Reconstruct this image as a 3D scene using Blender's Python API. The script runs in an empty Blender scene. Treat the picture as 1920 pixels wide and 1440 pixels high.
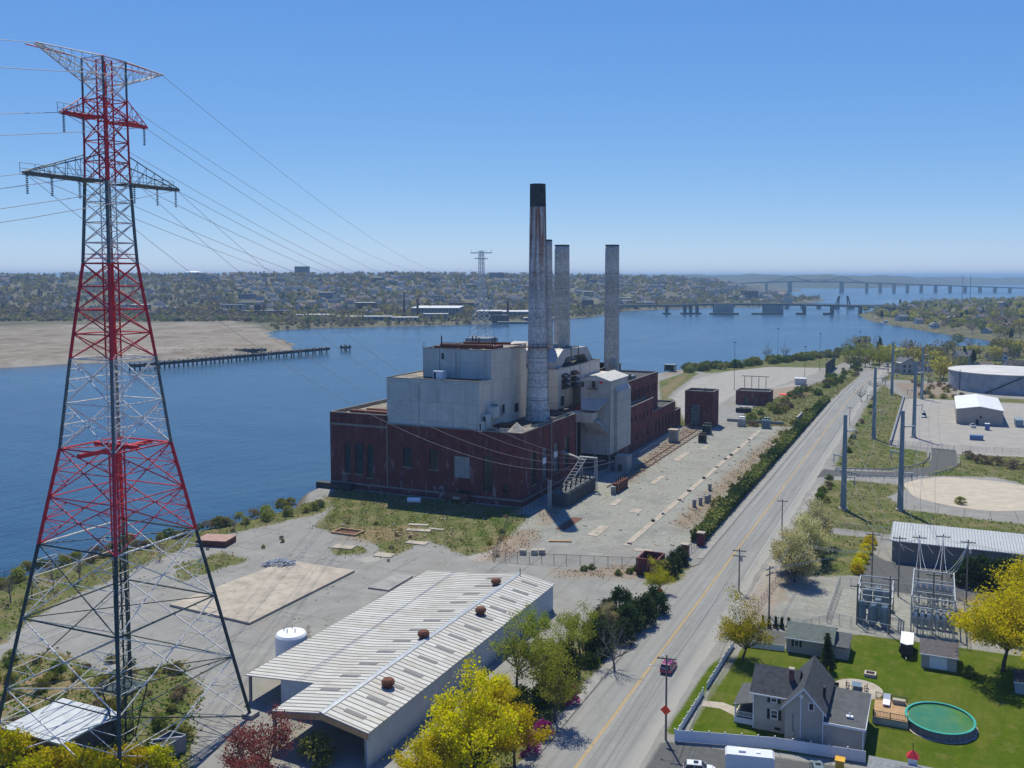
import bpy, math, random
import numpy as np
from mathutils import Vector, Matrix
SC = bpy.context.scene
COL = SC.collection
rad = math.radians

# ------------------------------------------------------------------ camera, sky, sun, exposure
# World axes: +X = across the road to the right, +Y = along the road away from the camera, metres.
FPX, PITCH, YAW, CAMH = 1740.0, rad(4.2), rad(23.5935), 72.0
CXP, CYP = 1000.0, 518 + 1740.0 * math.tan(rad(4.2))
CAM = (119.48, -260.21, CAMH)
cd = bpy.data.cameras.new('camera'); cam = bpy.data.objects.new('camera', cd); COL.objects.link(cam)
cam.location = CAM; cam.rotation_euler = (rad(90) - PITCH, 0, YAW)
cd.sensor_fit = 'HORIZONTAL'; cd.sensor_width = 36; cd.lens = 36 * FPX / 1920
cd.shift_x = (960 - CXP) / 1920; cd.shift_y = (CYP - 720) / 1920
cd.clip_start = 1; cd.clip_end = 120000
SC.camera = cam
SUN_EL, SUN_AZ = rad(60), rad(-32)          # azimuth from +Y towards +X
wd = bpy.data.worlds.new('World'); SC.world = wd; wd.use_nodes = True
nt = wd.node_tree; nt.nodes.clear()
sky = nt.nodes.new('ShaderNodeTexSky'); sky.sky_type = 'NISHITA'; sky.sun_disc = False
sky.sun_elevation = SUN_EL; sky.sun_rotation = SUN_AZ; sky.altitude = 50
sky.air_density = 0.7; sky.dust_density = 0.0; sky.ozone_density = 3.0
bg = nt.nodes.new('ShaderNodeBackground'); bg.inputs['Strength'].default_value = 0.064
wo = nt.nodes.new('ShaderNodeOutputWorld')
hs = nt.nodes.new('ShaderNodeHueSaturation'); hs.inputs['Saturation'].default_value = 1.08      # white balance of the whole sky
tn = nt.nodes.new('ShaderNodeMix'); tn.data_type = 'RGBA'; tn.blend_type = 'MULTIPLY'; tn.inputs[0].default_value = 1; tn.inputs[7].default_value = (.86, 1.15, 1.44, 1)
nt.links.new(sky.outputs[0], hs.inputs['Color']); nt.links.new(hs.outputs[0], tn.inputs[6]); 
sp_ = nt.nodes.new('ShaderNodeSeparateColor'); cb_ = nt.nodes.new('ShaderNodeCombineColor'); nt.links.new(tn.outputs[2], sp_.inputs[0])   # film-like response of the whole sky
for i_, (pw_, sc_) in enumerate(((.92, 1.24), (.70, 1.66), (.36, 4.2))):
    a_ = nt.nodes.new('ShaderNodeMath'); a_.operation = 'POWER'; a_.inputs[1].default_value = pw_; b_ = nt.nodes.new('ShaderNodeMath'); b_.operation = 'MULTIPLY'; b_.inputs[1].default_value = sc_
    nt.links.new(sp_.outputs[i_], a_.inputs[0]); nt.links.new(a_.outputs[0], b_.inputs[0]); nt.links.new(b_.outputs[0], cb_.inputs[i_])
nt.links.new(cb_.outputs[0], bg.inputs[0]); nt.links.new(bg.outputs[0], wo.inputs[0])
sd = bpy.data.lights.new('sun', 'SUN'); sd.energy = 3.95; sd.angle = rad(0.53); sd.color = (1, .96, .79)
sun = bpy.data.objects.new('sun', sd); COL.objects.link(sun)
SUNV = Vector((math.sin(SUN_AZ) * math.cos(SUN_EL), math.cos(SUN_AZ) * math.cos(SUN_EL), math.sin(SUN_EL)))
sun.rotation_euler = SUNV.to_track_quat('Z', 'Y').to_euler(); sun.location = (0, 0, 300)
SC.view_settings.view_transform = 'Standard'; SC.view_settings.look = 'None'
SC.view_settings.exposure = 0.4; SC.view_settings.gamma = 1
try: SC.view_settings.use_curve_mapping = False
except Exception: pass
SC.cycles.max_bounces = 6; SC.cycles.volume_bounces = 0; SC.cycles.transparent_max_bounces = 8

# ------------------------------------------------------------------ helpers
cY, sY = math.cos(YAW), math.sin(YAW)
def C2P(x, y):                      # metres right of / ahead of the camera -> plan
    return (CAM[0] + x * cY - y * sY, CAM[1] + x * sY + y * cY)
def G(px, py, z=0.0):               # where the sight line of a photo pixel meets height z
    X = (px - CXP) / FPX; Y = -(py - CYP) / FPX
    d = (X, math.cos(PITCH) + Y * math.sin(PITCH), -math.sin(PITCH) + Y * math.cos(PITCH))
    t = (z - CAMH) / d[2]
    return C2P(d[0] * t, d[1] * t)
def DP(px, D):                      # plan point at depth D under photo column px
    return C2P((px - CXP) / FPX * D, D)

ORG = {}
class MB:
    def __init__(s): s.v = []; s.f = []; s.m = []; s.cur = 0
    def add(s, vs, fs):
        o = len(s.v); s.v.extend(vs)
        for f in fs: s.f.append(tuple(i + o for i in f)); s.m.append(s.cur)
        return s
    def box(s, x0, x1, y0, y1, z0, z1):
        return s.add([(x0,y0,z0),(x1,y0,z0),(x1,y1,z0),(x0,y1,z0),(x0,y0,z1),(x1,y0,z1),(x1,y1,z1),(x0,y1,z1)],
              [(3,2,1,0),(4,5,6,7),(0,1,5,4),(1,2,6,5),(2,3,7,6),(3,0,4,7)])
    def rbox(s, cx, cy, z0, z1, lx, ly, ang):
        c, n = math.cos(ang), math.sin(ang)
        vs = []
        for z in (z0, z1):
            for (a, b) in ((-1,-1),(1,-1),(1,1),(-1,1)):
                x, y = a*lx/2, b*ly/2; vs.append((cx+x*c-y*n, cy+x*n+y*c, z))
        return s.add(vs, [(3,2,1,0),(4,5,6,7),(0,1,5,4),(1,2,6,5),(2,3,7,6),(3,0,4,7)])
    def quad(s, a, b, c, d): return s.add([a,b,c,d], [(0,1,2,3)])
    def poly(s, ps): return s.add(list(ps), [tuple(range(len(ps)))])
    def prism(s, ps, z0, z1):
        n = len(ps); vs = [(p[0],p[1],z0) for p in ps] + [(p[0],p[1],z1) for p in ps]
        return s.add(vs, [tuple(reversed(range(n))), tuple(range(n, 2*n))] + [(i,(i+1)%n,n+(i+1)%n,n+i) for i in range(n)])
    def extr_x(s, ps, x0, x1):      # profile of (y,z) points pushed along x
        n = len(ps); vs = [(x0,p[0],p[1]) for p in ps] + [(x1,p[0],p[1]) for p in ps]
        return s.add(vs, [tuple(range(n)), tuple(reversed(range(n, 2*n)))] + [(i,n+i,n+(i+1)%n,(i+1)%n) for i in range(n)])
    def extr_y(s, ps, y0, y1):      # profile of (x,z) points pushed along y
        n = len(ps); vs = [(p[0],y0,p[1]) for p in ps] + [(p[0],y1,p[1]) for p in ps]
        return s.add(vs, [tuple(range(n)), tuple(reversed(range(n, 2*n)))] + [(i,n+i,n+(i+1)%n,(i+1)%n) for i in range(n)])
    def cyl(s, x, y, z0, z1, r0, r1=None, n=12, cap=True):
        if r1 is None: r1 = r0
        vs = []
        for z, r in ((z0, r0), (z1, r1)):
            for i in range(n):
                t = 2*math.pi*i/n; vs.append((x+r*math.cos(t), y+r*math.sin(t), z))
        fs = [(i,(i+1)%n,n+(i+1)%n,n+i) for i in range(n)]
        if cap: fs += [tuple(reversed(range(n))), tuple(range(n,2*n))]
        return s.add(vs, fs)
    def lathe(s, x, y, prof, n=16):
        vs = []
        for (r, z) in prof:
            for i in range(n):
                t = 2*math.pi*i/n; vs.append((x+r*math.cos(t), y+r*math.sin(t), z))
        k = len(prof)
        fs = [(j*n+i, j*n+(i+1)%n, (j+1)*n+(i+1)%n, (j+1)*n+i) for j in range(k-1) for i in range(n)]
        fs += [tuple(range((k-1)*n, k*n)), tuple(reversed(range(n)))]
        return s.add(vs, fs)
    def tube(s, p, q, r0, r1=None, n=6, cap=True):
        if r1 is None: r1 = r0
        p, q = Vector(p), Vector(q); d = (q-p)
        if d.length < 1e-6: return s
        d.normalize(); a = d.orthogonal().normalized(); b = d.cross(a)
        vs = []
        for c, r in ((p, r0), (q, r1)):
            for i in range(n):
                t = 2*math.pi*(i+.5)/n; w = c + a*(r*math.cos(t)) + b*(r*math.sin(t)); vs.append((w.x,w.y,w.z))
        fs = [(i,(i+1)%n,n+(i+1)%n,n+i) for i in range(n)]
        if cap and n > 2: fs += [tuple(reversed(range(n))), tuple(range(n,2*n))]
        return s.add(vs, fs)
    def path(s, pts, r, n=4):
        for a, b in zip(pts, pts[1:]): s.tube(a, b, r, r, n, False)
        return s
    def build(s, name, mats, parent=None, smooth=False, origin=None):
        me = bpy.data.meshes.new(name)
        v = np.array(s.v, dtype=np.float64).reshape(-1, 3)
        if parent is not None: o = ORG.get(parent.name, (0,0,0))
        elif origin is not None: o = origin
        else: o = ((v[:,0].min()+v[:,0].max())/2, (v[:,1].min()+v[:,1].max())/2, v[:,2].min())
        v = v - np.array(o)
        me.from_pydata(v.tolist(), [], s.f)
        if not isinstance(mats, (list, tuple)): mats = [mats]
        for m in mats: me.materials.append(m)
        if len(mats) > 1: me.polygons.foreach_set('material_index', s.m)
        if smooth: me.polygons.foreach_set('use_smooth', [True]*len(s.f))
        me.update()
        ob = bpy.data.objects.new(name, me); COL.objects.link(ob)
        if parent is not None: ob.parent = parent
        else: ob.location = o
        ORG[ob.name] = o
        return ob
def tag(o, label=None, cat=None, group=None, kind=None):
    if label: o['label'] = label
    if cat: o['category'] = cat
    if group: o['group'] = group
    if kind: o['kind'] = kind
    return o
def thing(name, label, cat, x=0, y=0, z=0, rot=0, group=None, local=False):
    o = bpy.data.objects.new(name, None); COL.objects.link(o); o.empty_display_size = .5
    o.location = (x, y, z); o.rotation_euler = (0, 0, rot)
    ORG[o.name] = (0,0,0) if local else (x, y, z)
    return tag(o, label, cat, group)
def kids(o): return [c for c in bpy.data.objects if c.parent == o]
KC = {}
def dup(root, x, y, z=0, rot=0, scale=1, label=None, group=None):
    if root.name not in KC:
        KC[root.name] = [(c, kids(c)) for c in kids(root)]
    r = root.copy(); COL.objects.link(r); r.location = (x, y, z); r.rotation_euler = (0, 0, rot)
    r.scale = scale if isinstance(scale, tuple) else (scale,)*3
    if label: r['label'] = label
    if group: r['group'] = group
    for c, gs in KC[root.name]:
        d = c.copy(); COL.objects.link(d); d.parent = r
        for g in gs:
            e = g.copy(); COL.objects.link(e); e.parent = d
    return r
def structure(o): o['kind'] = 'structure'; return o

def holed(mb, fmap, u0, u1, w0, w1, holes, depth):
    """Wall face in (u,w) with real openings; fmap(u,w,d) gives xyz, d = depth into the wall."""
    us = sorted({u0, u1, *[h[0] for h in holes], *[h[1] for h in holes]}); ws = sorted({w0, w1, *[h[2] for h in holes], *[h[3] for h in holes]})
    us = [u for u in us if u0-1e-6 <= u <= u1+1e-6]; ws = [w for w in ws if w0-1e-6 <= w <= w1+1e-6]
    for a, b in zip(us, us[1:]):
        for c, d in zip(ws, ws[1:]):
            mu, mw = (a+b)/2, (c+d)/2
            if any(h[0] < mu < h[1] and h[2] < mw < h[3] for h in holes): continue
            mb.quad(fmap(a,c,0), fmap(b,c,0), fmap(b,d,0), fmap(a,d,0))
    for (a,b,c,d) in holes:
        mb.quad(fmap(a,c,0), fmap(a,c,depth), fmap(b,c,depth), fmap(b,c,0)); mb.quad(fmap(a,d,0), fmap(b,d,0), fmap(b,d,depth), fmap(a,d,depth))
        mb.quad(fmap(a,c,0), fmap(a,d,0), fmap(a,d,depth), fmap(a,c,depth)); mb.quad(fmap(b,c,0), fmap(b,c,depth), fmap(b,d,depth), fmap(b,d,0))
def window(parent, fmap, h, nx, nz, depth, mframe, mpane, bar=.07, name='window'):
    a, b, c, d = h; m = MB()
    def bb(u0,u1,w0,w1,d0,d1):
        ps = [fmap(u,w,dd) for dd in (d0,d1) for (u,w) in ((u0,w0),(u1,w0),(u1,w1),(u0,w1))]
        m.add(ps, [(3,2,1,0),(4,5,6,7),(0,1,5,4),(1,2,6,5),(2,3,7,6),(3,0,4,7)])
    d0, d1 = depth-.12, depth-.04
    bb(a,a+bar*1.5,c,d,d0,d1); bb(b-bar*1.5,b,c,d,d0,d1); bb(a+bar*1.5,b-bar*1.5,c,c+bar*1.5,d0,d1); bb(a+bar*1.5,b-bar*1.5,d-bar*1.5,d,d0,d1)
    for i in range(1,nx): u = a+(b-a)*i/nx; bb(u-bar/2,u+bar/2,c+bar*1.5,d-bar*1.5,d0+.01,d1)
    for j in range(1,nz): w = c+(d-c)*j/nz; bb(a+bar*1.5,b-bar*1.5,w-bar/2,w+bar/2,d0+.02,d1-.01)
    wn = m.build(name, mframe, parent)
    p = MB(); p.quad(fmap(a,c,depth), fmap(b,c,depth), fmap(b,d,depth), fmap(a,d,depth)); p.build('pane', mpane, wn)
    return wn
def F_front(y): return lambda u, w, d: (u, y+d, w)          # wall looking to -Y
def F_right(x): return lambda u, w, d: (x-d, u, w)          # wall looking to +X
def F_left(x): return lambda u, w, d: (x+d, u, w)

# ------------------------------------------------------------------ materials
def newmat(name):
    m = bpy.data.materials.new(name); m.use_nodes = True; n = m.node_tree.nodes; n.clear()
    out = n.new('ShaderNodeOutputMaterial'); b = n.new('ShaderNodeBsdfPrincipled'); m.node_tree.links.new(b.outputs[0], out.inputs[0])
    return m, m.node_tree, b, out
def pos(t, scale=(1,1,1)):
    g = t.nodes.new('ShaderNodeNewGeometry'); v = t.nodes.new('ShaderNodeVectorMath'); v.operation = 'MULTIPLY'; v.inputs[1].default_value = scale
    t.links.new(g.outputs['Position'], v.inputs[0]); return v.outputs[0]
def noise(t, scale, detail=4, rough=.55, vec=None, dist=0):
    n = t.nodes.new('ShaderNodeTexNoise'); n.inputs['Scale'].default_value = scale; n.inputs['Detail'].default_value = detail
    n.inputs['Roughness'].default_value = rough; n.inputs['Distortion'].default_value = dist
    t.links.new(vec if vec is not None else pos(t), n.inputs['Vector']); return n.outputs['Fac']
def ramp(t, fac, stops):
    r = t.nodes.new('ShaderNodeValToRGB'); e = r.color_ramp.elements
    while len(e) < len(stops): e.new(.5)
    for el, (p, c) in zip(e, stops):
        el.position = p; el.color = (*c, 1) if isinstance(c, tuple) else (c, c, c, 1)
    t.links.new(fac, r.inputs[0]); return r.outputs[0]
def mixc(t, fac, a, b, mode='MIX'):
    m = t.nodes.new('ShaderNodeMix'); m.data_type = 'RGBA'; m.blend_type = mode
    for inp, val in ((m.inputs[0], fac), (m.inputs[6], a), (m.inputs[7], b)):
        if isinstance(val, bpy.types.NodeSocket): t.links.new(val, inp)
        elif isinstance(val, tuple): inp.default_value = (*val, 1)
        else: inp.default_value = val
    return m.outputs[2]
def math_(t, op, a, b=0.0, clamp=False):
    m = t.nodes.new('ShaderNodeMath'); m.operation = op; m.use_clamp = clamp
    for i, v in enumerate((a, b)):
        if isinstance(v, bpy.types.NodeSocket): t.links.new(v, m.inputs[i])
        else: m.inputs[i].default_value = v
    return m.outputs[0]
def mrange(t, v, a, b, c=0.0, d=1.0):
    m = t.nodes.new('ShaderNodeMapRange'); m.clamp = True
    t.links.new(v, m.inputs[0])
    for i, x in enumerate((a,b,c,d)): m.inputs[i+1].default_value = x
    return m.outputs[0]
def bump(t, b, h, strength=.3, dist=.1):
    n = t.nodes.new('ShaderNodeBump'); n.inputs['Strength'].default_value = strength; n.inputs['Distance'].default_value = dist
    t.links.new(h, n.inputs['Height']); t.links.new(n.outputs[0], b.inputs['Normal'])
def plain(name, col, rough=.7, metal=0.0, var=.25, scale=.6, spec=.3, streak=0):
    m, t, b, o = newmat(name)
    f = noise(t, scale, 5, .65)
    c = mixc(t, mrange(t, f, .3, .7), tuple(x*(1-var) for x in col), tuple(min(1, x*(1+var*.6)) for x in col))
    if streak:
        s = noise(t, 1, 4, .6, pos(t, (1.2,1.2,.06)))
        c = mixc(t, mrange(t, s, .5, .75, 0, streak), c, tuple(x*.45 for x in col))
    t.links.new(c, b.inputs['Base Color']); b.inputs['Roughness'].default_value = rough; b.inputs['Metallic'].default_value = metal
    b.inputs['Specular IOR Level'].default_value = spec
    return m
def brick_mat(name, col, eff=.5, ztop=10):
    m, t, b, o = newmat(name)
    f = noise(t, .25, 6, .7); f2 = noise(t, 1, 5, .6, pos(t, (.9,.9,.10)))
    c = mixc(t, mrange(t, f, .3, .7), tuple(x*.62 for x in col), tuple(x*1.2 for x in col))
    c = mixc(t, mrange(t, f2, .48, .72, 0, .65), c, (.035,.022,.022))
    bt = t.nodes.new('ShaderNodeTexBrick'); bt.inputs['Scale'].default_value = 1; bt.inputs['Brick Width'].default_value = .6; bt.inputs['Row Height'].default_value = .28
    bt.inputs['Mortar Size'].default_value = .025; bt.inputs['Color1'].default_value = (1,1,1,1); bt.inputs['Color2'].default_value = (.72,.72,.72,1); bt.inputs['Mortar'].default_value = (.8,.78,.75,1)
    g = t.nodes.new('ShaderNodeNewGeometry'); sx = t.nodes.new('ShaderNodeSeparateXYZ'); t.links.new(g.outputs['Position'], sx.inputs[0])
    cx = t.nodes.new('ShaderNodeCombineXYZ'); t.links.new(math_(t,'ADD',sx.outputs[0],sx.outputs[1]), cx.inputs[0]); t.links.new(sx.outputs[2], cx.inputs[1]); t.links.new(cx.outputs[0], bt.inputs['Vector'])
    c = mixc(t, .6, c, bt.outputs['Color'], 'MULTIPLY')
    e = noise(t, 1, 6, .75, pos(t, (.35,.35,.16))); zf = mrange(t, sx.outputs[2], 1, ztop, 1, .25)
    em = math_(t, 'MULTIPLY', mrange(t, e, .555, .66), zf)
    c = mixc(t, math_(t,'MULTIPLY', em, eff), c, (.42,.39,.39))
    t.links.new(c, b.inputs['Base Color']); b.inputs['Roughness'].default_value = .88; b.inputs['Specular IOR Level'].default_value = .15
    bump(t, b, bt.outputs['Fac'], .35, .02); return m
def siding_mat(name, col, dirt=.3, pitch=2.2, vertical=True, rough=.55, joints=0):
    m, t, b, o = newmat(name)
    f = noise(t, .35, 6, .7); s = noise(t, 1, 5, .65, pos(t, (1.6,1.6,.05)))
    c = mixc(t, mrange(t, f, .3, .7), tuple(x*.86 for x in col), tuple(min(1,x*1.06) for x in col))
    c = mixc(t, mrange(t, s, .5, .8, 0, dirt), c, tuple(x*.45 for x in col))
    t.links.new(c, b.inputs['Base Color']); b.inputs['Roughness'].default_value = rough
    g = t.nodes.new('ShaderNodeNewGeometry'); sx = t.nodes.new('ShaderNodeSeparateXYZ'); t.links.new(g.outputs['Position'], sx.inputs[0])
    v = math_(t,'ADD',sx.outputs[0],sx.outputs[1]) if vertical else sx.outputs[2]
    if joints:
        hv = math_(t,'ADD',sx.outputs[0],sx.outputs[1]); wn = t.nodes.new('ShaderNodeTexWhiteNoise'); cb = t.nodes.new('ShaderNodeCombineXYZ'); t.links.new(math_(t,'FLOOR',math_(t,'DIVIDE',hv,joints)), cb.inputs[0]); t.links.new(math_(t,'FLOOR',math_(t,'DIVIDE',sx.outputs[2],joints*2.6)), cb.inputs[1]); t.links.new(cb.outputs[0], wn.inputs['Vector'])
        c = mixc(t, 1.0, c, mixc(t, wn.outputs['Value'], (.86,.86,.86), (1,1,1)), 'MULTIPLY')
        c = mixc(t, mrange(t, math_(t,'PINGPONG',sx.outputs[2],joints*1.3), .02, .12, .5, 0), c, tuple(x*.35 for x in col))
        c = mixc(t, mrange(t, noise(t, 1, 5, .7, pos(t, (.8,.8,.035))), .56, .74, 0, .55), c, (.17,.10,.06))
        t.links.new(c, b.inputs['Base Color'])
    w = math_(t,'SINE',math_(t,'MULTIPLY',v,2*math.pi*pitch)); bump(t, b, w, .5, .04); return m
def chimney_mat(name, rust=0.0, base=(.33,.33,.31), white=.9):
    m, t, b, o = newmat(name)
    f = noise(t, 1.3, 8, .8, pos(t,(1,1,.8))); f2 = noise(t, 1, 5, .7, pos(t,(.6,.6,.05))); f3 = noise(t, 2.6, 6, .75)
    g = t.nodes.new('ShaderNodeNewGeometry'); sx = t.nodes.new('ShaderNodeSeparateXYZ'); t.links.new(g.outputs['Position'], sx.inputs[0])
    zb = noise(t, 1, 2, .5, pos(t,(0,0,.11)))
    c = mixc(t, mrange(t, math_(t,'ADD',f,math_(t,'MULTIPLY',math_(t,'SUBTRACT',zb,.5),.5)), .37, .63), tuple(x*.55 for x in base), tuple(min(1,x*1.45*white) for x in base))
    c = mixc(t, mrange(t, f3, .57, .70, 0, .45), c, (.16,.15,.125))
    c = mixc(t, mrange(t, f2, .54, .76, 0, .4), c, (.15,.14,.12))
    ring = math_(t,'PINGPONG',sx.outputs[2],3.05)
    c = mixc(t, mrange(t, ring, 0, .16, .55, 0), c, (.05,.05,.045))
    if rust:
        r = noise(t, 1, 5, .7, pos(t,(1.1,1.1,.045))); rz = mrange(t, sx.outputs[2], 60, 86, .08, 1)
        c = mixc(t, math_(t,'MULTIPLY',mrange(t, r, .42, .54, 0, rust), rz), c, (.23,.075,.035))
    t.links.new(c, b.inputs['Base Color']); b.inputs['Roughness'].default_value = .9; b.inputs['Specular IOR Level'].default_value = .1
    bump(t, b, f, .25, .1); return m
def leaf_mat(name, col, col2, trans=.35, vscale=.9):
    m = bpy.data.materials.new(name); m.use_nodes = True; t = m.node_tree; t.nodes.clear()
    out = t.nodes.new('ShaderNodeOutputMaterial'); d = t.nodes.new('ShaderNodeBsdfDiffuse'); tr = t.nodes.new('ShaderNodeBsdfTranslucent'); mx = t.nodes.new('ShaderNodeMixShader')
    oi = t.nodes.new('ShaderNodeObjectInfo')
    f = noise(t, vscale, 3, .7)
    c = mixc(t, mrange(t, f, .32, .68), col, col2)
    h = t.nodes.new('ShaderNodeHueSaturation'); t.links.new(c, h.inputs['Color'])
    t.links.new(mrange(t, oi.outputs['Random'], 0, 1, .482, .518), h.inputs['Hue']); t.links.new(mrange(t, oi.outputs['Random'], 0, 1, .8, 1.2), h.inputs['Value'])
    wn = t.nodes.new('ShaderNodeTexWhiteNoise'); sn = t.nodes.new('ShaderNodeVectorMath'); sn.operation = 'SNAP'; sn.inputs[1].default_value = (.45,.45,.45); t.links.new(pos(t), sn.inputs[0]); t.links.new(sn.outputs[0], wn.inputs['Vector'])
    h2 = t.nodes.new('ShaderNodeHueSaturation'); t.links.new(h.outputs[0], h2.inputs['Color']); t.links.new(mrange(t, wn.outputs['Value'], 0, 1, .486, .516), h2.inputs['Hue']); t.links.new(mrange(t, wn.outputs['Value'], 0, 1, .92, 1.12), h2.inputs['Saturation'])
    t.links.new(mrange(t, noise(t, 2.2, 4, .8), .3, .7, .62, 1.4), h2.inputs['Value']); h = h2
    t.links.new(h.outputs[0], d.inputs['Color']); t.links.new(h.outputs[0], tr.inputs['Color'])
    mx.inputs[0].default_value = trans; t.links.new(d.outputs[0], mx.inputs[1]); t.links.new(tr.outputs[0], mx.inputs[2]); t.links.new(mx.outputs[0], out.inputs[0])
    return m
def glassy(name, col=(.008,.016,.018), rough=.2):
    m, t, b, o = newmat(name); f = noise(t, .9, 3, .6)
    t.links.new(mixc(t, mrange(t,f,.35,.65), col, tuple(x*2.4 for x in col)), b.inputs['Base Color']); b.inputs['Roughness'].default_value = rough; b.inputs['Specular IOR Level'].default_value = .5
    return m
M = {}
M['brick'] = brick_mat('dark_brick', (.17,.048,.045), .75, 16)
M['brick2'] = brick_mat('red_brick', (.19,.052,.045), .5, 8)
M['cream_front'] = siding_mat('grey_siding', (.47,.52,.49), .2, joints=2.4)
M['cream_side'] = siding_mat('beige_siding', (.62,.565,.475), .28, joints=2.4)
M['filter'] = siding_mat('grey_cladding', (.42,.41,.375), .35, 1.1, joints=2.2)
M['filter_roof'] = plain('pale_roof', (.50,.48,.44), .6, 0, .2)
M['duct'] = plain('duct_metal', (.38,.365,.34), .5, .0, .25)
M['roof_tar'] = plain('tar_roof', (.055,.053,.05), .85, 0, .5, .3)
M['roof_gravel'] = plain('gravel_roof', (.26,.22,.17), .9, 0, .45, .25)
M['stack_main'] = chimney_mat('peeling_stack', .9, (.50,.50,.47), 1.0)
M['stack'] = chimney_mat('mottled_stack', 0, (.44,.43,.39), .9)
M['stack_black'] = plain('soot_black', (.045,.05,.05), .85, 0, .5, .5)
M['dark_metal'] = plain('dark_metal', (.035,.035,.035), .6, .2, .3)
M['grey_metal'] = plain('grey_metal', (.22,.24,.25), .5, .3, .3)
M['galv'] = plain('galvanised', (.45,.47,.48), .45, .4, .2)
M['blue_steel'] = plain('blue_grey_steel', (.20,.265,.30), .5, .2, .15, .3)
M['rust'] = plain('rust', (.15,.058,.036), .85, 0, .4, .8)
M['red_paint'] = plain('red_paint', (.58,.03,.045), .5, 0, .25, .8)
M['white_paint'] = plain('white_tower_paint', (.66,.65,.61), .6, 0, .35, 1.2)
M['green_paint'] = plain('green_tower_paint', (.035,.062,.062), .6, 0, .4, 1.0)
M['glass'] = glassy('dark_glass'); M['glass_grey'] = glassy('dusty_glass', (.07,.09,.095), .4)
M['board'] = plain('boarding', (.30,.30,.29), .8, 0, .2)
M['white'] = plain('white_paint', (.74,.75,.76), .5, 0, .06)
def stained(name, col, st):
    m, t, b, o = newmat(name); a = noise(t, .18, 6, .72); e = noise(t, .7, 6, .75); c = mixc(t, mrange(t, a, .35, .65), tuple(x*.78 for x in col), tuple(x*1.12 for x in col)); c = mixc(t, mrange(t, e, .52, .68, 0, .65), c, st); c = mixc(t, mrange(t, noise(t, .35, 5, .8), .58, .66, 0, .6), c, tuple(x*.5 for x in col))
    t.links.new(c, b.inputs['Base Color']); b.inputs['Roughness'].default_value = .92; b.inputs['Specular IOR Level'].default_value = .1; bump(t, b, e, .3, .05); return m
M['concrete'] = stained('concrete', (.40,.35,.285), (.26,.20,.14))
M['concrete_grey'] = plain('grey_concrete', (.30,.29,.27), .9, 0, .3, .3)
M['wood'] = plain('weathered_wood', (.17,.14,.11), .85, 0, .3, 1.5)
M['pole_wood'] = plain('pole_wood', (.20,.17,.14), .85, 0, .25, 1.5)
M['timber'] = plain('timber', (.42,.26,.13), .8, 0, .25, 1.5)
M['bark'] = plain('bark', (.095,.08,.065), .9, 0, .3, 2)
M['bark_grey'] = plain('grey_bark', (.17,.155,.14), .9, 0, .3, 2)
M['dark_grey'] = plain('dark_grey_steel', (.11,.12,.125), .6, .1, .35, .8)
M['wire'] = plain('wire', (.30,.31,.33), .5, .4, .1)
M['wire_dark'] = plain('dark_wire', (.05,.05,.055), .6, .2, .1)
M['yellow_line'] = plain('yellow_line', (.55,.33,.06), .8, 0, .3, 2)
M['white_line'] = plain('white_line', (.45,.45,.43), .8, 0, .4, 2)
M['orange_sign'] = plain('orange_sign', (.95,.09,.03), .5, 0, .05)
# ------------------------------------------------------------------ the setting: water, ground, far land, road
def sdf(P, poly):
    """Signed distance (inside positive) of points P (n,2) to polygon."""
    poly = np.array(poly, float); d = np.full(len(P), 1e18); ins = np.zeros(len(P), bool)
    for a, b in zip(poly, np.roll(poly, -1, 0)):
        ab = b-a; ap = P-a; t = np.clip((ap@ab)/max(ab@ab, 1e-9), 0, 1); q = ap - t[:,None]*ab
        d = np.minimum(d, (q*q).sum(1))
        c = (a[1] > P[:,1]) != (b[1] > P[:,1])
        with np.errstate(divide='ignore', invalid='ignore'): xi = (b[0]-a[0])*(P[:,1]-a[1])/(b[1]-a[1]) + a[0]
        ins ^= c & (P[:,0] < xi)
    return np.sqrt(d)*np.where(ins, 1, -1)
def sstep(x, a, b): t = np.clip((x-a)/(b-a), 0, 1); return t*t*(3-2*t)
def inpoly(x, y, poly): return sdf(np.array([[x, y]]), poly)[0] > 0
WATER_Z = -3.0
def water_mat():
    m, t, b, o = newmat('river_water')
    w1 = noise(t, .9, 3, .6, pos(t,(1,.55,1))); w2 = noise(t, .22, 3, .6, pos(t,(1,.6,1))); w3 = noise(t, .006, 6, .68, pos(t,(1,.35,1)), 1.5)
    c = mixc(t, mrange(t, w3, .35, .7), (.003,.026,.066), (.026,.082,.142))
    wl = noise(t, 1, 5, .7, pos(t,(.004,.035,1)), .6); c = mixc(t, mrange(t, wl, .45, .65, 0, .6), c, (.03,.085,.14))
    t.links.new(c, b.inputs['Base Color']); b.inputs['IOR'].default_value = 1.33
    t.links.new(mrange(t, w3, .35, .7, .16, .30), b.inputs['Roughness'])
    h = math_(t,'ADD', math_(t,'MULTIPLY', w1, .35), w2)
    n = t.nodes.new('ShaderNodeBump'); n.inputs['Distance'].default_value = .55; t.links.new(h, n.inputs['Height']); t.links.new(mrange(t, w3, .3, .7, .45, .8), n.inputs['Strength'])
    t.links.new(n.outputs[0], b.inputs['Normal']); return m
M['water'] = water_mat()
mb = MB(); R = 45000
rs = [(40, 0), (600,0), (3000,0), (12000,0), (R,0)]
mb.lathe(0, 0, [(0.5, WATER_Z)] + [(r, WATER_Z) for r, _ in rs], 64)
mb.f = [f for f in mb.f if len(f) == 4]; mb.m = mb.m[:len(mb.f)]
structure(mb.build('river_water', M['water'], origin=(0,0,WATER_Z)))

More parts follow.
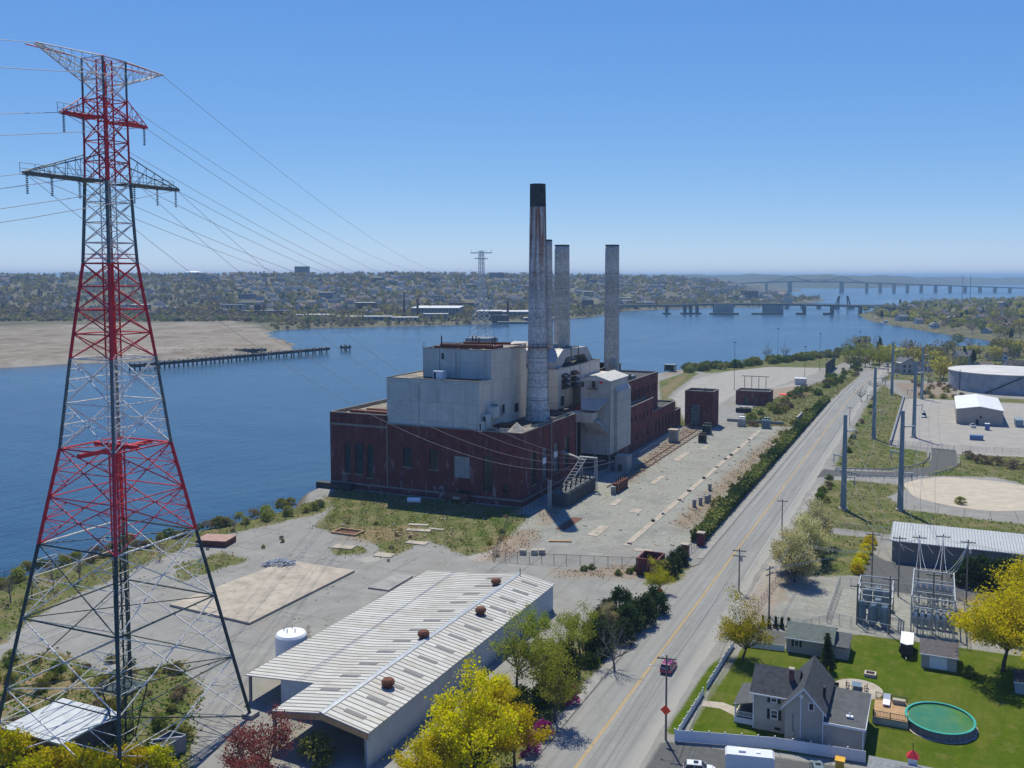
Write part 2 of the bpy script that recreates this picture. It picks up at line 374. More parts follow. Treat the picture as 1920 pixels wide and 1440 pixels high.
SHORE = [(-95,-330),(-90,-200),(-84,-130),(-82,-114),(-78,-90),(-75,-71),(-68,-50),(-62,-28),(-72,-10),(-74,0),(-74,60),(-72,150),(-66,215)] + \
        [G(px,py,-1) for px,py in ((1238,701),(1290,693),(1400,680),(1500,668),(1580,657),(1640,652),(1750,651),(1850,649),(1900,652),(2050,655),(2400,660))] + [(1500,900),(1500,-330)]
def gp(*pts): return [G(x, y) for x, y in pts]
FIELD = [gp((590,990),(625,950)) + [(-62,-14),(-66,-1.5),(2,-1.5),(4.5,-8)] + gp((990,966),(962,1003),(915,1036),(872,1042),(800,1012),(730,1046),(690,1012)),
  gp((618,1028),(680,1024),(690,1036),(630,1042)), gp((0,1205),(100,1135),(300,1046),(420,1004),(600,962),(622,946),(600,936),(420,978),(250,1025),(0,1080),(-250,1130),(-250,1300)),
  gp((-250,1250),(0,1236),(110,1222),(200,1262),(340,1240),(372,1285),(358,1440),(340,1560),(-300,1560)), gp((330,1060),(420,1035),(470,1050),(340,1090)),
  [(57,-165),(64.2,-165),(64.2,-72),(57,-72)], [(58,-55),(65,-50),(65,-36),(60,-38)],
  gp((1235,715),(1290,696),(1310,700),(1262,735),(1240,760)), gp((1290,694),(1400,681),(1560,665),(1640,652),(1560,690),(1440,688),(1330,700)),
  gp((1236,790),(1240,745),(1262,748),(1290,800)), gp((1380,790),(1420,758),(1540,715),(1600,690),(1612,705),(1520,780),(1500,800),(1400,800)),
  [(84.5,15),(84.5,78),(96,82),(112,80),(106,60),(112,45),(160,38),(240,38),(240,5),(150,9),(112,13)], [(84.5,104),(104,104),(118,118),(117,150),(102,158),(102,330),(86,400),(84,300)],
  [(128,128),(128,150),(180,158),(260,158),(260,60),(178,52),(160,84),(140,108),(116,100)], [(88,-35),(88,8),(104,8),(104,-28)], [(60,330),(64,330),(64,420),(50,460)],
  [(102,330),(250,330),(250,352),(120,350)], [(-300,1200)]]
FIELD = [f for f in FIELD if len(f) > 2]
FIELD.append([(78,430),(800,430),(800,1200),(70,1200),(60,700)])
LAWN = [[(85.2,-122.5),(112,-119),(136,-117),(160,-110),(160,-66),(125.5,-66),(106,-67),(93,-81.5),(86.5,-82)], [(81.7,-122),(84.2,-122),(84.6,-84),(82.4,-95)]]
DIRT = [gp((0,1262),(120,1258),(140,1310),(0,1335),(-150,1330)), gp((905,1052),(925,1010),(1000,990),(1010,1010),(960,1045)), gp((1040,1072),(1220,1058),(1225,1085),(1050,1082)),
  gp((1180,880),(1290,800),(1318,800),(1180,905)), [(50,0),(57,-5),(57,150),(54,200),(51,120)], gp((1245,690),(1285,688),(1270,702),(1245,705)), gp((1240,730),(1262,712),(1290,700),(1250,745)),
  gp((1400,735),(1510,722),(1520,738),(1420,752)), [(104,336),(130,340),(128,420),(92,410)], [(86,-20),(82.5,-62),(87,-66),(90,-40)], gp((640,1012),(690,990),(770,985),(775,1003),(720,1016)), gp((1010,965),(1090,905),(1110,915),(1020,985)),
  [(126,-62),(150,-60),(150,-30),(126,-34)]]
CONC = [gp((1240,765),(1300,712),(1420,683),(1545,679),(1530,700),(1450,726),(1390,733),(1370,745),(1300,790)), gp((880,1046),(945,1002),(965,1012),(900,1056)), gp((664,1048),(704,1040),(732,1044),(690,1054)), gp((722,1020),(760,1019),(778,1022),(730,1032)),
  [(101.5,163),(128,160),(128,150),(200,160),(200,330),(101.5,330)], [(82,-62),(88,-62),(88,20),(82.5,80)], gp((1376,745),(1392,765),(1450,760),(1520,725),(1500,716))]
GRAVEL = [[(3,-28),(30,-33),(63,-20),(63,230),(30,170),(30,175),(10,100),(12,40)], [(88,-66),(128,-66),(128,-36),(100,-37),(88,-38)]]
ASPH = [[(82,-124.5),(112,-121),(150,-119),(150,-170),(82,-170)], [(81,80),(84,85),(98,90),(112,95),(122,108),(128,125),(128,150),(127,200),(124,235),(117,235),(118.5,158),(118.5,132),(113,115),(105,102),(95,99),(86,97),(81,98)],
  [(104,8),(150,9),(260,4),(260,-7),(141,-7),(141,6),(109,7)], [(104,-37),(160,-37),(160,-13),(109,-13),(104,-5)], [(127,200),(160,200),(160,170),(127,168)], [(84,-81),(94,-81),(94,-72),(84,-70)]]
def ground_mat():
    m, t, b, o = newmat('ground')
    def att(n):
        a = t.nodes.new('ShaderNodeAttribute'); a.attribute_name = n; return a.outputs['Fac']
    nb = noise(t, .16, 6, .7); nm = noise(t, .9, 6, .7); nf = noise(t, 3.5, 4, .7); nl = noise(t, .03, 4, .6)
    wob = math_(t,'MULTIPLY', math_(t,'SUBTRACT', math_(t,'ADD', nb, math_(t,'MULTIPLY', nm, .7)), .85), 9)
    def mask(n, amp=1.0, w=.5): return mrange(t, math_(t,'ADD', att(n), math_(t,'MULTIPLY', wob, amp)), -w, w)
    # weathered asphalt with cracks, patches and faint seams
    c = mixc(t, mrange(t, nb, .3, .7), (.215,.21,.195), (.315,.305,.28)); c = mixc(t, mrange(t, nf, .3, .7, 0, .35), c, (.16,.155,.145))
    v = t.nodes.new('ShaderNodeTexVoronoi'); v.feature = 'DISTANCE_TO_EDGE'; v.inputs['Scale'].default_value = .11
    wv = t.nodes.new('ShaderNodeVectorMath'); wv.operation = 'ADD'; cv = t.nodes.new('ShaderNodeCombineXYZ'); t.links.new(math_(t,'MULTIPLY',nm,7), cv.inputs[0]); t.links.new(math_(t,'MULTIPLY',nb,16), cv.inputs[1])
    t.links.new(pos(t), wv.inputs[0]); t.links.new(cv.outputs[0], wv.inputs[1]); t.links.new(wv.outputs[0], v.inputs['Vector'])
    c = mixc(t, mrange(t, v.outputs[0], .002, .010, .28, 0), c, (.12,.11,.085))
    g_ = t.nodes.new('ShaderNodeNewGeometry'); s_ = t.nodes.new('ShaderNodeSeparateXYZ'); t.links.new(g_.outputs['Position'], s_.inputs[0])
    for ax, per, ph in ((0, 3.6, 1.3), (1, 8.5, 2.1)):
        pp = math_(t,'PINGPONG', math_(t,'ADD', s_.outputs[ax], math_(t,'MULTIPLY', nb, 2.2)), per)
        sm_ = math_(t,'MULTIPLY', mrange(t, pp, .06, .2, 1, 0), mrange(t, noise(t, .05, 3, .6), .42, .56, 0, .75)); c = mixc(t, sm_, c, mixc(t, mrange(t, nm, .45, .6), (.10,.098,.085), (.15,.14,.075)))
    c = mixc(t, math_(t,'MULTIPLY', mrange(t, nl, .55, .68), .45), c, (.23,.20,.16))
    grv = mixc(t, mrange(t, nm, .3, .7), (.19,.19,.165), (.33,.325,.285)); grv = mixc(t, mrange(t, nf, .55, .7, 0, .5), grv, (.36,.34,.30)); grv = mixc(t, mrange(t, nb, .54, .66, 0, .5), grv, (.24,.195,.14)); grv = mixc(t, mrange(t, noise(t, .06, 5, .7), .5, .62, 0, .5), grv, (.17,.17,.15))
    c = mixc(t, mask('gravel', .35), c, grv)
    asp = mixc(t, mrange(t, nm, .3, .7), (.085,.085,.085), (.12,.12,.118)); c = mixc(t, mask('asph', .12, .3), c, asp)
    con = mixc(t, mrange(t, nb, .3, .7), (.27,.255,.235), (.36,.335,.30)); con = mixc(t, mrange(t, nm, .55, .75, 0, .4), con, (.24,.21,.17)); c = mixc(t, mask('conc', .35), c, con)
    fld = mixc(t, mrange(t, nm, .3, .68), (.060,.088,.022), (.145,.140,.055)); fld = mixc(t, mrange(t, nl, .50, .62, 0, .55), fld, (.055,.10,.014)); fld = mixc(t, mrange(t, nb, .47, .62, 0, .85), fld, (.20,.165,.09)); fld = mixc(t, mrange(t, noise(t, .45, 5, .75), .56, .66, 0, .7), fld, (.17,.12,.07)); fld = mixc(t, mrange(t, nf, .5, .75, 0, .5), fld, (.045,.07,.018))
    c = mixc(t, mask('field', .9), c, fld)
    lwn = mixc(t, mrange(t, nm, .3, .7), (.038,.080,.002), (.078,.118,.004)); lwn = mixc(t, mrange(t, nb, .46, .64, 0, .8), lwn, (.125,.13,.018)); lwn = mixc(t, mrange(t, noise(t, .07, 5, .7), .42, .58, 0, .75), lwn, (.105,.12,.018)); lwn = mixc(t, mrange(t, noise(t, 1, 4, .6, pos(t,(.9,.12,1))), .45, .62, 0, .4), lwn, (.05,.08,.006)); lwn = mixc(t, mrange(t, noise(t, .28, 6, .8), .54, .66, 0, .75), lwn, (.16,.14,.05)); lwn = mixc(t, mrange(t, nf, .4, .75, 0, .5), lwn, (.035,.07,.004))
    c = mixc(t, mask('lawn', .12, .3), c, lwn)
    dr = mixc(t, mrange(t, nm, .3, .7), (.17,.105,.06), (.28,.20,.125)); c = mixc(t, math_(t,'MULTIPLY', math_(t,'MULTIPLY', mask('dirt', 1.3, 2.5), mrange(t, nf, .3, .55, .4, 1)), mrange(t, nm, .38, .56, .15, 1)), c, dr)
    bk = mixc(t, mrange(t, nm, .3, .7), (.09,.08,.06), (.17,.14,.10)); c = mixc(t, mrange(t, math_(t,'ADD', att('shore'), math_(t,'MULTIPLY', wob, .3)), -.5, 1.5, 1, 0), c, bk)
    t.links.new(c, b.inputs['Base Color']); b.inputs['Roughness'].default_value = .92; b.inputs['Specular IOR Level'].default_value = .03
    bump(t, b, math_(t,'ADD', nf, nm), .35, .08); return m
M['ground'] = ground_mat()
xs = np.concatenate([np.arange(-110, 165, 1.4), np.arange(165, 320, 6), np.arange(320, 1500, 30)]); ys = np.concatenate([np.arange(-215, 350, 1.4), np.arange(350, 500, 5), np.arange(500, 1250, 15)])
XX, YY = np.meshgrid(xs, ys); PT = np.stack([XX.ravel(), YY.ravel()], 1); nx, ny = len(xs), len(ys)
S = sdf(PT, SHORE); Z = -6 + 6*sstep(S, -7, 1.0)
me = bpy.data.meshes.new('ground')
idx = np.arange(nx*ny).reshape(ny, nx); Q = np.stack([idx[:-1,:-1], idx[:-1,1:], idx[1:,1:], idx[1:,:-1]], -1).reshape(-1, 4)
Q = Q[(S[Q] > -12).any(1)]
used = np.unique(Q); remap = np.full(nx*ny, -1); remap[used] = np.arange(len(used)); Q = remap[Q]
Vv = np.column_stack([PT[used], Z[used]])
me.vertices.add(len(Vv)); me.vertices.foreach_set('co', Vv.ravel()); me.loops.add(Q.size); me.loops.foreach_set('vertex_index', Q.ravel())
me.polygons.add(len(Q)); me.polygons.foreach_set('loop_start', np.arange(0, Q.size, 4)); me.polygons.foreach_set('loop_total', np.full(len(Q), 4)); me.update(calc_edges=True)
for nm_, polys in (('field', FIELD), ('lawn', LAWN), ('dirt', DIRT), ('conc', CONC), ('gravel', GRAVEL), ('asph', ASPH)):
    a = np.full(len(used), -1e3)
    for p in polys: a = np.maximum(a, sdf(PT[used], p))
    at = me.attributes.new(nm_, 'FLOAT', 'POINT'); at.data.foreach_set('value', a.astype(np.float32))
at = me.attributes.new('shore', 'FLOAT', 'POINT'); at.data.foreach_set('value', S[used].astype(np.float32))
me.polygons.foreach_set('use_smooth', [True]*len(Q)); me.materials.append(M['ground'])
structure(bpy.data.objects.new('ground', me)); COL.objects.link(bpy.data.objects['ground'])

# --- far land
WEST = [DP(px, D) for px, D in ((-1500,800),(-500,740))] + [G(px,py,-3) for px,py in ((0,690),(130,682),(330,674),(430,667),(535,658),(550,650),(532,641),(505,634),(497,626),(520,619),(600,615),(700,613),(880,608),(1000,602),(1110,594),(1170,583),(1240,580),(1320,577),(1430,575),(1525,567),(1548,563),(1480,557),(1430,549),(1500,546))] + [DP(1500,5200), DP(-1500,5200)]
EAST = [G(px,py,-3) for px,py in ((1612,590),(1628,600),(1660,607),(1740,621),(1800,630),(1850,637),(1880,647),(2050,652),(2400,656))] + [DP(2500,1500), DP(2500,2800), DP(2000,2900), DP(1750,2600), DP(1680,2300)]
def cam_xy(P): d = P - np.array(CAM[:2]); return d[:,0]*cY + d[:,1]*sY, -d[:,0]*sY + d[:,1]*cY
def west_h(P):
    P = np.atleast_2d(np.array(P, float)); x, y = cam_xy(P); px = CXP + FPX*x/np.maximum(y,1)
    Hm = np.interp(px, [-300,0,300,700,1000,1250,1350,1430,1520], [68,69,70,74,71,62,48,26,10]); st = np.interp(px, [500,1000,1250,1500], [1520,1800,2150,2600])
    h = Hm*sstep(y, st, st+1500) + 2.0*np.sin(x*.013+1)*np.sin(y*.011) * sstep(y, st, st+500)
    s = sdf(P, WEST); base = -6 + 8*sstep(s, -12, 14)
    return base + h*sstep(s, 20, 220)
def east_h(P):
    P = np.atleast_2d(np.array(P, float)); s = sdf(P, EAST); x, y = cam_xy(P)
    return -6 + 7.5*sstep(s, -10, 10) + 11*sstep(s, 30, 380) + 3*np.sin(x*.011)*np.sin(y*.009+1)*sstep(s, 40, 200)
def land(name, hf, x0, x1, y0, y1, st, mat, poly):
    gx = np.arange(x0, x1, st); gy = np.arange(y0, y1, st); A, B = np.meshgrid(gx, gy)
    P = np.stack([CAM[0] + A.ravel()*cY - B.ravel()*sY, CAM[1] + A.ravel()*sY + B.ravel()*cY], 1)
    z = hf(P); s = sdf(P, poly); n, k = len(gx), len(gy); ii = np.arange(n*k).reshape(k, n)
    q = np.stack([ii[:-1,:-1], ii[:-1,1:], ii[1:,1:], ii[1:,:-1]], -1).reshape(-1, 4); q = q[(s[q] > -25).any(1)]
    m = MB(); us = np.unique(q); rm = np.full(n*k, -1); rm[us] = np.arange(len(us))
    m.v = np.column_stack([P, z])[us].tolist(); m.f = [tuple(r) for r in rm[q].tolist()]; m.m = [0]*len(m.f)
    o = structure(m.build(name, mat, smooth=True)); return o
def far_mat(name, stops, sc=.02, sandy=False):
    m, t, b, o = newmat(name); f = noise(t, sc, 7, .75); f2 = noise(t, sc*9, 5, .7)
    c = ramp(t, f, stops); c = mixc(t, mrange(t, f2, .4, .75, 0, .45), c, (.05,.06,.03))
    if sandy:
        a = t.nodes.new('ShaderNodeNewGeometry'); s = t.nodes.new('ShaderNodeSeparateXYZ'); t.links.new(a.outputs['Position'], s.inputs[0])
        sand = ramp(t, math_(t,'ADD',math_(t,'MULTIPLY',f,.5),math_(t,'MULTIPLY',noise(t, 1, 6, .75, pos(t,(.10,.05,.1))),.5)), [(.36,(.10,.085,.055)),(.47,(.20,.165,.125)),(.56,(.27,.24,.20)),(.68,(.36,.325,.28))])
        at = t.nodes.new('ShaderNodeAttribute'); at.attribute_name = 'flat'
        c = mixc(t, mrange(t, math_(t,'ADD', at.outputs['Fac'], math_(t,'MULTIPLY', math_(t,'SUBTRACT', f, .5), 90)), -12, 12), c, sand)
    t.links.new(c, b.inputs['Base Color']); b.inputs['Roughness'].default_value = .95; b.inputs['Specular IOR Level'].default_value = .05; return m
M['hill'] = far_mat('wooded_hill', [(.3,(.075,.075,.045)),(.5,(.13,.12,.075)),(.7,(.20,.18,.13))], .015, True)
M['bank'] = far_mat('suburb_ground', [(.3,(.07,.08,.035)),(.5,(.13,.12,.07)),(.7,(.20,.17,.12))], .03)
wo_ = land('west_hills', west_h, -1500, 1700, 720, 5200, 24, M['hill'], WEST)
FLAT = [DP(-1500,700), DP(-500,700)] + [G(px,py,-3) for px,py in ((0,700),(330,682),(545,664),(565,648),(540,636),(520,626),(480,620),(440,608),(300,610),(0,618),(-300,622))]
wv_ = np.array([(v.co.x, v.co.y) for v in wo_.data.vertices]) + np.array(wo_.location[:2])
at_ = wo_.data.attributes.new('flat', 'FLOAT', 'POINT'); at_.data.foreach_set('value', sdf(wv_, FLAT).astype(np.float32))
land('east_bank', east_h, 400, 1500, 900, 2900, 16, M['bank'], EAST)
M['farridge'] = far_mat('distant_ridge', [(.3,(.05,.06,.035)),(.5,(.08,.085,.05)),(.7,(.13,.12,.09))], .006)
mb = MB(); cols = []
for px in range(900, 2350, 12):
    D0 = 6200 + 500*math.sin(px*.011) + (1400 if px > 1650 else 0)*min(1, max(0, (px-1650)/120)); hh = np.interp(px, [900,1300,1420,1600,1750,1920,2350], [78,84,86,80,66,58,60]) + 5*math.sin(px*.05) + 3*math.sin(px*.13+1)
    cols.append([(*DP(px, D0+d), z) for d, z in ((0,-6),(150,8),(700,hh*.6),(1500,hh),(2600,hh*.9))])
for a, b in zip(cols, cols[1:]):
    for i in range(4): mb.quad(a[i], b[i], b[i+1], a[i+1])
structure(mb.build('distant_ridge', M['farridge'], smooth=False))

# --- road, kerbs, markings
def road_mat():
    m, t, b, o = newmat('road_asphalt'); nb = noise(t, 1, 5, .65, pos(t,(.5,.03,1))); nm = noise(t, .5, 6, .7); nf = noise(t, 6, 3, .7)
    c = mixc(t, mrange(t, nb, .3, .7), (.21,.207,.195), (.30,.295,.275)); c = mixc(t, mrange(t, nm, .4, .7, 0, .5), c, (.21,.205,.198)); c = mixc(t, mrange(t, nf, .35, .7, 0, .25), c, (.15,.15,.147))
    g_ = t.nodes.new('ShaderNodeNewGeometry'); s_ = t.nodes.new('ShaderNodeSeparateXYZ'); t.links.new(g_.outputs['Position'], s_.inputs[0])
    tk_ = math_(t,'PINGPONG', math_(t,'SUBTRACT', s_.outputs[0], 68.6), .95); c = mixc(t, math_(t,'MULTIPLY', mrange(t, tk_, 0, .55, 1, 0), mrange(t, noise(t, 1, 4, .7, pos(t,(.8,.03,1))), .35, .65, .05, .5)), c, (.155,.153,.148))
    c = mixc(t, math_(t,'MULTIPLY', mrange(t, math_(t,'ADD', s_.outputs[0], math_(t,'MULTIPLY', nm, 3)), 80, 81.4), .7), c, (.33,.31,.275))
    v = t.nodes.new('ShaderNodeTexVoronoi'); v.feature = 'DISTANCE_TO_EDGE'; v.inputs['Scale'].default_value = .07; wv = t.nodes.new('ShaderNodeVectorMath'); wv.operation = 'ADD'; cv = t.nodes.new('ShaderNodeCombineXYZ'); t.links.new(math_(t,'MULTIPLY',noise(t,.35,5,.7),9), cv.inputs[0]); t.links.new(math_(t,'MULTIPLY',noise(t,.3,5,.7,pos(t,(1,1.3,2))),9), cv.inputs[1]); t.links.new(pos(t,(1,.5,1)), wv.inputs[0]); t.links.new(cv.outputs[0], wv.inputs[1]); t.links.new(wv.outputs[0], v.inputs['Vector'])
    c = mixc(t, mrange(t, v.outputs[0], .002, .008, .3, 0), c, (.13,.13,.125))
    t.links.new(c, b.inputs['Base Color']); b.inputs['Roughness'].default_value = .9; b.inputs['Specular IOR Level'].default_value = .15; bump(t, b, nf, .2, .03); return m
M['road'] = road_mat()
ROADY = [-230] + list(range(-200, 460, 20)) + [500, 560, 640]
def rc(y): return 0 if y < 280 else .00016*(y-280)**2
def strip(m, xa, xb, y0, y1, z, step=20):
    y = [y0] + [v for v in ROADY if y0 < v < y1] + [y1]
    for a, b in zip(y, y[1:]): m.quad((xa+rc(a),a,z),(xb+rc(a),a,z),(xb+rc(b),b,z),(xa+rc(b),b,z))
def edge(y, k): return k*(math.sin(y*.21)+math.sin(y*.083+1)+.6*math.sin(y*.53))
mb = MB(); yv = np.arange(-230, 640, 3.0)
for a, b in zip(yv, yv[1:]): mb.quad((66.3+rc(a),a,.02),(81.2+edge(a,.22)+rc(a),a,.02),(81.2+edge(b,.22)+rc(b),b,.02),(66.3+rc(b),b,.02))
structure(mb.build('road', M['road']))
mb = MB(); strip(mb, 72.35, 72.47, -230, 640, .026); strip(mb, 72.65, 72.77, -230, 640, .026); structure(mb.build('centre_line_marking', M['yellow_line']))
mb = MB(); strip(mb, 78.6, 78.72, -40, 420, .026); strip(mb, 67.6, 67.72, 30, 420, .026); structure(mb.build('edge_line_marking', M['white_line']))
M['kerb'] = plain('kerb_stone', (.19,.18,.165), .9, 0, .3, 1)
mb = MB()
for y0, y1 in ((-230,-68),(-34,420)):
    y = [y0] + [v for v in ROADY if y0 < v < y1] + [y1]
    for a, b in zip(y, y[1:]): mb.add([(66.1+rc(a),a,-.05),(66.3+rc(a),a,-.05),(66.3+rc(b),b,-.05),(66.1+rc(b),b,-.05),(66.1+rc(a),a,.15),(66.3+rc(a),a,.15),(66.3+rc(b),b,.15),(66.1+rc(b),b,.15)], [(4,5,6,7),(0,1,5,4),(1,2,6,5),(2,3,7,6),(3,0,4,7)])
for i in range(8):
    t0, t1 = i*math.pi/16, (i+1)*math.pi/16
    for (cx, cy, sg) in ((60.1,-68,1),(60.1,-34,-1)):
        r0, r1 = 6.0, 6.2
        mb.prism([(cx+r*math.cos(t), cy+sg*r*math.sin(t)) for r, t in ((r0,t0),(r1,t0),(r1,t1),(r0,t1))], -.05, .15)
structure(mb.build('kerb', M['kerb']))
M['sidewalk'] = plain('sidewalk', (.27,.26,.245), .9, 0, .25, .5)
mb = MB(); strip(mb, 64.5, 66.1, -230, -70, .10); strip(mb, 64.6, 66.1, -30, 420, .10); structure(mb.build('pavement', M['sidewalk']))
M['sand_pad'] = plain('sand_pad', (.44,.38,.30), .95, 0, .18, .25)
mb = MB(); c = (134, 78); ps = []
for i in range(48):
    t = 2*math.pi*i/48; e = 1 + .03*math.sin(3*t+1) + .02*math.sin(7*t); ps.append((c[0]+24*e*math.cos(t), c[1]+24*e*math.sin(t), .03))
mb.poly(ps); structure(mb.build('sand_pad', M['sand_pad']))
# ------------------------------------------------------------------ power station
def parapet_roof(par, x0, x1, y0, y1, z, mroof, mcop, lip=.9, th=.5, name='roof'):
    r = MB().box(x0+th, x1-th, y0+th, y1-th, z-lip-.3, z-lip).build(name, mroof, par)
    c = MB(); c.box(x0-.08,x1+.08,y0-.08,y0+th,z-.25,z+.05); c.box(x0-.08,x1+.08,y1-th,y1+.08,z-.25,z+.05); c.box(x0-.08,x0+th,y0+th,y1-th,z-.25,z+.05); c.box(x1-th,x1+.08,y0+th,y1-th,z-.25,z+.05)
    c.build('coping', mcop, r)
    i = MB(); i.quad((x0+th,y0+th,z-.25),(x1-th,y0+th,z-.25),(x1-th,y0+th,z-lip),(x0+th,y0+th,z-lip)); i.quad((x0+th,y1-th,z-.25),(x1-th,y1-th,z-.25),(x1-th,y1-th,z-lip),(x0+th,y1-th,z-lip))
    i.quad((x0+th,y0+th,z-.25),(x0+th,y1-th,z-.25),(x0+th,y1-th,z-lip),(x0+th,y0+th,z-lip)); i.quad((x1-th,y0+th,z-.25),(x1-th,y1-th,z-.25),(x1-th,y1-th,z-lip),(x1-th,y0+th,z-lip)); i.build('parapet', mcop, r)
    return r
M['coping'] = plain('coping', (.23,.20,.17), .85, 0, .3, .6)
ps = thing('power_station', 'derelict dark red brick power station with pale metal upper blocks beside the river', 'power station', -34, 23, 0)
fw = [(-64.2,-61.8,5.4,15.7),(-60.0,-56.8,5.4,15.7),(-55.2,-52.8,4.5,15.7),(-41.2,-37.8,9.4,15.8),(-31.2,-27.8,9.4,15.8),(-22.1,-16.4,7.4,14.4),(-11.6,-8.2,4.0,15.4),(-4.8,-2.9,3.9,6.5),(-20.5,-16.5,.4,3.4)]
w = MB(); ff = F_front(0)
holed(w, ff, -70, -47.3, -2, 26, fw[:3], .5); holed(w, ff, -47.3, 2, -1, 23.3, fw[3:], .5)
w.quad((-47.3,0,23.3),(-47.3,0,26),(-47.3,60,26),(-47.3,60,23.3)); w.quad((-70,0,-4),(-70,105,-4),(-70,105,26),(-70,0,26)); w.quad((-70,105,-2),(-9,105,-2),(-9,105,23.3),(-70,105,26))
rw = [(6.9,10.8,5.4,15.9),(16.4,20.6,5.4,15.6),(26.2,30.5,5.4,15.6),(35.9,40.4,5.4,15.9)]
fr = F_right(2); holed(w, fr, 0, 46.5, -1, 23.3, rw, .5)
w.quad((2,46.5,-1),(-4,46.5,-1),(-4,46.5,23.3),(2,46.5,23.3)); w.quad((-4,46.5,-1),(-4,105,-1),(-4,105,23.3),(-4,46.5,23.3))
w.build('brick_wall', M['brick'], ps)
for i, h in enumerate(fw):
    if i < 5: window(ps, ff, h, 2 if i != 1 else 3, 5 if i < 3 else 3, .5, M['dark_metal'], M['glass'], .1)
    elif i == 5: window(ps, ff, h, 3, 3, .3, M['grey_metal'], M['board'], .06)
    elif i == 6: window(ps, ff, h, 2, 6, .5, M['dark_metal'], M['glass'], .1)
    else: window(ps, ff, h, 1, 1, .5, M['dark_metal'], M['glass'], .08)
for i, h in enumerate(rw):
    wn = window(ps, fr, h, 2, 5, .5, M['dark_metal'], M['glass'] if i in (0,3) else M['glass_grey'], .1)
    if i in (1,2):
        zc = 11.2 if i == 1 else 11.6; MB().box(1.53,1.62,h[0]+.1,h[1]-.1,zc-1.0,zc+1.0).build('white_panel', M['white'], wn)
band = MB(); band.box(-70.12,-47.2,-.12,.06,21.6,22.3); band.box(-70.1,-47.2,-.1,.05,1.6,2.2); band.box(-47.2,2.1,-.1,.05,1.6,2.2); band.box(1.95,2.1,-.1,46.5,1.6,2.2); band.box(1.95,2.14,23.6,24.2,2.2,23.2); band.box(-47.4,-47.0,-.14,.05,2.2,23.2); band.build('stone_band', M['coping'], ps)
for h in fw[:5]: MB().box(h[0]-.2,h[1]+.2,-.15,.1,h[2]-.35,h[2]-.02).build('window_sill', M['coping'], ps)
for h in rw: MB().box(1.9,2.15,h[0]-.2,h[1]+.2,h[2]-.35,h[2]-.02).build('window_sill', M['coping'], ps)
parapet_roof(ps, -70, -47.3, 0, 105, 26, M['roof_gravel'], M['coping'], 1.2)
# main brick roof with low front corner
parapet_roof(ps, -47.2, 2, 0, 46.5, 23.3, M['roof_tar'], M['coping'], .7)
MB().box(-47.2,-4.2,46.6,105,22.2,22.6).build('roof', M['roof_tar'], ps)
g = MB(); g.prism([(-13,.7),(1.4,.7),(1.4,14),(-4,20),(-8,8)], 22.62, 22.66); g.build('roof_gravel', M['roof_gravel'], ps)
rp = MB().box(-66,-50,6,8.5,25.0,26.0).build('rusty_roof_duct', M['rust'], ps); 
rp = MB().box(-64,-52,13,14.6,25.0,25.7).build('rusty_roof_duct', M['rust'], ps)
# cream metal upper blocks
c = MB(); c.quad((-47.5,.6,22.8),(-13.2,.6,22.8),(-13.2,.6,38.6),(-47.5,.6,38.6)); c.quad((-38.6,9.4,38),(-13.2,9.4,38),(-13.2,9.4,48),(-38.6,9.4,48)); c.build('front_cladding', M['cream_front'], ps)
c = MB(); wn2 = [(17.5,19.8,26.2,29.2),(27.3,30.9,25.2,28.3)]
fr2 = F_right(-13.2); holed(c, fr2, .6, 9.4, 22.4, 38.6, [], .3); holed(c, fr2, 9.4, 37.2, 22.4, 48, wn2, .3)
c.quad((-13.2,37.2,22.4),(-47.5,37.2,22.4),(-47.5,37.2,48),(-13.2,37.2,48)); c.quad((-47.5,.6,24),(-47.5,60,24),(-47.5,60,38.6),(-47.5,.6,38.6)); c.quad((-38.6,9.4,38),(-38.6,37.2,38),(-38.6,37.2,48),(-38.6,9.4,48))
c.quad((-47.5,60,24),(-14,60,24),(-14,60,38.6),(-47.5,60,38.6)); c.build('side_cladding', M['cream_side'], ps)
for h in wn2: window(ps, fr2, h, 2, 2, .3, M['dark_metal'], M['glass'], .08)
r = MB(); r.box(-47.3,-13.4,.8,9.4,38.2,38.35); r.box(-47.3,-38.6,9.4,59.8,38.2,38.35); r.build('roof', M['roof_gravel'], ps)
r = MB(); r.box(-40,-14,1.2,9.3,38.36,38.42); r.build('roof_patch', M['roof_tar'], ps)
MB().box(-38.4,-13.4,9.6,37,47.5,47.7).build('roof', M['roof_gravel'], ps)
cp = MB(); cp.box(-47.65,-13.1,.5,.75,38.5,38.75); cp.box(-13.35,-13.1,.75,9.4,38.5,38.75); cp.box(-38.75,-13.1,9.25,9.5,47.9,48.15); cp.box(-13.35,-13.1,9.5,37.3,47.9,48.15); cp.box(-38.75,-38.5,9.5,37.3,47.9,48.15); cp.box(-47.65,-47.4,.75,60,38.5,38.75); cp.build('coping', M['grey_metal'], ps)
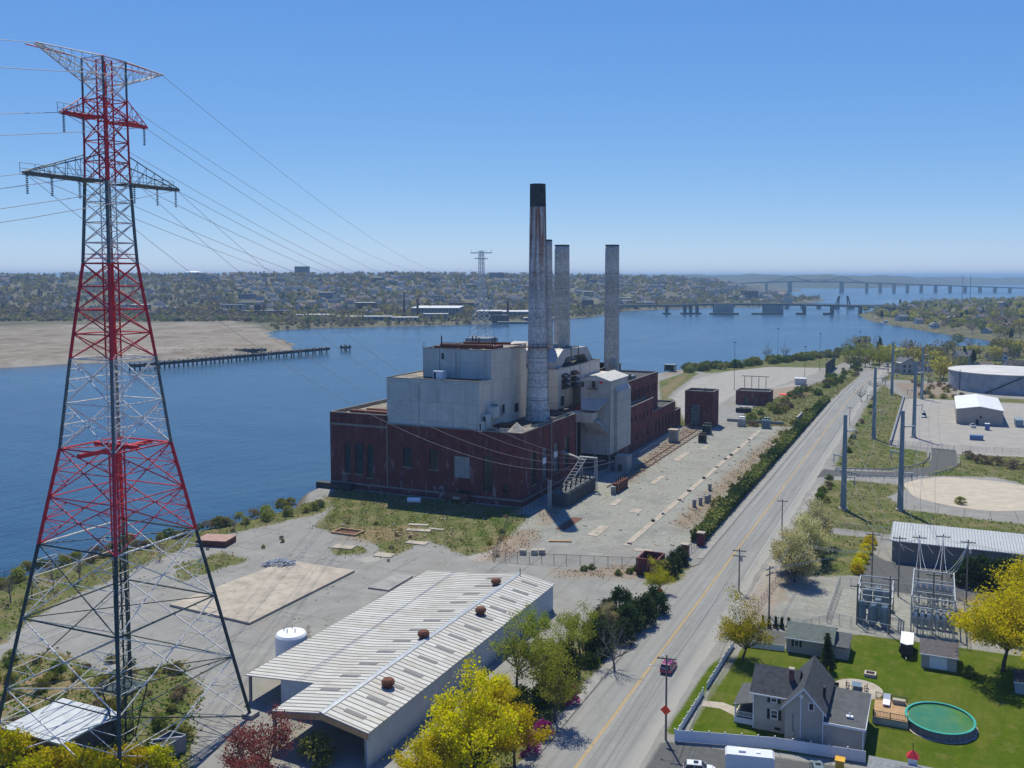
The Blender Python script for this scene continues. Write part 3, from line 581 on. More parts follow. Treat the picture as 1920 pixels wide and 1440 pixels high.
# front cladding joints, door shed on lower roof, ladder
for a in ((-35.3,-35.15,.5,.6,24,37),(-26.2,-26.05,9.28,9.4,39,47.6),(-32.4,-32.2,9.28,9.4,38.6,48)): MB().box(*a).build('cladding_joint', M['grey_metal'], ps)
h = MB().box(-32.2,-28.6,4.6,7.2,38.36,41.0).build('roof_hut', M['white'], ps); MB().box(-31.9,-31.1,4.55,4.6,38.4,40.6).build('door', M['dark_metal'], h)
MB().box(-31.6,-30.7,9.3,9.4,44.5,46.5).build('louvre', M['dark_metal'], ps)
rr = MB()
for i in range(5): rr.box(-36+i*4.2,-33+i*4.2,12+i*1.2,20+i*1.2,47.7,48.7)
rr.tube((-34,13,49),(-16,15,49),.5,.5,8); rr.tube((-30,22,49.2),(-14,26,49.2),.45,.45,8); rr.build('roof_pipes', M['rust'], ps)
for (x,y,hh) in ((-33,12,3.2),(-27.5,24,2.6),(-26.4,24.5,2.6),(-23,20,2.4),(-18,22,2.6),(-15.5,15,2.3)): MB().cyl(x,y,47.7,47.7+hh+1.2,.22,.22,8).build('vent_pipe', M['dark_metal'], ps)
ld = MB()
for s in (-.35,.35): ld.tube((-38.9,10.2+s,36),(-38.9,10.2+s,50),.06)
for i in range(20): ld.tube((-38.9,9.85,37+i*.6),(-38.9,10.55,37+i*.6),.04)
ld.build('ladder', M['dark_metal'], ps)
# side lean-to boxes, ducts by the cladding
MB().box(-13.2,-10.2,5.5,9.5,26.5,30.0).build('side_box', M['cream_front'], ps); MB().box(-13.2,-11.2,2.2,5,24.5,28.0).build('side_box', M['cream_front'], ps); b_ = MB().box(-13.2,-11.8,-.1,1.8,22.9,26.0).build('side_box', M['cream_front'], ps)
MB().box(-12.7,-12.2,-.16,-.1,23.2,25.4).build('louvre', M['dark_metal'], ps); MB().box(-12.6,-11.8,2.14,2.2,25.2,27.4).build('louvre', M['dark_metal'], ps)
d = MB(); d.extr_x([(9.5,26),(14,26),(12.5,29.5),(9.5,30.5)], -13.2, -11); d.build('side_duct', M['grey_metal'], ps)
m_ = MB(); m_.box(-12.5,-8,10,16,22.6,23.6); m_.box(-8.5,-6.5,12,14,22.6,24.0); m_.build('roof_plant', M['rust'], ps)
m_ = MB(); m_.lathe(-3.2, 7.5, [(3.0,22.6),(2.6,23.0),(.3,25.2),(.05,25.4)], 10); m_.build('roof_cone', M['concrete'], ps)
rl = MB()
for i in range(11):
    x = -12 + i*1.25; rl.tube((x,.25,23.3),(x,.25,24.4),.04)
for i in range(30):
    y = .3 + i*1.5; rl.tube((1.75,y,23.3),(1.75,y,24.4),.04)
for zz in (23.9,24.4): rl.tube((-12,.25,zz),(1.75,.25,zz),.04); rl.tube((1.75,.25,zz),(1.75,44,zz),.04)
rl.build('roof_railing', M['galv'], ps)
for (x,y,a,b) in ((-4,38,3,4),(-1,42,2,2),(-9,44,4,3),(-6,50,3,3),(-1.5,30,2,3)): MB().box(x,x+a,y,y+b,22.6,23.6+.1*a).build('roof_plant', M['dark_metal'], ps)
# second cream block behind the front stack
b2 = MB(); fr3 = F_right(-9); hs = [(59.5,63.3,23.4,27.1)]
holed(b2, fr3, 56.8, 103, 22, 37.7, hs, .3); b2.quad((-44,56.8,22),(-9,56.8,22),(-9,56.8,37.7),(-44,56.8,37.7)); b2.quad((-9,103,22),(-44,103,22),(-44,103,37.7),(-9,103,37.7)); b2.build('side_cladding', M['cream_side'], ps)
window(ps, fr3, hs[0], 2, 2, .3, M['dark_metal'], M['glass'], .08)
parapet_roof(ps, -44, -8.95, 56.75, 103.05, 37.75, M['roof_tar'], M['grey_metal'], .4, .3)
for y in (69, 80, 91): MB().box(-9,-8.9,y,y+.15,23,37.4).build('cladding_joint', M['grey_metal'], ps)
for y0, zc in ((60.5,34.6),(60.5,32.6),(60.5,30.6),(70,34.9),(70,32.6),(70,30.4)):
    s = MB(); s.extr_y([(-9,zc-.8),(-9,zc+.9),(-7.4,zc+.1),(-7.2,zc-.6)], y0, y0+5); s.build('fan_hood', M['dark_metal'] if zc < 34.7 else M['rust'], ps)
# stepped brown structure between block and filter house
MB().box(-8.9,-4.5,72,84,22.7,30.5).build('link_bay', M['wood'], ps); MB().box(-8.9,-2,86,104,22.7,32.6).build('link_bay', M['cream_side'], ps)
# bent duct across roof
dk = MB(); prof = [(58,37.4),(58,40.0),(66.2,44.2),(92,43.7),(99,38.5),(99,37.4),(94,37.4),(89.5,40.9),(70,41.1),(64,37.4)]
dk.extr_x(prof, -16, -10.8); dk.build('roof_duct', M['duct'], ps)
fr_ = MB()
for y in (74.5, 82.5):
    for x in (-10.7,-16.1): fr_.tube((x,y,37.3),(x,y,44.4),.16)
    fr_.tube((-16.1,y,44.3),(-10.7,y,44.3),.16)
for z in (39.3,44.3): fr_.tube((-10.7,74.5,z),(-10.7,82.5,z),.12)
fr_.build('duct_frame', M['dark_metal'], ps)
pt = MB(); pt.extr_x([(60,37.3),(60,44),(72,46.5),(98,42.2),(104,40),(104,37.3)], -34, -20); pt.build('penthouse', M['duct'], ps)
MB().box(-44,-10,103.1,134,22,33.2).build('rear_block', M['brick'], ps); parapet_roof(ps, -44.05,-9.95,103.15,134.05,33.3,M['roof_gravel'],M['coping'],.1,.3)
MB().cyl(-13,107,33.3,36.4,.6,.5,10).build('roof_vent', M['dark_metal'], ps)

# smokestacks
def stack(x, y, zb, zt, rb, rt, mat, label, flare=0, rusty=False):
    t = thing('smokestack', label, 'smokestack', x, y, zb)
    n = 20; prof = []
    for i in range(n+1):
        k = i/n; z = zb + (zt-zb)*k; r = rb + (rt-rb)*min(1, k*1.0); r += flare*max(0, 1-k*4.2)**2
        prof.append((r, z))
    top = zt-7.6 if rusty else zt
    pr = [p for p in prof if p[1] < top] + [(rt if not rusty else rt+.04, top)]
    m = MB(); m.lathe(x, y, pr, 32); m.f.pop(-1); m.m.pop(); m.build('shaft', mat, t, smooth=True)
    if rusty:
        m = MB(); m.lathe(x, y, [(rt+.10,top-.05),(rt+.06,zt),(rt-.5,zt),(rt-.5,zt-3)], 32); m.build('black_top', M['stack_black'], t, smooth=False)
    else:
        m = MB(); m.lathe(x, y, [(rt+.02,zt-.6),(rt+.06,zt),(rt-.45,zt),(rt-.45,zt-3)], 32); m.build('rim', M['stack_black'], t)
    return t
s1 = stack(-6.5, 32, 22.4, 103.2, 3.75, 2.62, M['stack_main'], 'tallest smokestack, pale peeling paint with black top and rust streaks', .55, True)
pf = MB(); pf.lathe(-6.5,32,[(3.3,47.6),(4.6,47.7),(4.6,47.9),(3.3,47.9)],20)
for i in range(16):
    a = 2*math.pi*i/16; b = 2*math.pi*(i+1)/16; p = lambda t, z: (-6.5+4.5*math.cos(t), 32+4.5*math.sin(t), z)
    pf.tube(p(a,47.9),p(a,49.1),.05); pf.tube(p(a,49.1),p(b,49.1),.05); pf.tube(p(a,48.5),p(b,48.5),.05)
for z in (47.7, 48.9): pf.tube((-10.9,30.5,z),(-13.3,27,z),.12); pf.tube((-9.8,28.9,z),(-13.3,24,z),.12)
pf.build('gallery', M['rust'], s1)
ld = MB()
for a in (-.15,.15): ld.tube((-6.5+4.1*math.cos(a),32+4.1*math.sin(a),23),(-6.5+2.75*math.cos(a),32+2.75*math.sin(a),101),.05)
for i in range(70):
    k = i/70; r = 4.1+(2.75-4.1)*k; ld.tube((-6.5+r,31.5,23+78*k),(-6.5+r,32.5,23+78*k),.035)
ld.build('ladder', M['dark_metal'], s1)
for z in (26, 29.5, 34, 39, 44):
    rr_ = 3.75+.55*max(0,1-(z-22.4)/80.8*4.2)**2 - (z-22.4)/80.8*1.13; MB().lathe(-6.5,32,[(rr_+.0,z),(rr_+.09,z),(rr_+.09,z+.3),(rr_,z+.3)],28).build('steel_band', M['concrete_grey'], s1)
stack(-20, 69.6, 30, 86, 3.6, 3.05, M['stack'], 'slim smokestack almost hidden behind the tallest black-topped one')
stack(-20, 88, 30, 84.6, 3.45, 2.95, M['stack'], 'mottled grey smokestack rising behind the bent roof duct')
stack(-8, 115.2, 30, 85.3, 3.3, 2.95, M['stack'], 'mottled grey smokestack with a pale arch at its foot, behind the filter house')
a_ = MB(); a_.cyl(-6.6,112.2,31,36.2,.1,.1,8); a_.lathe(-6.4,112.4,[(1.9,33.2),(1.9,35),(1.5,36.2),(.7,36.9),(.1,37.1)],12); o = a_.build('dome_cap', M['concrete_grey'], ps)

# filter house on legs
fh = thing('filter_house', 'tall grey metal clad filter house on legs against the brick hall', 'industrial building', 4, 71, 0)
m = MB(); m.add([(-1.5,60.8,6.2),(10,60.8,6.2),(10,60.8,33.8),(4.2,60.8,35.6),(-1.5,60.8,33.8),(-1.5,82,6.2),(10,82,6.2),(10,82,33.8),(4.2,82,35.6),(-1.5,82,33.8)],
   [(0,1,2,3,4),(9,8,7,6,5),(1,6,7,2),(5,0,4,9),(0,5,6,1)]); m.build('cladding', M['filter'], fh)
m = MB(); m.add([(-1.9,60.4,33.7),(4.2,60.4,35.7),(10.3,60.4,33.7),(-1.9,82.4,33.7),(4.2,82.4,35.7),(10.3,82.4,33.7),(-1.9,60.4,33.5),(10.3,60.4,33.5),(-1.9,82.4,33.5),(10.3,82.4,33.5)],[(0,1,4,3),(1,2,5,4),(0,6,7,2,1),(2,7,9,5),(6,0,3,8)]); m.build('roof', M['filter_roof'], fh)
m = MB(); m.extr_y([(10,31),(11.2,29),(11.2,7),(10,6.2)], 66, 82.2); m.build('side_bay', M['filter'], fh)
m = MB(); m.add([(-1.5,60.75,27),(9.9,60.75,27.1),(6.5,56.5,23),(.6,56.5,23.2),(-1.5,60.75,23),(6.5,60.75,23)],[(0,1,2,3),(0,3,4),(1,5,2)]); m.build('hood', M['filter'], fh)
m = MB().box(-3.4,5.2,55.5,60.7,18.6,22.2).build('duct_box', M['cream_side'], fh)
m = MB(); m.add([(1.1,56,18.6),(6.3,56,19.3),(10.1,60.7,13.6),(2,60.7,13.6),(1.1,60.7,18.6),(6.3,60.7,19.3)],[(0,1,2,3),(1,5,2),(0,3,4)]); m.build('chute', M['filter'], fh)
m = MB()
for z in (12.4, 19, 25.4, 29.6): m.box(10.0,10.08,60.8,66,z,z+.14); m.box(11.2,11.26,66,82,z,z+.14)
m.box(9.95,10.1,60.7,60.85,6.2,33.7); m.build('cladding_joint', M['grey_metal'], fh)
f6 = F_front(60.8)
dr = MB().box(2.4,4.8,60.66,60.76,30.8,33.8).build('door_frame', M['concrete'], fh); MB().box(3.0,4.2,60.6,60.66,31,33.6).build('door', M['dark_metal'], dr); MB().box(5.9,7.2,60.66,60.78,32.6,34).build('red_box', M['red_paint'], fh)
MB().box(-1.3,-.2,60.6,60.78,31,33).build('door', M['dark_metal'], fh)
bl = MB()
for x in (1.6, 5.4): bl.tube((x,60.7,30.7),(x,59.3,30.7),.06); bl.tube((x,59.3,30.7),(x,59.3,31.8),.05)
bl.box(1.6,5.4,59.3,60.7,30.6,30.7); bl.tube((1.6,59.3,31.8),(5.4,59.3,31.8),.05); bl.build('balcony', M['dark_metal'], fh)
for (x,y) in ((-1.2,61.2),(9.7,61.2),(-1.2,81.6),(9.7,81.6),(4.2,61.2),(9.7,71)): MB().box(x-.25,x+.25,y-.25,y+.25,-.1,6.3).build('leg', M['grey_metal'], fh)
for (x,y) in ((-2.6,57),(-1.6,57)): MB().tube((x,y,0),(x,y,18.6),.18).build('support_post', M['galv'], fh)
for a, b in (((9.7,61.2,.3),(9.7,71,6)),((9.7,71,.3),(9.7,81.6,6)),((-1.2,61.2,.3),(4.2,61.2,6))): MB().tube(a,b,.12).build('cross_brace', M['grey_metal'], fh)
m = MB(); 
for x in (1.5, 6.5):
    m.add([(x-2,63,6.3),(x+2,63,6.3),(x+2,80,6.3),(x-2,80,6.3),(x-.5,66,3),(x+.5,66,3),(x+.5,77,3),(x-.5,77,3)],[(0,1,5,4),(1,2,6,5),(2,3,7,6),(3,0,4,7),(4,5,6,7)])
m.build('hopper', M['dark_metal'], fh)
M['dark_wall'] = M['concrete_grey']
hs_ = thing('concrete_plant_hut', 'stained concrete hut under the corner of the filter house', 'hut', 13, 66, 0); MB().box(11,15.5,64,70,0,5).build('wall', M['concrete_grey'], hs_); MB().box(10.8,15.7,63.8,70.2,5,5.4).build('roof', M['concrete'], hs_); MB().box(12.2,13.6,63.95,64.05,.1,2.4).build('door', M['dark_metal'], hs_)

# rear brick wings stepping down
def wing(name, label, x0, x1, y0, y1, zt, holes_r, nx=2, nz=3):
    t = thing(name, label, 'building', (x0+x1)/2, (y0+y1)/2, 0)
    m = MB(); f = F_right(x1); holed(m, f, y0, y1, -1, zt, holes_r, .35)
    m.quad((x0,y0,-1),(x1,y0,-1),(x1,y0,zt),(x0,y0,zt)); m.quad((x1,y1,-1),(x0,y1,-1),(x0,y1,zt),(x1,y1,zt)); m.quad((x0,y1,-1),(x0,y0,-1),(x0,y0,zt),(x0,y1,zt)); m.build('brick_wall', M['brick2'], t)
    parapet_roof(t, x0, x1, y0, y1, zt, M['roof_tar'], M['coping'], .8, .4)
    for h in holes_r: window(t, f, h, nx, nz, .35, M['dark_metal'], M['glass'], .08)
    return t
t = wing('brick_wing', 'tall rear brick wing of the power station with a row of narrow windows', -30, 2, 104.5, 152, 28.3, [(108+i*3.6,109.6+i*3.6,20,23.4) for i in range(12)], 1, 2)
MB().box(-6,0,108,118,27.5,30.4).build('green_roof_box', M['green_paint'], t); MB().box(-8,-1,122,128,27.5,29).build('skylight', M['glass_grey'], t)
wing('brick_wing', 'middle height rear brick wing with scattered small windows behind the filter house', 2.05, 6, 84, 131.6, 19, [(88+i*5.6,89.8+i*5.6,12,14.6) for i in range(8)]+[(90+i*8,92+i*8,4,7) for i in range(5)], 2, 2)
wing('brick_wing', 'low rear brick wing with tall dark window bays near the brick tower', -8, 6, 131.7, 168, 13, [(134.5+i*5.5,136.8+i*5.5,2.5,8.5) for i in range(6)], 2, 4)
wing('brick_wing', 'lowest brick annex at the end of the rear wings', -4, 6, 168.1, 178.5, 8.4, [(170,172,1.5,5),(174,176,1.5,5)], 2, 3)
# ------------------------------------------------------------------ long metal warehouse
def wh_z(x): return 7.0-(x-36.8)*.175 if x >= 36.8 else (7.0-(36.8-x)*.152 if x >= 27.6 else 5.6-(27.6-x)*.082)
wh = thing('warehouse', 'long low warehouse with striped pale metal roof and open shed side', 'warehouse', 36, -114, 0)
def tin():
    m, t, b, o = newmat('tin_roof'); g = t.nodes.new('ShaderNodeNewGeometry'); sx = t.nodes.new('ShaderNodeSeparateXYZ'); t.links.new(g.outputs['Position'], sx.inputs[0]); wn = t.nodes.new('ShaderNodeTexWhiteNoise'); cb = t.nodes.new('ShaderNodeCombineXYZ')
    t.links.new(math_(t,'FLOOR',math_(t,'DIVIDE',math_(t,'ADD',sx.outputs[1],149.6),1.2)), cb.inputs[0]); t.links.new(math_(t,'FLOOR',math_(t,'DIVIDE',sx.outputs[0],6.1)), cb.inputs[1]); t.links.new(cb.outputs[0], wn.inputs['Vector'])
    c = mixc(t, wn.outputs['Value'], (.41,.395,.355), (.52,.51,.475)); c = mixc(t, mrange(t, noise(t, .25, 6, .75), .5, .68, 0, .55), c, (.36,.30,.22)); c = mixc(t, mrange(t, noise(t, 1, 5, .7, pos(t,(.06,1.6,1))), .58, .72, 0, .6), c, (.27,.17,.10))
    t.links.new(c, b.inputs['Base Color']); b.inputs['Roughness'].default_value = .6; b.inputs['Specular IOR Level'].default_value = .3; return m
M['tin_roof'] = tin()
M['tin_dark'] = plain('roof_rib', (.31,.30,.275), .7, 0, .2); M['tin_wall'] = siding_mat('tin_wall', (.46,.50,.53), .2, 1.6)
r = MB(); xs_ = [13.3, 27.6, 36.8, 45.1]
def roofslab(m, xa, xb, ya, yb):
    za, zb = wh_z(xa), wh_z(xb); m.add([(xa,ya,za),(xb,ya,zb),(xb,yb,zb),(xa,yb,za),(xa,ya,za-.18),(xb,ya,zb-.18),(xb,yb,zb-.18),(xa,yb,za-.18)],[(0,1,2,3),(7,6,5,4),(0,4,5,1),(1,5,6,2),(2,6,7,3),(3,7,4,0)])
roofslab(r, 36.8, 45.1, -150, -78.2); roofslab(r, 27.6, 36.8, -150, -78.2); roofslab(r, 13.3, 27.6, -139.4, -78.2); ro = r.build('roof', M['tin_roof'], wh)
rb = MB()
for i in range(60):
    y = -149.6 + i*1.2
    for xa, xb in ((36.9,45.12),(27.6,36.7)) + (((13.3,27.6),) if y > -139.2 else ()):
        za, zb = wh_z(xa)+.01, wh_z(xb)+.01
        rb.add([(xa,y,za),(xb,y,zb),(xb,y+.16,zb),(xa,y+.16,za),(xa,y,za+.06),(xb,y,zb+.06),(xb,y+.16,zb+.06),(xa,y+.16,za+.06)],[(4,5,6,7),(0,1,5,4),(1,2,6,5),(2,3,7,6),(3,0,4,7)])
tag(rb.build('roof_rib', M['tin_dark'], ro), kind='stuff')
MB().add([(36.3,-150.1,7.02),(36.8,-150.1,7.22),(37.3,-150.1,7.02),(36.3,-78.1,7.02),(36.8,-78.1,7.22),(37.3,-78.1,7.02)],[(0,1,4,3),(1,2,5,4),(0,2,1),(3,4,5)]).build('ridge_cap', M['galv'], ro)
M['skylight'] = plain('roof_skylight', (.17,.165,.165), .5, 0, .2, 1)
random.seed(5)
for i in range(13):
    y = -147.5 + i*5.4
    for xa, xb in ((39.0+.5*(i%2),42.6+.4*(i%2)),(30.6,34.2)) if i > 0 else ((39.0,42.6),):
        za, zb = wh_z(xa)+.03, wh_z(xb)+.03; MB().add([(xa,y,za),(xb,y,zb),(xb,y+.95,zb),(xa,y+.95,za),(xa,y,za+.04),(xb,y,zb+.04),(xb,y+.95,zb+.04),(xa,y+.95,za+.04)],[(4,5,6,7),(0,1,5,4),(1,2,6,5),(2,3,7,6),(3,0,4,7)]).build('skylight', M['skylight'], ro)
for x, y in ((40.4,-137.3),(36.0,-118.6),(39.6,-102.9),(35.2,-87.0)):
    z = wh_z(x); v = MB(); v.lathe(x, y, [(.75,z-.1),(.75,z+.5),(1.05,z+.55),(1.1,z+1.0),(.8,z+1.35),(.1,z+1.5)], 14); v.build('roof_ventilator', M['rust'], ro, smooth=False)
w = MB(); w.quad((44.8,-149.6,0),(44.8,-78.5,0),(44.8,-78.5,5.5),(44.8,-149.6,5.5)); w.quad((44.5,-149.6,0),(44.5,-78.5,0),(44.5,-78.5,5.5),(44.5,-149.6,5.5))
w.quad((44.8,-78.5,0),(13.6,-78.5,0),(13.6,-78.5,4.3),(44.8,-78.5,5.5)); w.add([(44.8,-78.5,5.5),(36.8,-78.5,6.8),(27.6,-78.5,5.4),(13.6,-78.5,4.3)],[(0,1,2,3)]); w.quad((44.5,-149.6,0),(44.8,-149.6,0),(44.8,-149.6,5.5),(44.5,-149.6,5.5))
w.quad((27.7,-139.4,0),(27.7,-79,0),(27.7,-79,5.4),(27.7,-139.4,5.4)); w.quad((20.6,-139.2,0),(27.7,-139.2,0),(27.7,-139.2,5.4),(20.6,-139.2,4.85)); w.quad((27.7,-100,0),(44.5,-100,0),(44.5,-100,5.4),(27.7,-100,5.4))
w.build('wall', M['tin_wall'], wh)
fb = MB(); fb.add([(27.6,-150.06,5.4),(36.8,-150.06,6.8),(45.1,-150.06,5.35),(45.1,-150.06,4.5),(36.8,-150.06,5.9),(27.6,-150.06,4.5),(27.6,-149.9,4.5),(36.8,-149.9,5.9),(45.1,-149.9,4.5)],[(0,1,4,5),(1,2,3,4),(5,4,7,6),(4,3,8,7)]); fb.build('fascia', M['timber'], wh)
for (x,y) in ((27.8,-149.6),(44.3,-149.4),(14,-139),(14,-124),(14,-109),(14,-94),(14,-79.2)): MB().box(x-.2,x+.2,y-.2,y+.2,0,wh_z(x)-.2).build('post', M['grey_metal'], wh)
MB().cyl(37.4,-79.5,7.0,8.4,.1,.1,6).build('vent_pipe', M['dark_metal'], ro)

tk = thing('storage_tank', 'white upright cylindrical storage tank with caged ladder beside the warehouse', 'tank', 9.5, -122.4, 0)
m = MB(); m.lathe(9.5,-122.4,[(2.9,0),(2.9,4.7),(2.6,5.1),(1.4,5.45),(.05,5.6)],28); m.build('shell', M['white'], tk, smooth=False)
ld = MB()
for s in (-.3,.3): ld.tube((12.5,-121.2+s,0),(12.5,-121.2+s,6.6),.04)
for i in range(16): ld.tube((12.5,-121.5,.4*i+.3),(12.5,-120.9,.4*i+.3),.03)
for i in range(5):
    z = 2.6+i*.9
    pts = [(12.5+.7*math.sin(t), -121.2-.45*math.cos(t), z) for t in np.linspace(0, math.pi, 6)]; ld.path(pts, .03)
ld.build('ladder', M['rust'], tk)
for (x,y) in ((8.2,-122.8),(9.4,-123.4),(10.6,-122.6),(9.0,-121.4)): MB().cyl(x,y,5.2,6.1,.1,.1,6).build('vent_pipe', M['grey_metal'], tk)

# ------------------------------------------------------------------ lattice river-crossing tower
TX, TY = 4.8, -157.0
LV = [(0,13.25),(10.5,11.45),(21,9.7),(32,7.85),(39,6.7),(46.2,5.5),(53,4.85),(59.7,4.2),(63.4,3.8),(67,3.4),(70.5,3.02),(73.9,2.65),(77,2.52),(80,2.4),(83,2.3),(86,2.2),(89,2.15),(92,2.12),(95.4,2.1),(98,2.1),(100.8,2.1),(104,2.1)]
def hs(z): return float(np.interp(z, [a for a,_ in LV], [b for _,b in LV]))
def band(z): return 'green_paint' if z < 32 else 'red_paint' if z < 46 else 'white_paint' if z < 59.5 else 'red_paint' if z < 73.8 else 'white_paint' if z < 85.9 else 'red_paint' if z < 98.5 else 'white_paint'
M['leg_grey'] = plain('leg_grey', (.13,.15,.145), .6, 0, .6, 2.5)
py = thing('transmission_tower', 'giant red and white lattice transmission tower standing over the near river bank', 'transmission tower', TX, TY, 0)
CS = ((1,1),(1,-1),(-1,-1),(-1,1))
def cn(i, z): s = hs(z); return Vector((TX+CS[i%4][0]*s, TY+CS[i%4][1]*s, z))
def bar(name, p, q, r, mat, n=5, par=None): return MB().tube(p, q, r, r, n).build(name, M[mat], par or py)
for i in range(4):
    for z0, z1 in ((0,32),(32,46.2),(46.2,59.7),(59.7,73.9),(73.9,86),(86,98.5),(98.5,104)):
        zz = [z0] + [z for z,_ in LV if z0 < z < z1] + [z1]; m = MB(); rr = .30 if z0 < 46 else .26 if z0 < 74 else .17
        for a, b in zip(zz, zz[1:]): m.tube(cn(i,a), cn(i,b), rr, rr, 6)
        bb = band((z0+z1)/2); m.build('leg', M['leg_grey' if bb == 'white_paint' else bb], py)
    MB().box(cn(i,0).x-1, cn(i,0).x+1, cn(i,0).y-1, cn(i,0).y+1, -.5, .7).build('footing', M['concrete_grey'], py)
lat = {k: MB() for k in ('green_paint','red_paint','white_paint')}
for k, ((z0,_),(z1,_)) in enumerate(zip(LV, LV[1:])):
    zm = (z0+z1)/2; c = band(zm); big = z0 < 59; rr = .10 if z0 < 46 else .10 if z0 < 74 else .085
    for i in range(4):
        a0, b0, a1, b1 = cn(i,z0), cn(i+1,z0), cn(i,z1), cn(i+1,z1)
        cc = c if z0 >= 32 else ('white_paint' if (i+k) % 3 else 'green_paint')
        bar('brace', a0, b1, rr, cc); bar('brace', b0, a1, rr, cc if z0 >= 32 else 'white_paint')
        bar('strut', a1, b1, rr*(1.4 if z1 in (32,46.2,21) else 1), 'green_paint' if z1 in (21, 32) and i % 2 else (c if z1 != 32 else 'white_paint'))
        X = (a0+b1)/2*.5 + (b0+a1)/2*.5
        if big:
            lk = lat['white_paint' if z0 < 32 else c]; r2 = .055
            mid0 = (a0+b0)/2
            w_ = (a0-b0).length/((a0-b0).length+(a1-b1).length); X = a0.lerp(b1, w_)
            for (p, q) in ((a0,a1),(b0,b1)):
                m1 = p.lerp(q, .5*w_+.0); m2 = p.lerp(q, w_+(1-w_)*.5); n1 = p.lerp(X, .5); n2 = q.lerp(X, .5); mx = p.lerp(q, w_)
                lk.tube(m1, n1, r2, r2, 4, False); lk.tube(m2, n2, r2, r2, 4, False); lk.tube(mx, X, r2*1.3, r2*1.3, 4, False); lk.tube(mx, n1, r2, r2, 4, False); lk.tube(mx, n2, r2, r2, 4, False)
    if z1 in (10.5, 21, 32, 46.2, 59.7, 73.9): bar('diaphragm', cn(0,z1), cn(2,z1), .08, band(z1-1)); bar('diaphragm', cn(1,z1), cn(3,z1), .08, band(z1-1))
for k, m in lat.items():
    if m.v: tag(m.build('lattice', M[k], py), kind='stuff')
# central ladder shaft with platforms
for z0, z1 in ((0,32),(32,46.2),(46.2,59.7),(59.7,73.9),(73.9,86),(86,104)):
    m = MB(); s = .75; c = band((z0+z1)/2)
    for (a, b) in CS: m.tube((TX+a*s,TY+b*s,z0),(TX+a*s,TY+b*s,z1),.11 if c != 'red_paint' else .16,None,4,False)
    n = max(2, int((z1-z0)/2.1))
    for j in range(n):
        za, zb = z0+(z1-z0)*j/n, z0+(z1-z0)*(j+1)/n
        for i in range(4):
            p, q = CS[i], CS[(i+1)%4]; m.tube((TX+p[0]*s,TY+p[1]*s,za),(TX+q[0]*s,TY+q[1]*s,zb),.05,None,4,False); m.tube((TX+p[0]*s,TY+p[1]*s,zb),(TX+q[0]*s,TY+q[1]*s,zb),.05,None,4,False)
    m.build('ladder_shaft', M[c], py)
m = MB().box(TX-2.6,TX+2.6,TY-2.2,TY+2.2,8.0,8.25)
for (a,b) in CS: m.tube((TX+a*2.5,TY+b*2.1,8.2),(TX+a*2.5,TY+b*2.1,9.5),.06)
for i in range(4): p, q = CS[i], CS[(i+1)%4]; m.tube((TX+p[0]*2.5,TY+p[1]*2.1,9.5),(TX+q[0]*2.5,TY+q[1]*2.1,9.5),.05); m.tube((TX+p[0]*.9,TY+p[1]*.9,0),(TX+p[0]*2.5,TY+p[1]*2.1,8),.12)
m.build('platform', M['green_paint'], py)
for dx, dy, L_ in ((0,1,6.5),(1,0,4.0)): MB().box(TX-.35-dx*L_,TX+.35+dx*L_,TY-.35-dy*L_,TY+.35+dy*L_,45.4+dx*.5,46.0+dx*.5).build('red_beam', M['red_paint'], py)
m = MB().box(TX-2.6,TX+2.6,TY-2.6,TY+2.6,73.85,74.05)
for i in range(4):
    p, q = CS[i], CS[(i+1)%4]
    for zz in (74.7,75.3): m.tube((TX+p[0]*2.6,TY+p[1]*2.6,zz),(TX+q[0]*2.6,TY+q[1]*2.6,zz),.05)
m.build('platform', M['red_paint'], py)
# crossarms run along the road direction
def arm(zb, L_, ztop, ctip, mat, flat=True, rail=True):
    for s in (-1, 1):
        a = MB(); w0 = 2.1
        tip = Vector((TX, TY+s*L_, ctip))
        for sx in (-1, 1):
            b0 = Vector((TX+sx*w0, TY+s*2.1, zb)); t0 = Vector((TX+sx*w0, TY+s*2.1, ztop)); tp = tip + Vector((sx*.35,0,0))
            a.tube(b0, tp, .14 if flat else .1); a.tube(t0, tp, .09)
            n = 6 if L_ > 8 else 4
            for k in range(n):
                u, v = k/n, (k+1)/n; a.tube(b0.lerp(tp,u), t0.lerp(tp,v), .05, None, 4, False); a.tube(b0.lerp(tp,v), t0.lerp(tp,v), .05, None, 4, False)
                a.tube(b0.lerp(tp,u), Vector((TX-sx*w0,TY+s*2.1,zb)).lerp(tip-Vector((sx*.35,0,0)),v), .06, None, 4, False)
        if flat:
            pl = [(TX-1.5,TY+s*2.1),(TX+1.5,TY+s*2.1),(TX+.5,TY+s*L_),(TX-.5,TY+s*L_)]; a.prism(pl if s < 0 else pl[::-1], zb-.18, zb+.05)
        o = a.build('crossarm', M[mat], py)
        if rail:
            g = MB(); n = 5
            for k in range(n+1):
                y = TY+s*(2.2+(L_-2.2)*k/n); g.tube((TX-.8,y,zb),(TX-.8,y,zb+1.5),.04)
            for zz in (.75,1.5): g.tube((TX-.8,TY+s*2.2,zb+zz),(TX-.8,TY+s*L_,zb+zz),.04)
            g.build('railing', M['grey_metal'], o)
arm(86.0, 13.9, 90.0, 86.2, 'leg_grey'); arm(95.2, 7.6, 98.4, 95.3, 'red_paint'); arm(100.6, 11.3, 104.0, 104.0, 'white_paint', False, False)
bm = MB(); bm.tube((TX-2.1,TY-11.3,104.05),(TX-2.1,TY+11.3,104.05),.09); bm.tube((TX+2.1,TY-2,104.05),(TX,TY+11.3,104.05),.09); bm.tube((TX+2.1,TY-2,104.05),(TX,TY-11.3,104.05),.09); bm.build('top_chord', M['red_paint'], py)
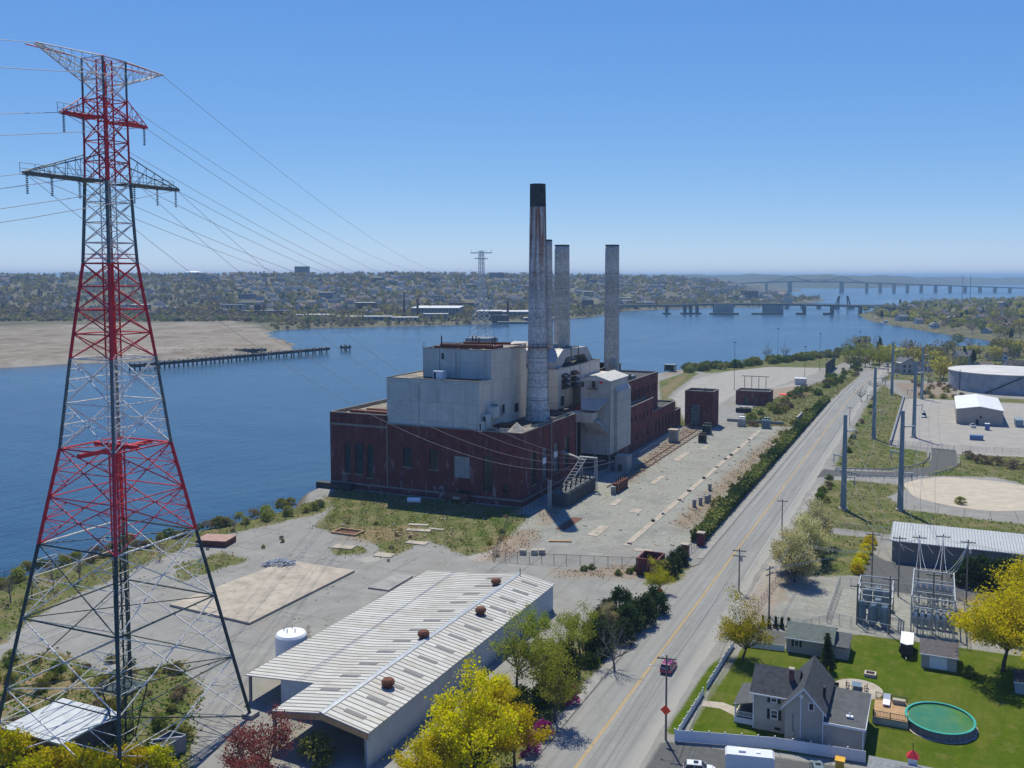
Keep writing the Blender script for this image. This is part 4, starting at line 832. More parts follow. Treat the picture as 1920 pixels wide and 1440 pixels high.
M['insulator'] = plain('insulator', (.16,.20,.24), .3, 0, .1)
def insul(p, q, par):
    m = MB(); p, q = Vector(p), Vector(q); n = 9
    m.tube(p, q, .05)
    for k in range(n): c = p.lerp(q, (k+.5)/n); d = (q-p).normalized()*.06; m.tube(c-d, c+d, .2, .2, 8)
    return m.build('insulator', M['insulator'], par)
for y, z in ((TY-13.5,86),(TY-9.6,86),(TY-5,86),(TY+5,86),(TY+9.6,86),(TY+13.5,86),(TY-7.3,95.2),(TY-4,95.2),(TY+7.3,95.2)): insul((TX,y,z-.2),(TX,y,z-2.8),py)

# crossing tower far across the water, on its own caisson
FT = DP(903, 1075)
ft = thing('transmission_tower', 'slim pale lattice tower standing far out beyond the power station roof', 'transmission tower', FT[0], FT[1], WATER_Z)
MB().box(FT[0]-14,FT[0]+14,FT[1]-14,FT[1]+14,-6,1.0).build('caisson', M['concrete_grey'], ft)
def fh_(z): return float(np.interp(z, [0,46,74,103],[11.5,5,2.6,2.1]))
for i in range(4):
    m = MB()
    for a, b in ((0,46),(46,74),(74,101.5)): m.tube((FT[0]+CS[i][0]*fh_(a),FT[1]+CS[i][1]*fh_(a),a),(FT[0]+CS[i][0]*fh_(b),FT[1]+CS[i][1]*fh_(b),b),.32,.32,4,False)
    m.build('leg', M['galv'], ft)
lv = [0,9,18,26,33,39.5,46,52,58,64,69,74,79,84,89,94,98,101.5]
for z0, z1 in zip(lv, lv[1:]):
    m = MB()
    for i in range(4):
        p = lambda j, z: (FT[0]+CS[j%4][0]*fh_(z), FT[1]+CS[j%4][1]*fh_(z), z)
        m.tube(p(i,z0),p(i+1,z1),.22,.22,4,False); m.tube(p(i+1,z0),p(i,z1),.22,.22,4,False)
    m.build('brace', M['white_paint'], ft)
MB().box(FT[0]-2,FT[0]+2,FT[1]-13,FT[1]+13,92,92.9).build('crossarm', M['galv'], ft); MB().box(FT[0]-13,FT[0]+13,FT[1]-2,FT[1]+2,98.4,99.4).build('crossarm', M['galv'], ft)
for dx in (-13,-6,0,6,13): MB().tube((FT[0]+dx,FT[1],98.5),(FT[0]+dx,FT[1],103),.15).build('finial', M['galv'], ft)

def wire(p, q, sag, r, label, group, mat='wire', n=22, cat='cable'):
    p, q = Vector(p), Vector(q); pts = []
    for i in range(n+1):
        t = i/n; v = p.lerp(q, t); v.z -= 4*sag*t*(1-t); pts.append(v)
    return tag(MB().path(pts, r, 4).build('power_cable', M[mat], origin=tuple(p)), label, cat, group)
k = 0
for y, z in ((TY-11.3,104),(TY+11.3,104),(TY-7.4,95.2),(TY+7.4,95.2),(TY-13.7,86),(TY+13.7,86),(TY-6,86),(TY+6,86)):
    d = (y-TY)*.9; e = (FT[0]+d*.3, FT[1]+d, 98 if z > 100 else 92)
    wire((TX,y,z), e, 27 if z > 100 else 30, .045, 'thin power line crossing the river from the red and white tower', 'river crossing lines', n=40)
    back = C2P(-75+d*.2, -500); wire((TX,y,z), (back[0],back[1]+d,92), 30, .045, 'thin power line leaving the red and white tower away from the river', 'landward tower lines', n=30)
for i, (dx, y) in enumerate(((0,TY+13.7),(0,TY+6),(0,TY-6),(0,TY-13.7))):
    wire((TX,y,86), (13.5+i*2.6, 30+(i-1.5)*1.5, 11.4-.4*i), 9+i*2.5, .04, 'power line slung down from the tower over the brick hall to the switchyard', 'switchyard down lines', n=30)

# ------------------------------------------------------------------ plant yard
tb = thing('transformer_bank', 'rusting grey transformer bank with ribbed tanks beside the brick hall', 'transformer', 12.6, 17, 0)
for i in range(6):
    y = 5+i*4.4; o = MB().box(9.9,14.9,y,y+3.6,0,4.7).build('tank', M['dark_grey'], tb)
    f = MB()
    for kx in range(9): f.box(9.95+kx*.58,10.1+kx*.58,y-.45,y,.4,4.3)
    for ky in range(6): f.box(14.9,15.5,y+.15+ky*.6,y+.3+ky*.6,.4,4.4)
    f.build('cooling_fin', M['dark_grey'], o)
    for x in (10.9,12.4,13.9): MB().lathe(x, y+1.8, [(.28,4.7),(.2,5.2),(.3,5.3),(.16,5.9),(.2,6.3)], 8).build('bushing', M['dark_metal'] if i % 2 else M['rust'], o)
for x, y, h in ((10.9,1.0,9.4),(15.5,30.4,11.5),(10,31,11.5)):
    m = MB()
    for a, b in CS: m.tube((x+a*.4,y+b*.4,0),(x+a*.4,y+b*.4,h),.07,None,4,False)
    for j in range(12):
        for i in range(4): p, q = CS[i], CS[(i+1)%4]; m.tube((x+p[0]*.4,y+p[1]*.4,h*j/12),(x+q[0]*.4,y+q[1]*.4,h*(j+1)/12),.035,None,4,False)
    m.build('lattice_post', M['galv'], tb)
g = MB()
for zz, xx in ((8.2,10.2),(8.2,12.4)): g.tube((xx,14,5.2),(xx,30.5,11.2),.14); g.tube((xx,1,9.2) if xx < 11 else (xx,14,5.4),(xx,14,5.2),.08)
for i in range(9): t = i/9; g.tube((10.2,14+16.5*t,5.2+6*t),(12.4,14+16.5*t,5.2+6*t),.09)
g.build('cable_rack', M['grey_metal'], tb); MB().box(9.6,15.9,30,31,10.9,11.3).build('beam', M['galv'], tb)
MB().add([(3,30,12.6),(11,30,10.2),(11,31.6,10.2),(3,31.6,12.6),(3,30,12.3),(11,30,9.9),(11,31.6,9.9),(3,31.6,12.3)],[(0,1,2,3),(0,4,5,1),(1,5,6,2),(3,2,6,7),(7,6,5,4)]).build('chute', M['concrete_grey'], tb)
rt = thing('switchgear_rack', 'rusty red switchgear rack beside the transformer bank', 'switchgear', 22.6, 34, 0)
for i in range(5): y = 29.5+i*2.3; MB().box(21.8,23.6,y,y+1.6,0,3.2).build('cubicle', M['rust'], rt); MB().cyl(22.7,y+.8,3.2,5.4,.18,.14,8).build('bushing', M['dark_metal'], rt)
MB().box(21.9,23.2,27.2,28.6,0,2.6).build('cubicle', M['grey_metal'], rt)
def pad(label, x, y, lx, ly, h, mat, rot=0, name='concrete_pad', cat='slab', group=None): return tag(MB().rbox(x,y,-.05,h,lx,ly,rot).build(name, M[mat]), label, cat, group)
m = MB(); m.prism(gp((318,1137),(468,1172),(665,1073),(540,1054)), -.1, .5); tag(m.build('concrete_slab', M['concrete']), 'large cracked tan concrete floor slab left in the front yard', 'slab')
m = MB(); m.prism(gp((690,1104),(742,1078),(774,1082),(729,1109)), -.1, .35); tag(m.build('concrete_slab', M['concrete_grey']), 'small broken concrete slab beside the warehouse roof', 'slab')
m = MB(); m.box(43.6,45.4,-27,176,-.05,.12); tag(m.build('concrete_strip', M['concrete']), 'long narrow concrete cable trench strip running through the gravel yard', 'trench')
random.seed(8)
for i in range(11):
    y = -22+i*17+random.uniform(-5,5); tag(MB().rbox(44.5+random.uniform(-.4,.4),y,.1,.1+random.uniform(.4,.8),random.uniform(.8,1.3),random.uniform(.8,1.3),random.uniform(0,1)).build('concrete_footing', M['dark_grey'] if i % 3 else M['concrete']), 'small dark footing block sitting on the trench strip in the yard', 'block', 'footings along the trench strip')
pads = [(33,-16,3,11,'concrete'),(22.5,-12,3,14,'rust'),(36,10,3,5,'concrete'),(50,-29,5,2.6,'concrete'),(27,18,2,9,'concrete'),(30,55,2,14,'concrete'),(27,100,2.4,20,'concrete'),(31,124,2,12,'concrete')]
for x, y, lx, ly, mt in pads: pad('worn flat concrete pad let into the gravel yard', x, y, lx, ly, .10, mt, 0, group='pads in the gravel yard')
for i in range(60):
    x, y = random.uniform(24,57), random.uniform(-22,165)
    if abs(x-44.5) < 1.6: x += 3
    pad('small pale rubble lump scattered on the gravel yard', x, y, random.uniform(.3,1.2), random.uniform(.3,1.0), random.uniform(.06,.3), random.choice(('concrete','concrete','concrete_grey','dark_grey')), random.uniform(0,3), 'rubble', 'rubble', 'rubble in the gravel yard')
for x, y in ((22.4,-44.6),(25.2,-43.6),(26.9,-42.6)): tag(MB().rbox(x,y,0,1.3,1.6,1.6,.3).build('concrete_block', M['concrete']), 'grey concrete block standing inside the wire fence by the orange weeds', 'block', 'blocks by the corner fence')
tag(MB().rbox(27,-30.3,0,.35,6.2,.8,.35).build('plank', M['timber']), 'long weathered timber plank lying on the gravel yard', 'plank')
for x, y in ((51.2,22),(52.3,25.5),(53.4,29),(50.6,46),(53.8,31)): tag(MB().lathe(x,y,[(.6,0),(.6,1.9),(.75,1.95),(.75,2.3),(.4,2.5)],10).build('concrete_pier', M['concrete_grey']), 'short dark concrete pier standing near the hedge in the yard', 'pier', 'short piers near the hedge')
# rails and kiosk along the rear wings
rl = thing('rail_spur', 'rusty rail spur with bare ties running beside the rear wings', 'railway track', 20, 100, 0)
for x in (17.5, 20.6): MB().box(x-.09,x+.09,36,170,.1,.34).build('rail', M['rust'], rl)
for i in range(24): MB().box(12.6 if i > 9 else 16.6,21.4,48+i*5.2,48.5+i*5.2,0,.14).build('tie', M['wood'], rl)
kb = thing('kiosk', 'small dark concrete kiosk with flat cap beside the rail spur', 'kiosk', 15.2, 131, 0); MB().box(13.4,17,129.4,133,0,5.2).build('wall', M['concrete_grey'], kb); MB().box(13.1,17.3,129.1,133.3,5.2,5.6).build('roof', M['concrete'], kb)
def transformer(x, y, mat, label, s=1.0, white=False):
    t = thing('transformer', label, 'transformer', x, y, 0)
    o = MB().box(x-1.6*s,x+1.6*s,y-1.2*s,y+1.2*s,.3,3.4*s).build('tank', M[mat], t); MB().box(x-1.8*s,x+1.8*s,y-1.4*s,y+1.4*s,0,.3).build('base', M['concrete'], t)
    f = MB()
    for k_ in range(5): f.box(x-1.4*s+k_*.62*s,x-1.25*s+k_*.62*s,y-1.7*s,y-1.2*s,.6,3.0*s)
    f.build('cooling_fin', M[mat], o)
    for k_ in (-1,0,1): MB().tube((x+k_*.9*s,y,3.4*s),(x+k_*1.4*s,y,5.4*s),.16*s,.1*s,8).build('bushing', M['white' if white else 'dark_metal'], o)
    MB().tube((x-1.4*s,y+.8*s,3.9*s),(x+1.4*s,y+.8*s,3.9*s),.35*s,.35*s,10).build('conservator', M[mat], o)
transformer(24, 157, 'green_paint', 'dark green transformer standing in front of the brick tower', 1.2); transformer(27.2, 134.5, 'dark_metal', 'small dark broken transformer on the gravel near the kiosk')
transformer(34.2, 185.5, 'galv', 'pale transformer with white bushings at the far end of the gravel yard', 1.1, True); transformer(46, 184.5, 'blue_steel', 'blue grey transformer at the end of the trench strip', 1.2)

# brick tower and low brick block
bt = thing('brick_tower', 'square dark red brick tower with a tall window bay', 'building', 15.5, 181, 0)
m = MB(); f1 = F_front(175.5); h1 = [(11.6,16.2,1.2,10.8)]; holed(m, f1, 8.8, 22.6, -.5, 17.3, h1, .5); f2 = F_right(22.6); h2 = [(178,179.2,2,12.5),(180.6,181.8,2,12.5),(183.2,184.4,2,12.5)]; holed(m, f2, 175.5, 187, -.5, 17.3, h2, .4)
m.quad((8.8,175.5,-.5),(8.8,187,-.5),(8.8,187,17.3),(8.8,175.5,17.3)); m.quad((8.8,187,-.5),(22.6,187,-.5),(22.6,187,17.3),(8.8,187,17.3)); m.build('brick_wall', M['brick2'], bt)
window(bt, f1, h1[0], 3, 6, .5, M['dark_metal'], M['glass_grey'], .1)
for h in h2: window(bt, f2, h, 1, 5, .4, M['dark_metal'], M['glass'], .1)
parapet_roof(bt, 8.8, 22.6, 175.5, 187, 17.3, M['roof_tar'], M['coping'], 1.0, .45); MB().lathe(17,182,[(.9,16.3),(.9,17.4),(1.2,17.5),(.6,18.1)],10).build('roof_vent', M['green_paint'], bt)
lb = thing('brick_block', 'low flat roofed red brick block with a dark doorway beyond the tower', 'building', 25, 268, 0)
m = MB(); f1 = F_front(262); h1 = [(20.4,23.8,0,4.6),(26.2,27.2,4.4,5.8),(30.3,31.3,4.4,5.8)]; holed(m, f1, 16, 34.6, -.5, 7.9, h1, .5); m.quad((34.6,262,-.5),(34.6,275,-.5),(34.6,275,7.9),(34.6,262,7.9)); m.quad((16,262,-.5),(16,275,-.5),(16,275,7.9),(16,262,7.9)); m.quad((16,275,-.5),(34.6,275,-.5),(34.6,275,7.9),(16,275,7.9)); m.build('brick_wall', M['brick2'], lb)
for h in h1: window(lb, f1, h, 1, 1, .5, M['dark_metal'], M['glass'], .1, 'doorway' if h[2] == 0 else 'window')
parapet_roof(lb, 16, 34.6, 262, 275, 7.9, M['roof_tar'], M['coping'], .8, .45)
dp = thing('dumpster', 'black open dumpster full of scrap on the grass', 'dumpster', 26.4, 231, 0); MB().box(22.5,30.3,229.6,232.4,.2,2.4).build('bin', M['dark_metal'], dp)
random.seed(3); m = MB()
for i in range(14): m.rbox(23+random.random()*7,231+random.uniform(-1,1),2.3,2.6+random.random()*.7,.9,.6,random.random()*3)
tag(m.build('scrap', M['concrete'], dp), kind='stuff')
def lamp(x, y, h, label):
    t = thing('lamp_post', label, 'lamp post', x, y, 0, group='tall lamp posts round the old yard'); MB().tube((x,y,0),(x,y,h),.16,.09,8).build('pole', M['dark_metal'], t); MB().box(x-.9,x+.9,y-.3,y+.3,h-.1,h+.35).build('lamp_head', M['dark_metal'], t); MB().cyl(x,y,-.1,.5,.45,.4,8).build('base', M['concrete'], t)
for x, y, h in ((1.5,330,30),(36.8,393,24),(-7,558,27),(37,478,28),(60,560,26)): lamp(x, y, h, 'thin dark lamp post standing at the old concrete yard by the water')
gw = thing('screen_wall', 'long dark green screen wall at the far end of the yard', 'wall', 45.5, 475, 0)
for i in range(9): MB().box(45.1,45.5,444+i*7.1,450.9+i*7.1,0,8.5).build('panel', M['green_paint'], gw); MB().box(45.0,45.75,443.6+i*7.1,444+i*7.1,0,8.7).build('post', M['dark_metal'], gw)
ob = thing('switch_gantry', 'small dark pole gantry with hanging insulators behind the low brick block', 'gantry', 11, 341, 0)
for x in (6,10.5,15,19.5): MB().tube((x,341,0),(x,341,8),.2).build('post', M['wood'], ob)
MB().box(4,21.5,340.8,341.2,7.6,8).build('beam', M['wood'], ob)
bx = thing('equipment_cabin', 'pale grey flat roofed cabin near the thin lamp post', 'cabin', 36.3, 375, 0); MB().box(33,40,373,378,0,4).build('wall', M['galv'], bx); MB().box(32.7,40.3,372.7,378.3,4,4.3).build('roof', M['white'], bx)
hh = thing('waterside_hut', 'small dark open fronted hut at the water edge', 'hut', -66, 424, 0); MB().box(-70,-62,426.6,427,0,5).build('wall', M['dark_metal'], hh); MB().box(-70,-69.6,421,427,0,5).build('wall', M['galv'], hh); MB().box(-62.4,-62,421,427,0,5).build('wall', M['galv'], hh); MB().box(-70.5,-61.5,420.5,427.5,5,5.4).build('roof', M['grey_metal'], hh)
tag(MB().rbox(35.5,316,0,.4,7,5,.2).build('tarpaulin', M['orange_sign']), 'bright orange tarpaulin lying on the ground behind the low brick block', 'tarpaulin')
tag(MB().box(56,57,212,230,0,2.2).build('concrete_wall', M['concrete_grey']), 'low grey concrete wall closing the far end of the gravel yard', 'wall'); 
for x0, x1 in ((24.5,33),(34.5,43),(44.5,52)): tag(MB().box(x0,x1,198,198.6,0,1.4).build('concrete_barrier', M['concrete_grey']), 'low dark barrier at the end of the gravel yard behind the transformers', 'barrier', 'yard end barriers')

# wire fences
def fence_mat():
    m = bpy.data.materials.new('chain_link'); m.use_nodes = True; t = m.node_tree; t.nodes.clear(); o = t.nodes.new('ShaderNodeOutputMaterial'); a = t.nodes.new('ShaderNodeBsdfTransparent'); b = t.nodes.new('ShaderNodeBsdfDiffuse'); mx = t.nodes.new('ShaderNodeMixShader')
    b.inputs[0].default_value = (.22,.23,.23,1); mx.inputs[0].default_value = .16; t.links.new(a.outputs[0], mx.inputs[1]); t.links.new(b.outputs[0], mx.inputs[2]); t.links.new(mx.outputs[0], o.inputs[0]); return m
M['chain'] = fence_mat()
def chain_fence(pts, label, h=2.4, sp=3.0, mat='galv', r=.05, name='wire_fence'):
    t = thing(name, label, 'fence', pts[0][0], pts[0][1], 0); mesh = MB(); rail = MB()
    for a, b in zip(pts, pts[1:]):
        L_ = math.dist(a, b); n = max(1, round(L_/sp)); rail.tube((*a,h),(*b,h),r*.7,None,4,False); mesh.quad((*a,.05),(*b,.05),(*b,h),(*a,h))
        for i in range(n+1):
            if i == n and b != pts[-1]: continue
            x, y = a[0]+(b[0]-a[0])*i/n, a[1]+(b[1]-a[1])*i/n; MB().tube((x,y,-.1),(x,y,h+.1),r,r,6).build('post', M[mat], t)
    rail.build('top_rail', M[mat], t); mesh.build('wire_mesh', M['chain'], t); return t
chain_fence([(6.6,5.6),(6.4,-19.7),(17.9,-53),(36,-48.5),(52.7,-43.8)], 'grey wire fence round the near corner of the gravel yard', 2.6, 3.2, 'dark_metal', .06)
chain_fence([(60.2,-28),(61.6,-29.4),(62.6,-19)], 'dark metal yard gate panels between brick piers by the road', 2.2, 2.0, 'dark_metal', .06, 'yard_gate')
chain_fence([(10.5,48),(10.5,58)], 'short wire fence under the filter house', 2.2, 2.5, 'galv'); chain_fence([(12,92),(12,150),(13,172)], 'wire fence between the rear wings and the rail spur', 2.2, 4, 'galv')
chain_fence([(-70,-30),(-70,-52),(-77,-75),(-83,-112),(-88,-160)], 'rusty wire fence along the river bank', 1.8, 4, 'rust')
for x, y in ((62.9,-18.3),(61.7,-30.5)):
    t = thing('gate_pier', 'square dark brick gate pier at the yard entrance', 'gate pier', x, y, 0, group='brick gate piers'); MB().box(x-.9,x+.9,y-.9,y+.9,0,3.4).build('shaft', M['brick'], t); MB().box(x-1.05,x+1.05,y-1.05,y+1.05,3.4,3.65).build('cap', M['concrete'], t)
gh = thing('ruined_gatehouse', 'roofless dark brick gatehouse overgrown with shrubs by the entrance', 'gatehouse', 57, -45.5, 0)
for a in ((54.3,59.6,-48.9,-48.5),(54.3,59.6,-42.6,-42.2),(54.3,54.7,-48.5,-42.6),(59.2,59.6,-48.5,-42.6)): MB().box(*a,0,4.2).build('wall', M['brick'], gh)
MB().box(55.6,56.6,-49.0,-48.85,0,2.6).build('doorway', M['dark_metal'], gh)
# bits against the front of the brick hall
wt = thing('propane_tank', 'small white horizontal tank lying in the shade of the brick hall', 'tank', -31.5, -9, 0); MB().tube((-33.6,-9.6,1.0),(-29.6,-8.4,1.0),.85,.85,14).build('shell', M['white'], wt); MB().box(-33,-32.6,-10,-8.6,0,.4).build('saddle', M['concrete'], wt); MB().box(-30.6,-30.2,-9.2,-7.8,0,.4).build('saddle', M['concrete'], wt)
rt = thing('rusty_tank', 'rusted horizontal tank with a pale plate against the brick hall wall', 'tank', -19.5, -2.4, 0); MB().tube((-23.5,-2.4,1.7),(-15.5,-2.4,1.7),1.3,1.3,14).build('shell', M['rust'], rt); MB().box(-20.5,-18,-3.8,-3.6,1.3,2.1).build('plate', M['concrete'], rt)
for x in (-22,-17): MB().box(x-.3,x+.3,-3.2,-1.6,0,.6).build('saddle', M['concrete_grey'], rt)
tag(MB().prism([(-74,-3),(-60,-3),(-60,-.4),(-74,-.4)],-3.5,1.9).build('quay_block', M['dark_metal']), 'black timber quay block at the river corner of the brick hall', 'quay')
# debris in the front yard
random.seed(11); dbp = thing('scrap_heap', 'heap of grey scrap metal at the edge of the tan slab', 'scrap heap', -29, -77.5, 0); m = MB()
for i in range(90):
    a, r_ = random.random()*6.28, random.random()**.6*4.2; z = max(.2, 1.7-r_*.38); x, y = -29+r_*math.cos(a)*1.2, -77.5+r_*math.sin(a)*.7; d = Vector((random.uniform(-1,1),random.uniform(-1,1),random.uniform(-.3,.3)))*1.2
    m.tube((x-d.x,y-d.y,max(.05,z-d.z)),(x+d.x,y+d.y,max(.05,z+d.z)),.14,.14,4)
tag(m.build('scrap', M['galv'], dbp), kind='stuff')
ct = thing('rusty_container', 'flat rust pink container roof lying by the river bank', 'container', -57.5, -69, 0); MB().rbox(-57.5,-69,0,1.5,8.5,6,.25).build('body', M['rust'], ct); M['pink_rust'] = plain('pink_rust',(.36,.22,.18),.8,0,.25,.7); MB().rbox(-57.5,-69,1.5,1.7,8.8,6.3,.25).build('lid', M['pink_rust'], ct)
pt_ = thing('brick_pit', 'sunken brick walled pit in the front grass', 'pit', -31, -46, 0)
for a in ((-35,-27,-48.4,-48),(-35,-27,-44,-43.6),(-35,-34.6,-48,-44),(-27.4,-27,-48,-44)): MB().box(*a,-.1,.55).build('kerb_wall', M['timber'], pt_)
MB().box(-34.6,-27.4,-48,-44,-.1,.06).build('floor', M['rust'], pt_)
for x, y, a, b, r_ in ((-14,-36,7,2.2,.2),(-10,-33,5,1.4,.1),(-17,-31,6,1.6,.25),(-24,-58,6,3.4,.15),(-10,-60,5,3.2,.1),(-8,-47,6,2.6,.05)): pad('pale broken foundation slab lying in the front grass', x, y, a, b, .22, 'concrete', r_, 'foundation_slab', 'slab', 'foundation slabs in the front grass')
random.seed(12)
for i in range(40):
    x, y = random.uniform(-38,-2), random.uniform(-52,-14); tag(MB().rbox(x,y,-.02,random.uniform(.06,.28),random.uniform(.25,.9),random.uniform(.25,.8),random.random()*3).build('rubble', M[random.choice(('concrete','concrete_grey','brick2','concrete'))]), 'small broken rubble lump lying in the front grass', 'rubble', 'rubble in the front grass')
sk = thing('site_shack', 'grey flat roofed shack half hidden by shrubs under the tower', 'shack', -3, -163, 0); MB().box(-9,3,-167,-157,0,3.2).build('wall', M['wood'], sk); MB().box(-9.4,3.4,-167.4,-156.6,3.2,3.5).build('roof', M['galv'], sk)
cn_ = thing('skip_box', 'open topped grey metal skip holding scrap near the tower foot', 'skip', 15, -158.5, 0)
for a in ((13.4,16.6,-160.6,-160.4),(13.4,16.6,-156.6,-156.4),(13.4,13.6,-160.4,-156.6),(16.4,16.6,-160.4,-156.6)): MB().box(*a,0,2.6).build('side', M['grey_metal'], cn_)
MB().box(13.6,16.4,-160.4,-156.6,0,1.9).build('load', M['dark_metal'], cn_); MB().tube((13.2,-160,2.7),(16.8,-157.5,2.75),.1).build('bar', M['white'], cn_)
# timber jetties in the river
def jetty(label, p, q, w, h=1.6, gap=9):
    t = thing('timber_jetty', label, 'jetty', p[0], p[1], WATER_Z); p, q = Vector(p), Vector(q); d = (q-p).normalized(); n_ = Vector((-d.y,d.x)); L_ = (q-p).length
    c = [p+n_*w/2, q+n_*w/2, q-n_*w/2, p-n_*w/2]; MB().prism([(v.x,v.y) for v in reversed(c)], h-2.6, h).build('deck', M['dark_metal'], t)
    for i in range(int(L_/gap)+1):
        for s in (-.5,.5): v = p+d*(i*gap)+n_*(s*w*.95); MB().cyl(v.x,v.y,-6,h+.7,.7,.7,6).build('pile', M['dark_metal'], t)
jetty('long dark timber jetty stretching across the river past the sand flats', G(248,695,-3), G(614,661,-3), 7, 2.2); jetty('older broken dark jetty close along the sandy shore', G(225,668,-3), G(500,662,-3), 5, 1.5, 8)
jt = G(648,657,-3); t = thing('mooring_dolphin', 'lone dark mooring dolphin off the end of the long jetty', 'mooring', jt[0], jt[1], WATER_Z); MB().box(jt[0]-4,jt[0]+4,jt[1]-4,jt[1]+4,-1,1.4).build('cap', M['dark_metal'], t)
for a, b in CS: MB().cyl(jt[0]+a*3,jt[1]+b*3,-6,2.6,.7,.7,6).build('pile', M['dark_metal'], t)
# ------------------------------------------------------------------ right of the road: pole line, compound, tank
POLES = [(94.2,37.5,29.5),(110.4,43,31),(94.7,174,32),(110.9,185,34),(94.8,342,32),(111.8,328,31)]
names = ['beside the driveway mouth, behind the blossom trees','beside the round sand pad','on the grass by the compound wall','inside the compound by the parked bucket truck','by the bare roadside trees','nearest the big round storage tank']
for i, ((x,y,h), nm_) in enumerate(zip(POLES, names)):
    t = thing('steel_pole', 'tall blue grey tubular steel power pole ' + nm_, 'power pole', x, y, 0)
    MB().lathe(x,y,[(.95,.5),(.85,6),(.55,h)],14).build('shaft', M['blue_steel'], t, smooth=False); MB().cyl(x,y,-.2,.55,1.5,1.4,16).build('footing', M['concrete'], t)
    for k, (s, zz) in enumerate(((1,h-5),(-1,h-13),(1,h-19.5))):
        a = MB().tube((x,y,zz),(x+s*3.4,y,zz+.5),.28,.2,8).build('arm', M['galv'], t); insul((x+s*3.1,y,zz+.4),(x+s*3.1,y,zz-2.0),a)
for i in (0,1):
    L3 = [POLES[i], POLES[i+2], POLES[i+4]]; far = (L3[2][0]+4, L3[2][1]+170, L3[2][2])
    for s, dz in ((1,-7),(-1,-15),(1,-21.5)):
        for a, b in zip(L3, L3[1:]+[far]): wire((a[0]+s*3.1,a[1],a[2]+dz),(b[0]+s*3.1,b[1],b[2]+dz),4.5,.04,'power line strung between the blue grey steel poles','steel pole lines',n=14)
    a = L3[0]
    for s, dz, ex in ((1,-7,1),(-1,-15,0),(1,-21.5,2)): wire((a[0]+s*3.1,a[1],a[2]+dz),(112+8*i+ex*2,-41,11),3,.035,'power line dropping from a steel pole to the substation','substation drop lines',n=12)
tw = thing('compound_wall', 'low grey concrete wall along the compound edge', 'wall', 102.2, 163, 0)
for i in range(34): MB().box(101.9,102.4,163+i*4.9,167.7+i*4.9,0,1.7).build('panel', M['galv'], tw)
t = tag(MB().path([(102.2,163,1.9),(102.2,329,1.9)],.08).build('handrail', M['galv'], tw))
fs = thing('service_shed', 'tan metal shed with white gable roof in the compound', 'shed', 139.2, 262, 0)
M['tan_wall'] = siding_mat('tan_wall', (.36,.31,.26), .1, 1.5); M['white_roof'] = siding_mat('white_roof', (.66,.66,.65), .08, .8)
m = MB(); m.add([(129,236,0),(149.4,236,0),(149.4,236,7.4),(139.2,236,9.0),(129,236,7.4),(129,288,0),(149.4,288,0),(149.4,288,7.4),(139.2,288,9),(129,288,7.4)],[(0,1,2,3,4),(9,8,7,6,5),(1,6,7,2),(5,0,4,9)]); m.build('wall', M['tan_wall'], fs)
m = MB(); m.add([(128.6,235.5,7.4),(139.2,235.5,9.1),(149.8,235.5,7.4),(128.6,288.5,7.4),(139.2,288.5,9.1),(149.8,288.5,7.4),(128.6,235.5,7.1),(139.2,235.5,8.8),(149.8,235.5,7.1)],[(0,1,4,3),(1,2,5,4),(0,6,7,1),(1,7,8,2)]); m.build('roof', M['white_roof'], fs)
MB().box(137.6,138.9,235.9,236.05,0,2.6).build('door', M['dark_metal'], fs); MB().box(139.2,140.2,235.9,236.05,3.2,4.2).build('vent', M['dark_metal'], fs)
st = DP(1890,592); tk2 = thing('storage_tank', 'huge round weathered grey storage tank with pale flat roof', 'tank', st[0], st[1], 0)
M['tank_wall'] = plain('tank_concrete', (.33,.35,.37), .9, 0, .3, .25, .2, .45); M['tank_top'] = plain('tank_top', (.52,.50,.48), .8, 0, .2, .1)
m = MB(); m.lathe(st[0],st[1],[(33.5,0),(33.5,11.6)],64); m.f = m.f[:-2]; m.m = m.m[:-2]; m.build('shell', M['tank_wall'], tk2, smooth=True)
m = MB(); m.lathe(st[0],st[1],[(33.9,11.5),(33.9,12.0),(20,12.5),(1,12.9)],64); m.build('roof', M['tank_top'], tk2)
m = MB()
for i in range(14):
    a0, a1 = -1.95+i*.045, -1.95+(i+1)*.045; m.tube((st[0]+34.3*math.cos(a0),st[1]+34.3*math.sin(a0),.3+i*.8),(st[0]+34.3*math.cos(a1),st[1]+34.3*math.sin(a1),1.1+i*.8),.35,.35,4)
m.build('stair', M['dark_metal'], tk2)
m = MB()
for a in (-1.28,-1.22,-2.5): m.tube((st[0]+33.7*math.cos(a),st[1]+33.7*math.sin(a),0),(st[0]+33.7*math.cos(a),st[1]+33.7*math.sin(a),13.2),.2)
m.build('riser_pipe', M['dark_metal'], tk2)
def guard(pts, label):
    t = thing('guard_rail', label, 'guard rail', pts[0][0], pts[0][1], 0); r = MB()
    for a, b in zip(pts, pts[1:]): r.add([(a[0],a[1],.5),(b[0],b[1],.5),(b[0],b[1],.95),(a[0],a[1],.95),(a[0]+.08,a[1]+.08,.5),(b[0]+.08,b[1]+.08,.5),(b[0]+.08,b[1]+.08,.95),(a[0]+.08,a[1]+.08,.95)],[(0,1,2,3),(7,6,5,4),(3,2,6,7),(0,4,5,1)])
    r.build('beam', M['galv'], t)
    for a, b in zip(pts, pts[1:]):
        n = max(1, round(math.dist(a,b)/2.5))
        for i in range(n): x, y = a[0]+(b[0]-a[0])*i/n, a[1]+(b[1]-a[1])*i/n; MB().box(x+.1,x+.28,y+.1,y+.28,-.1,.9).build('post', M['wood'], t)
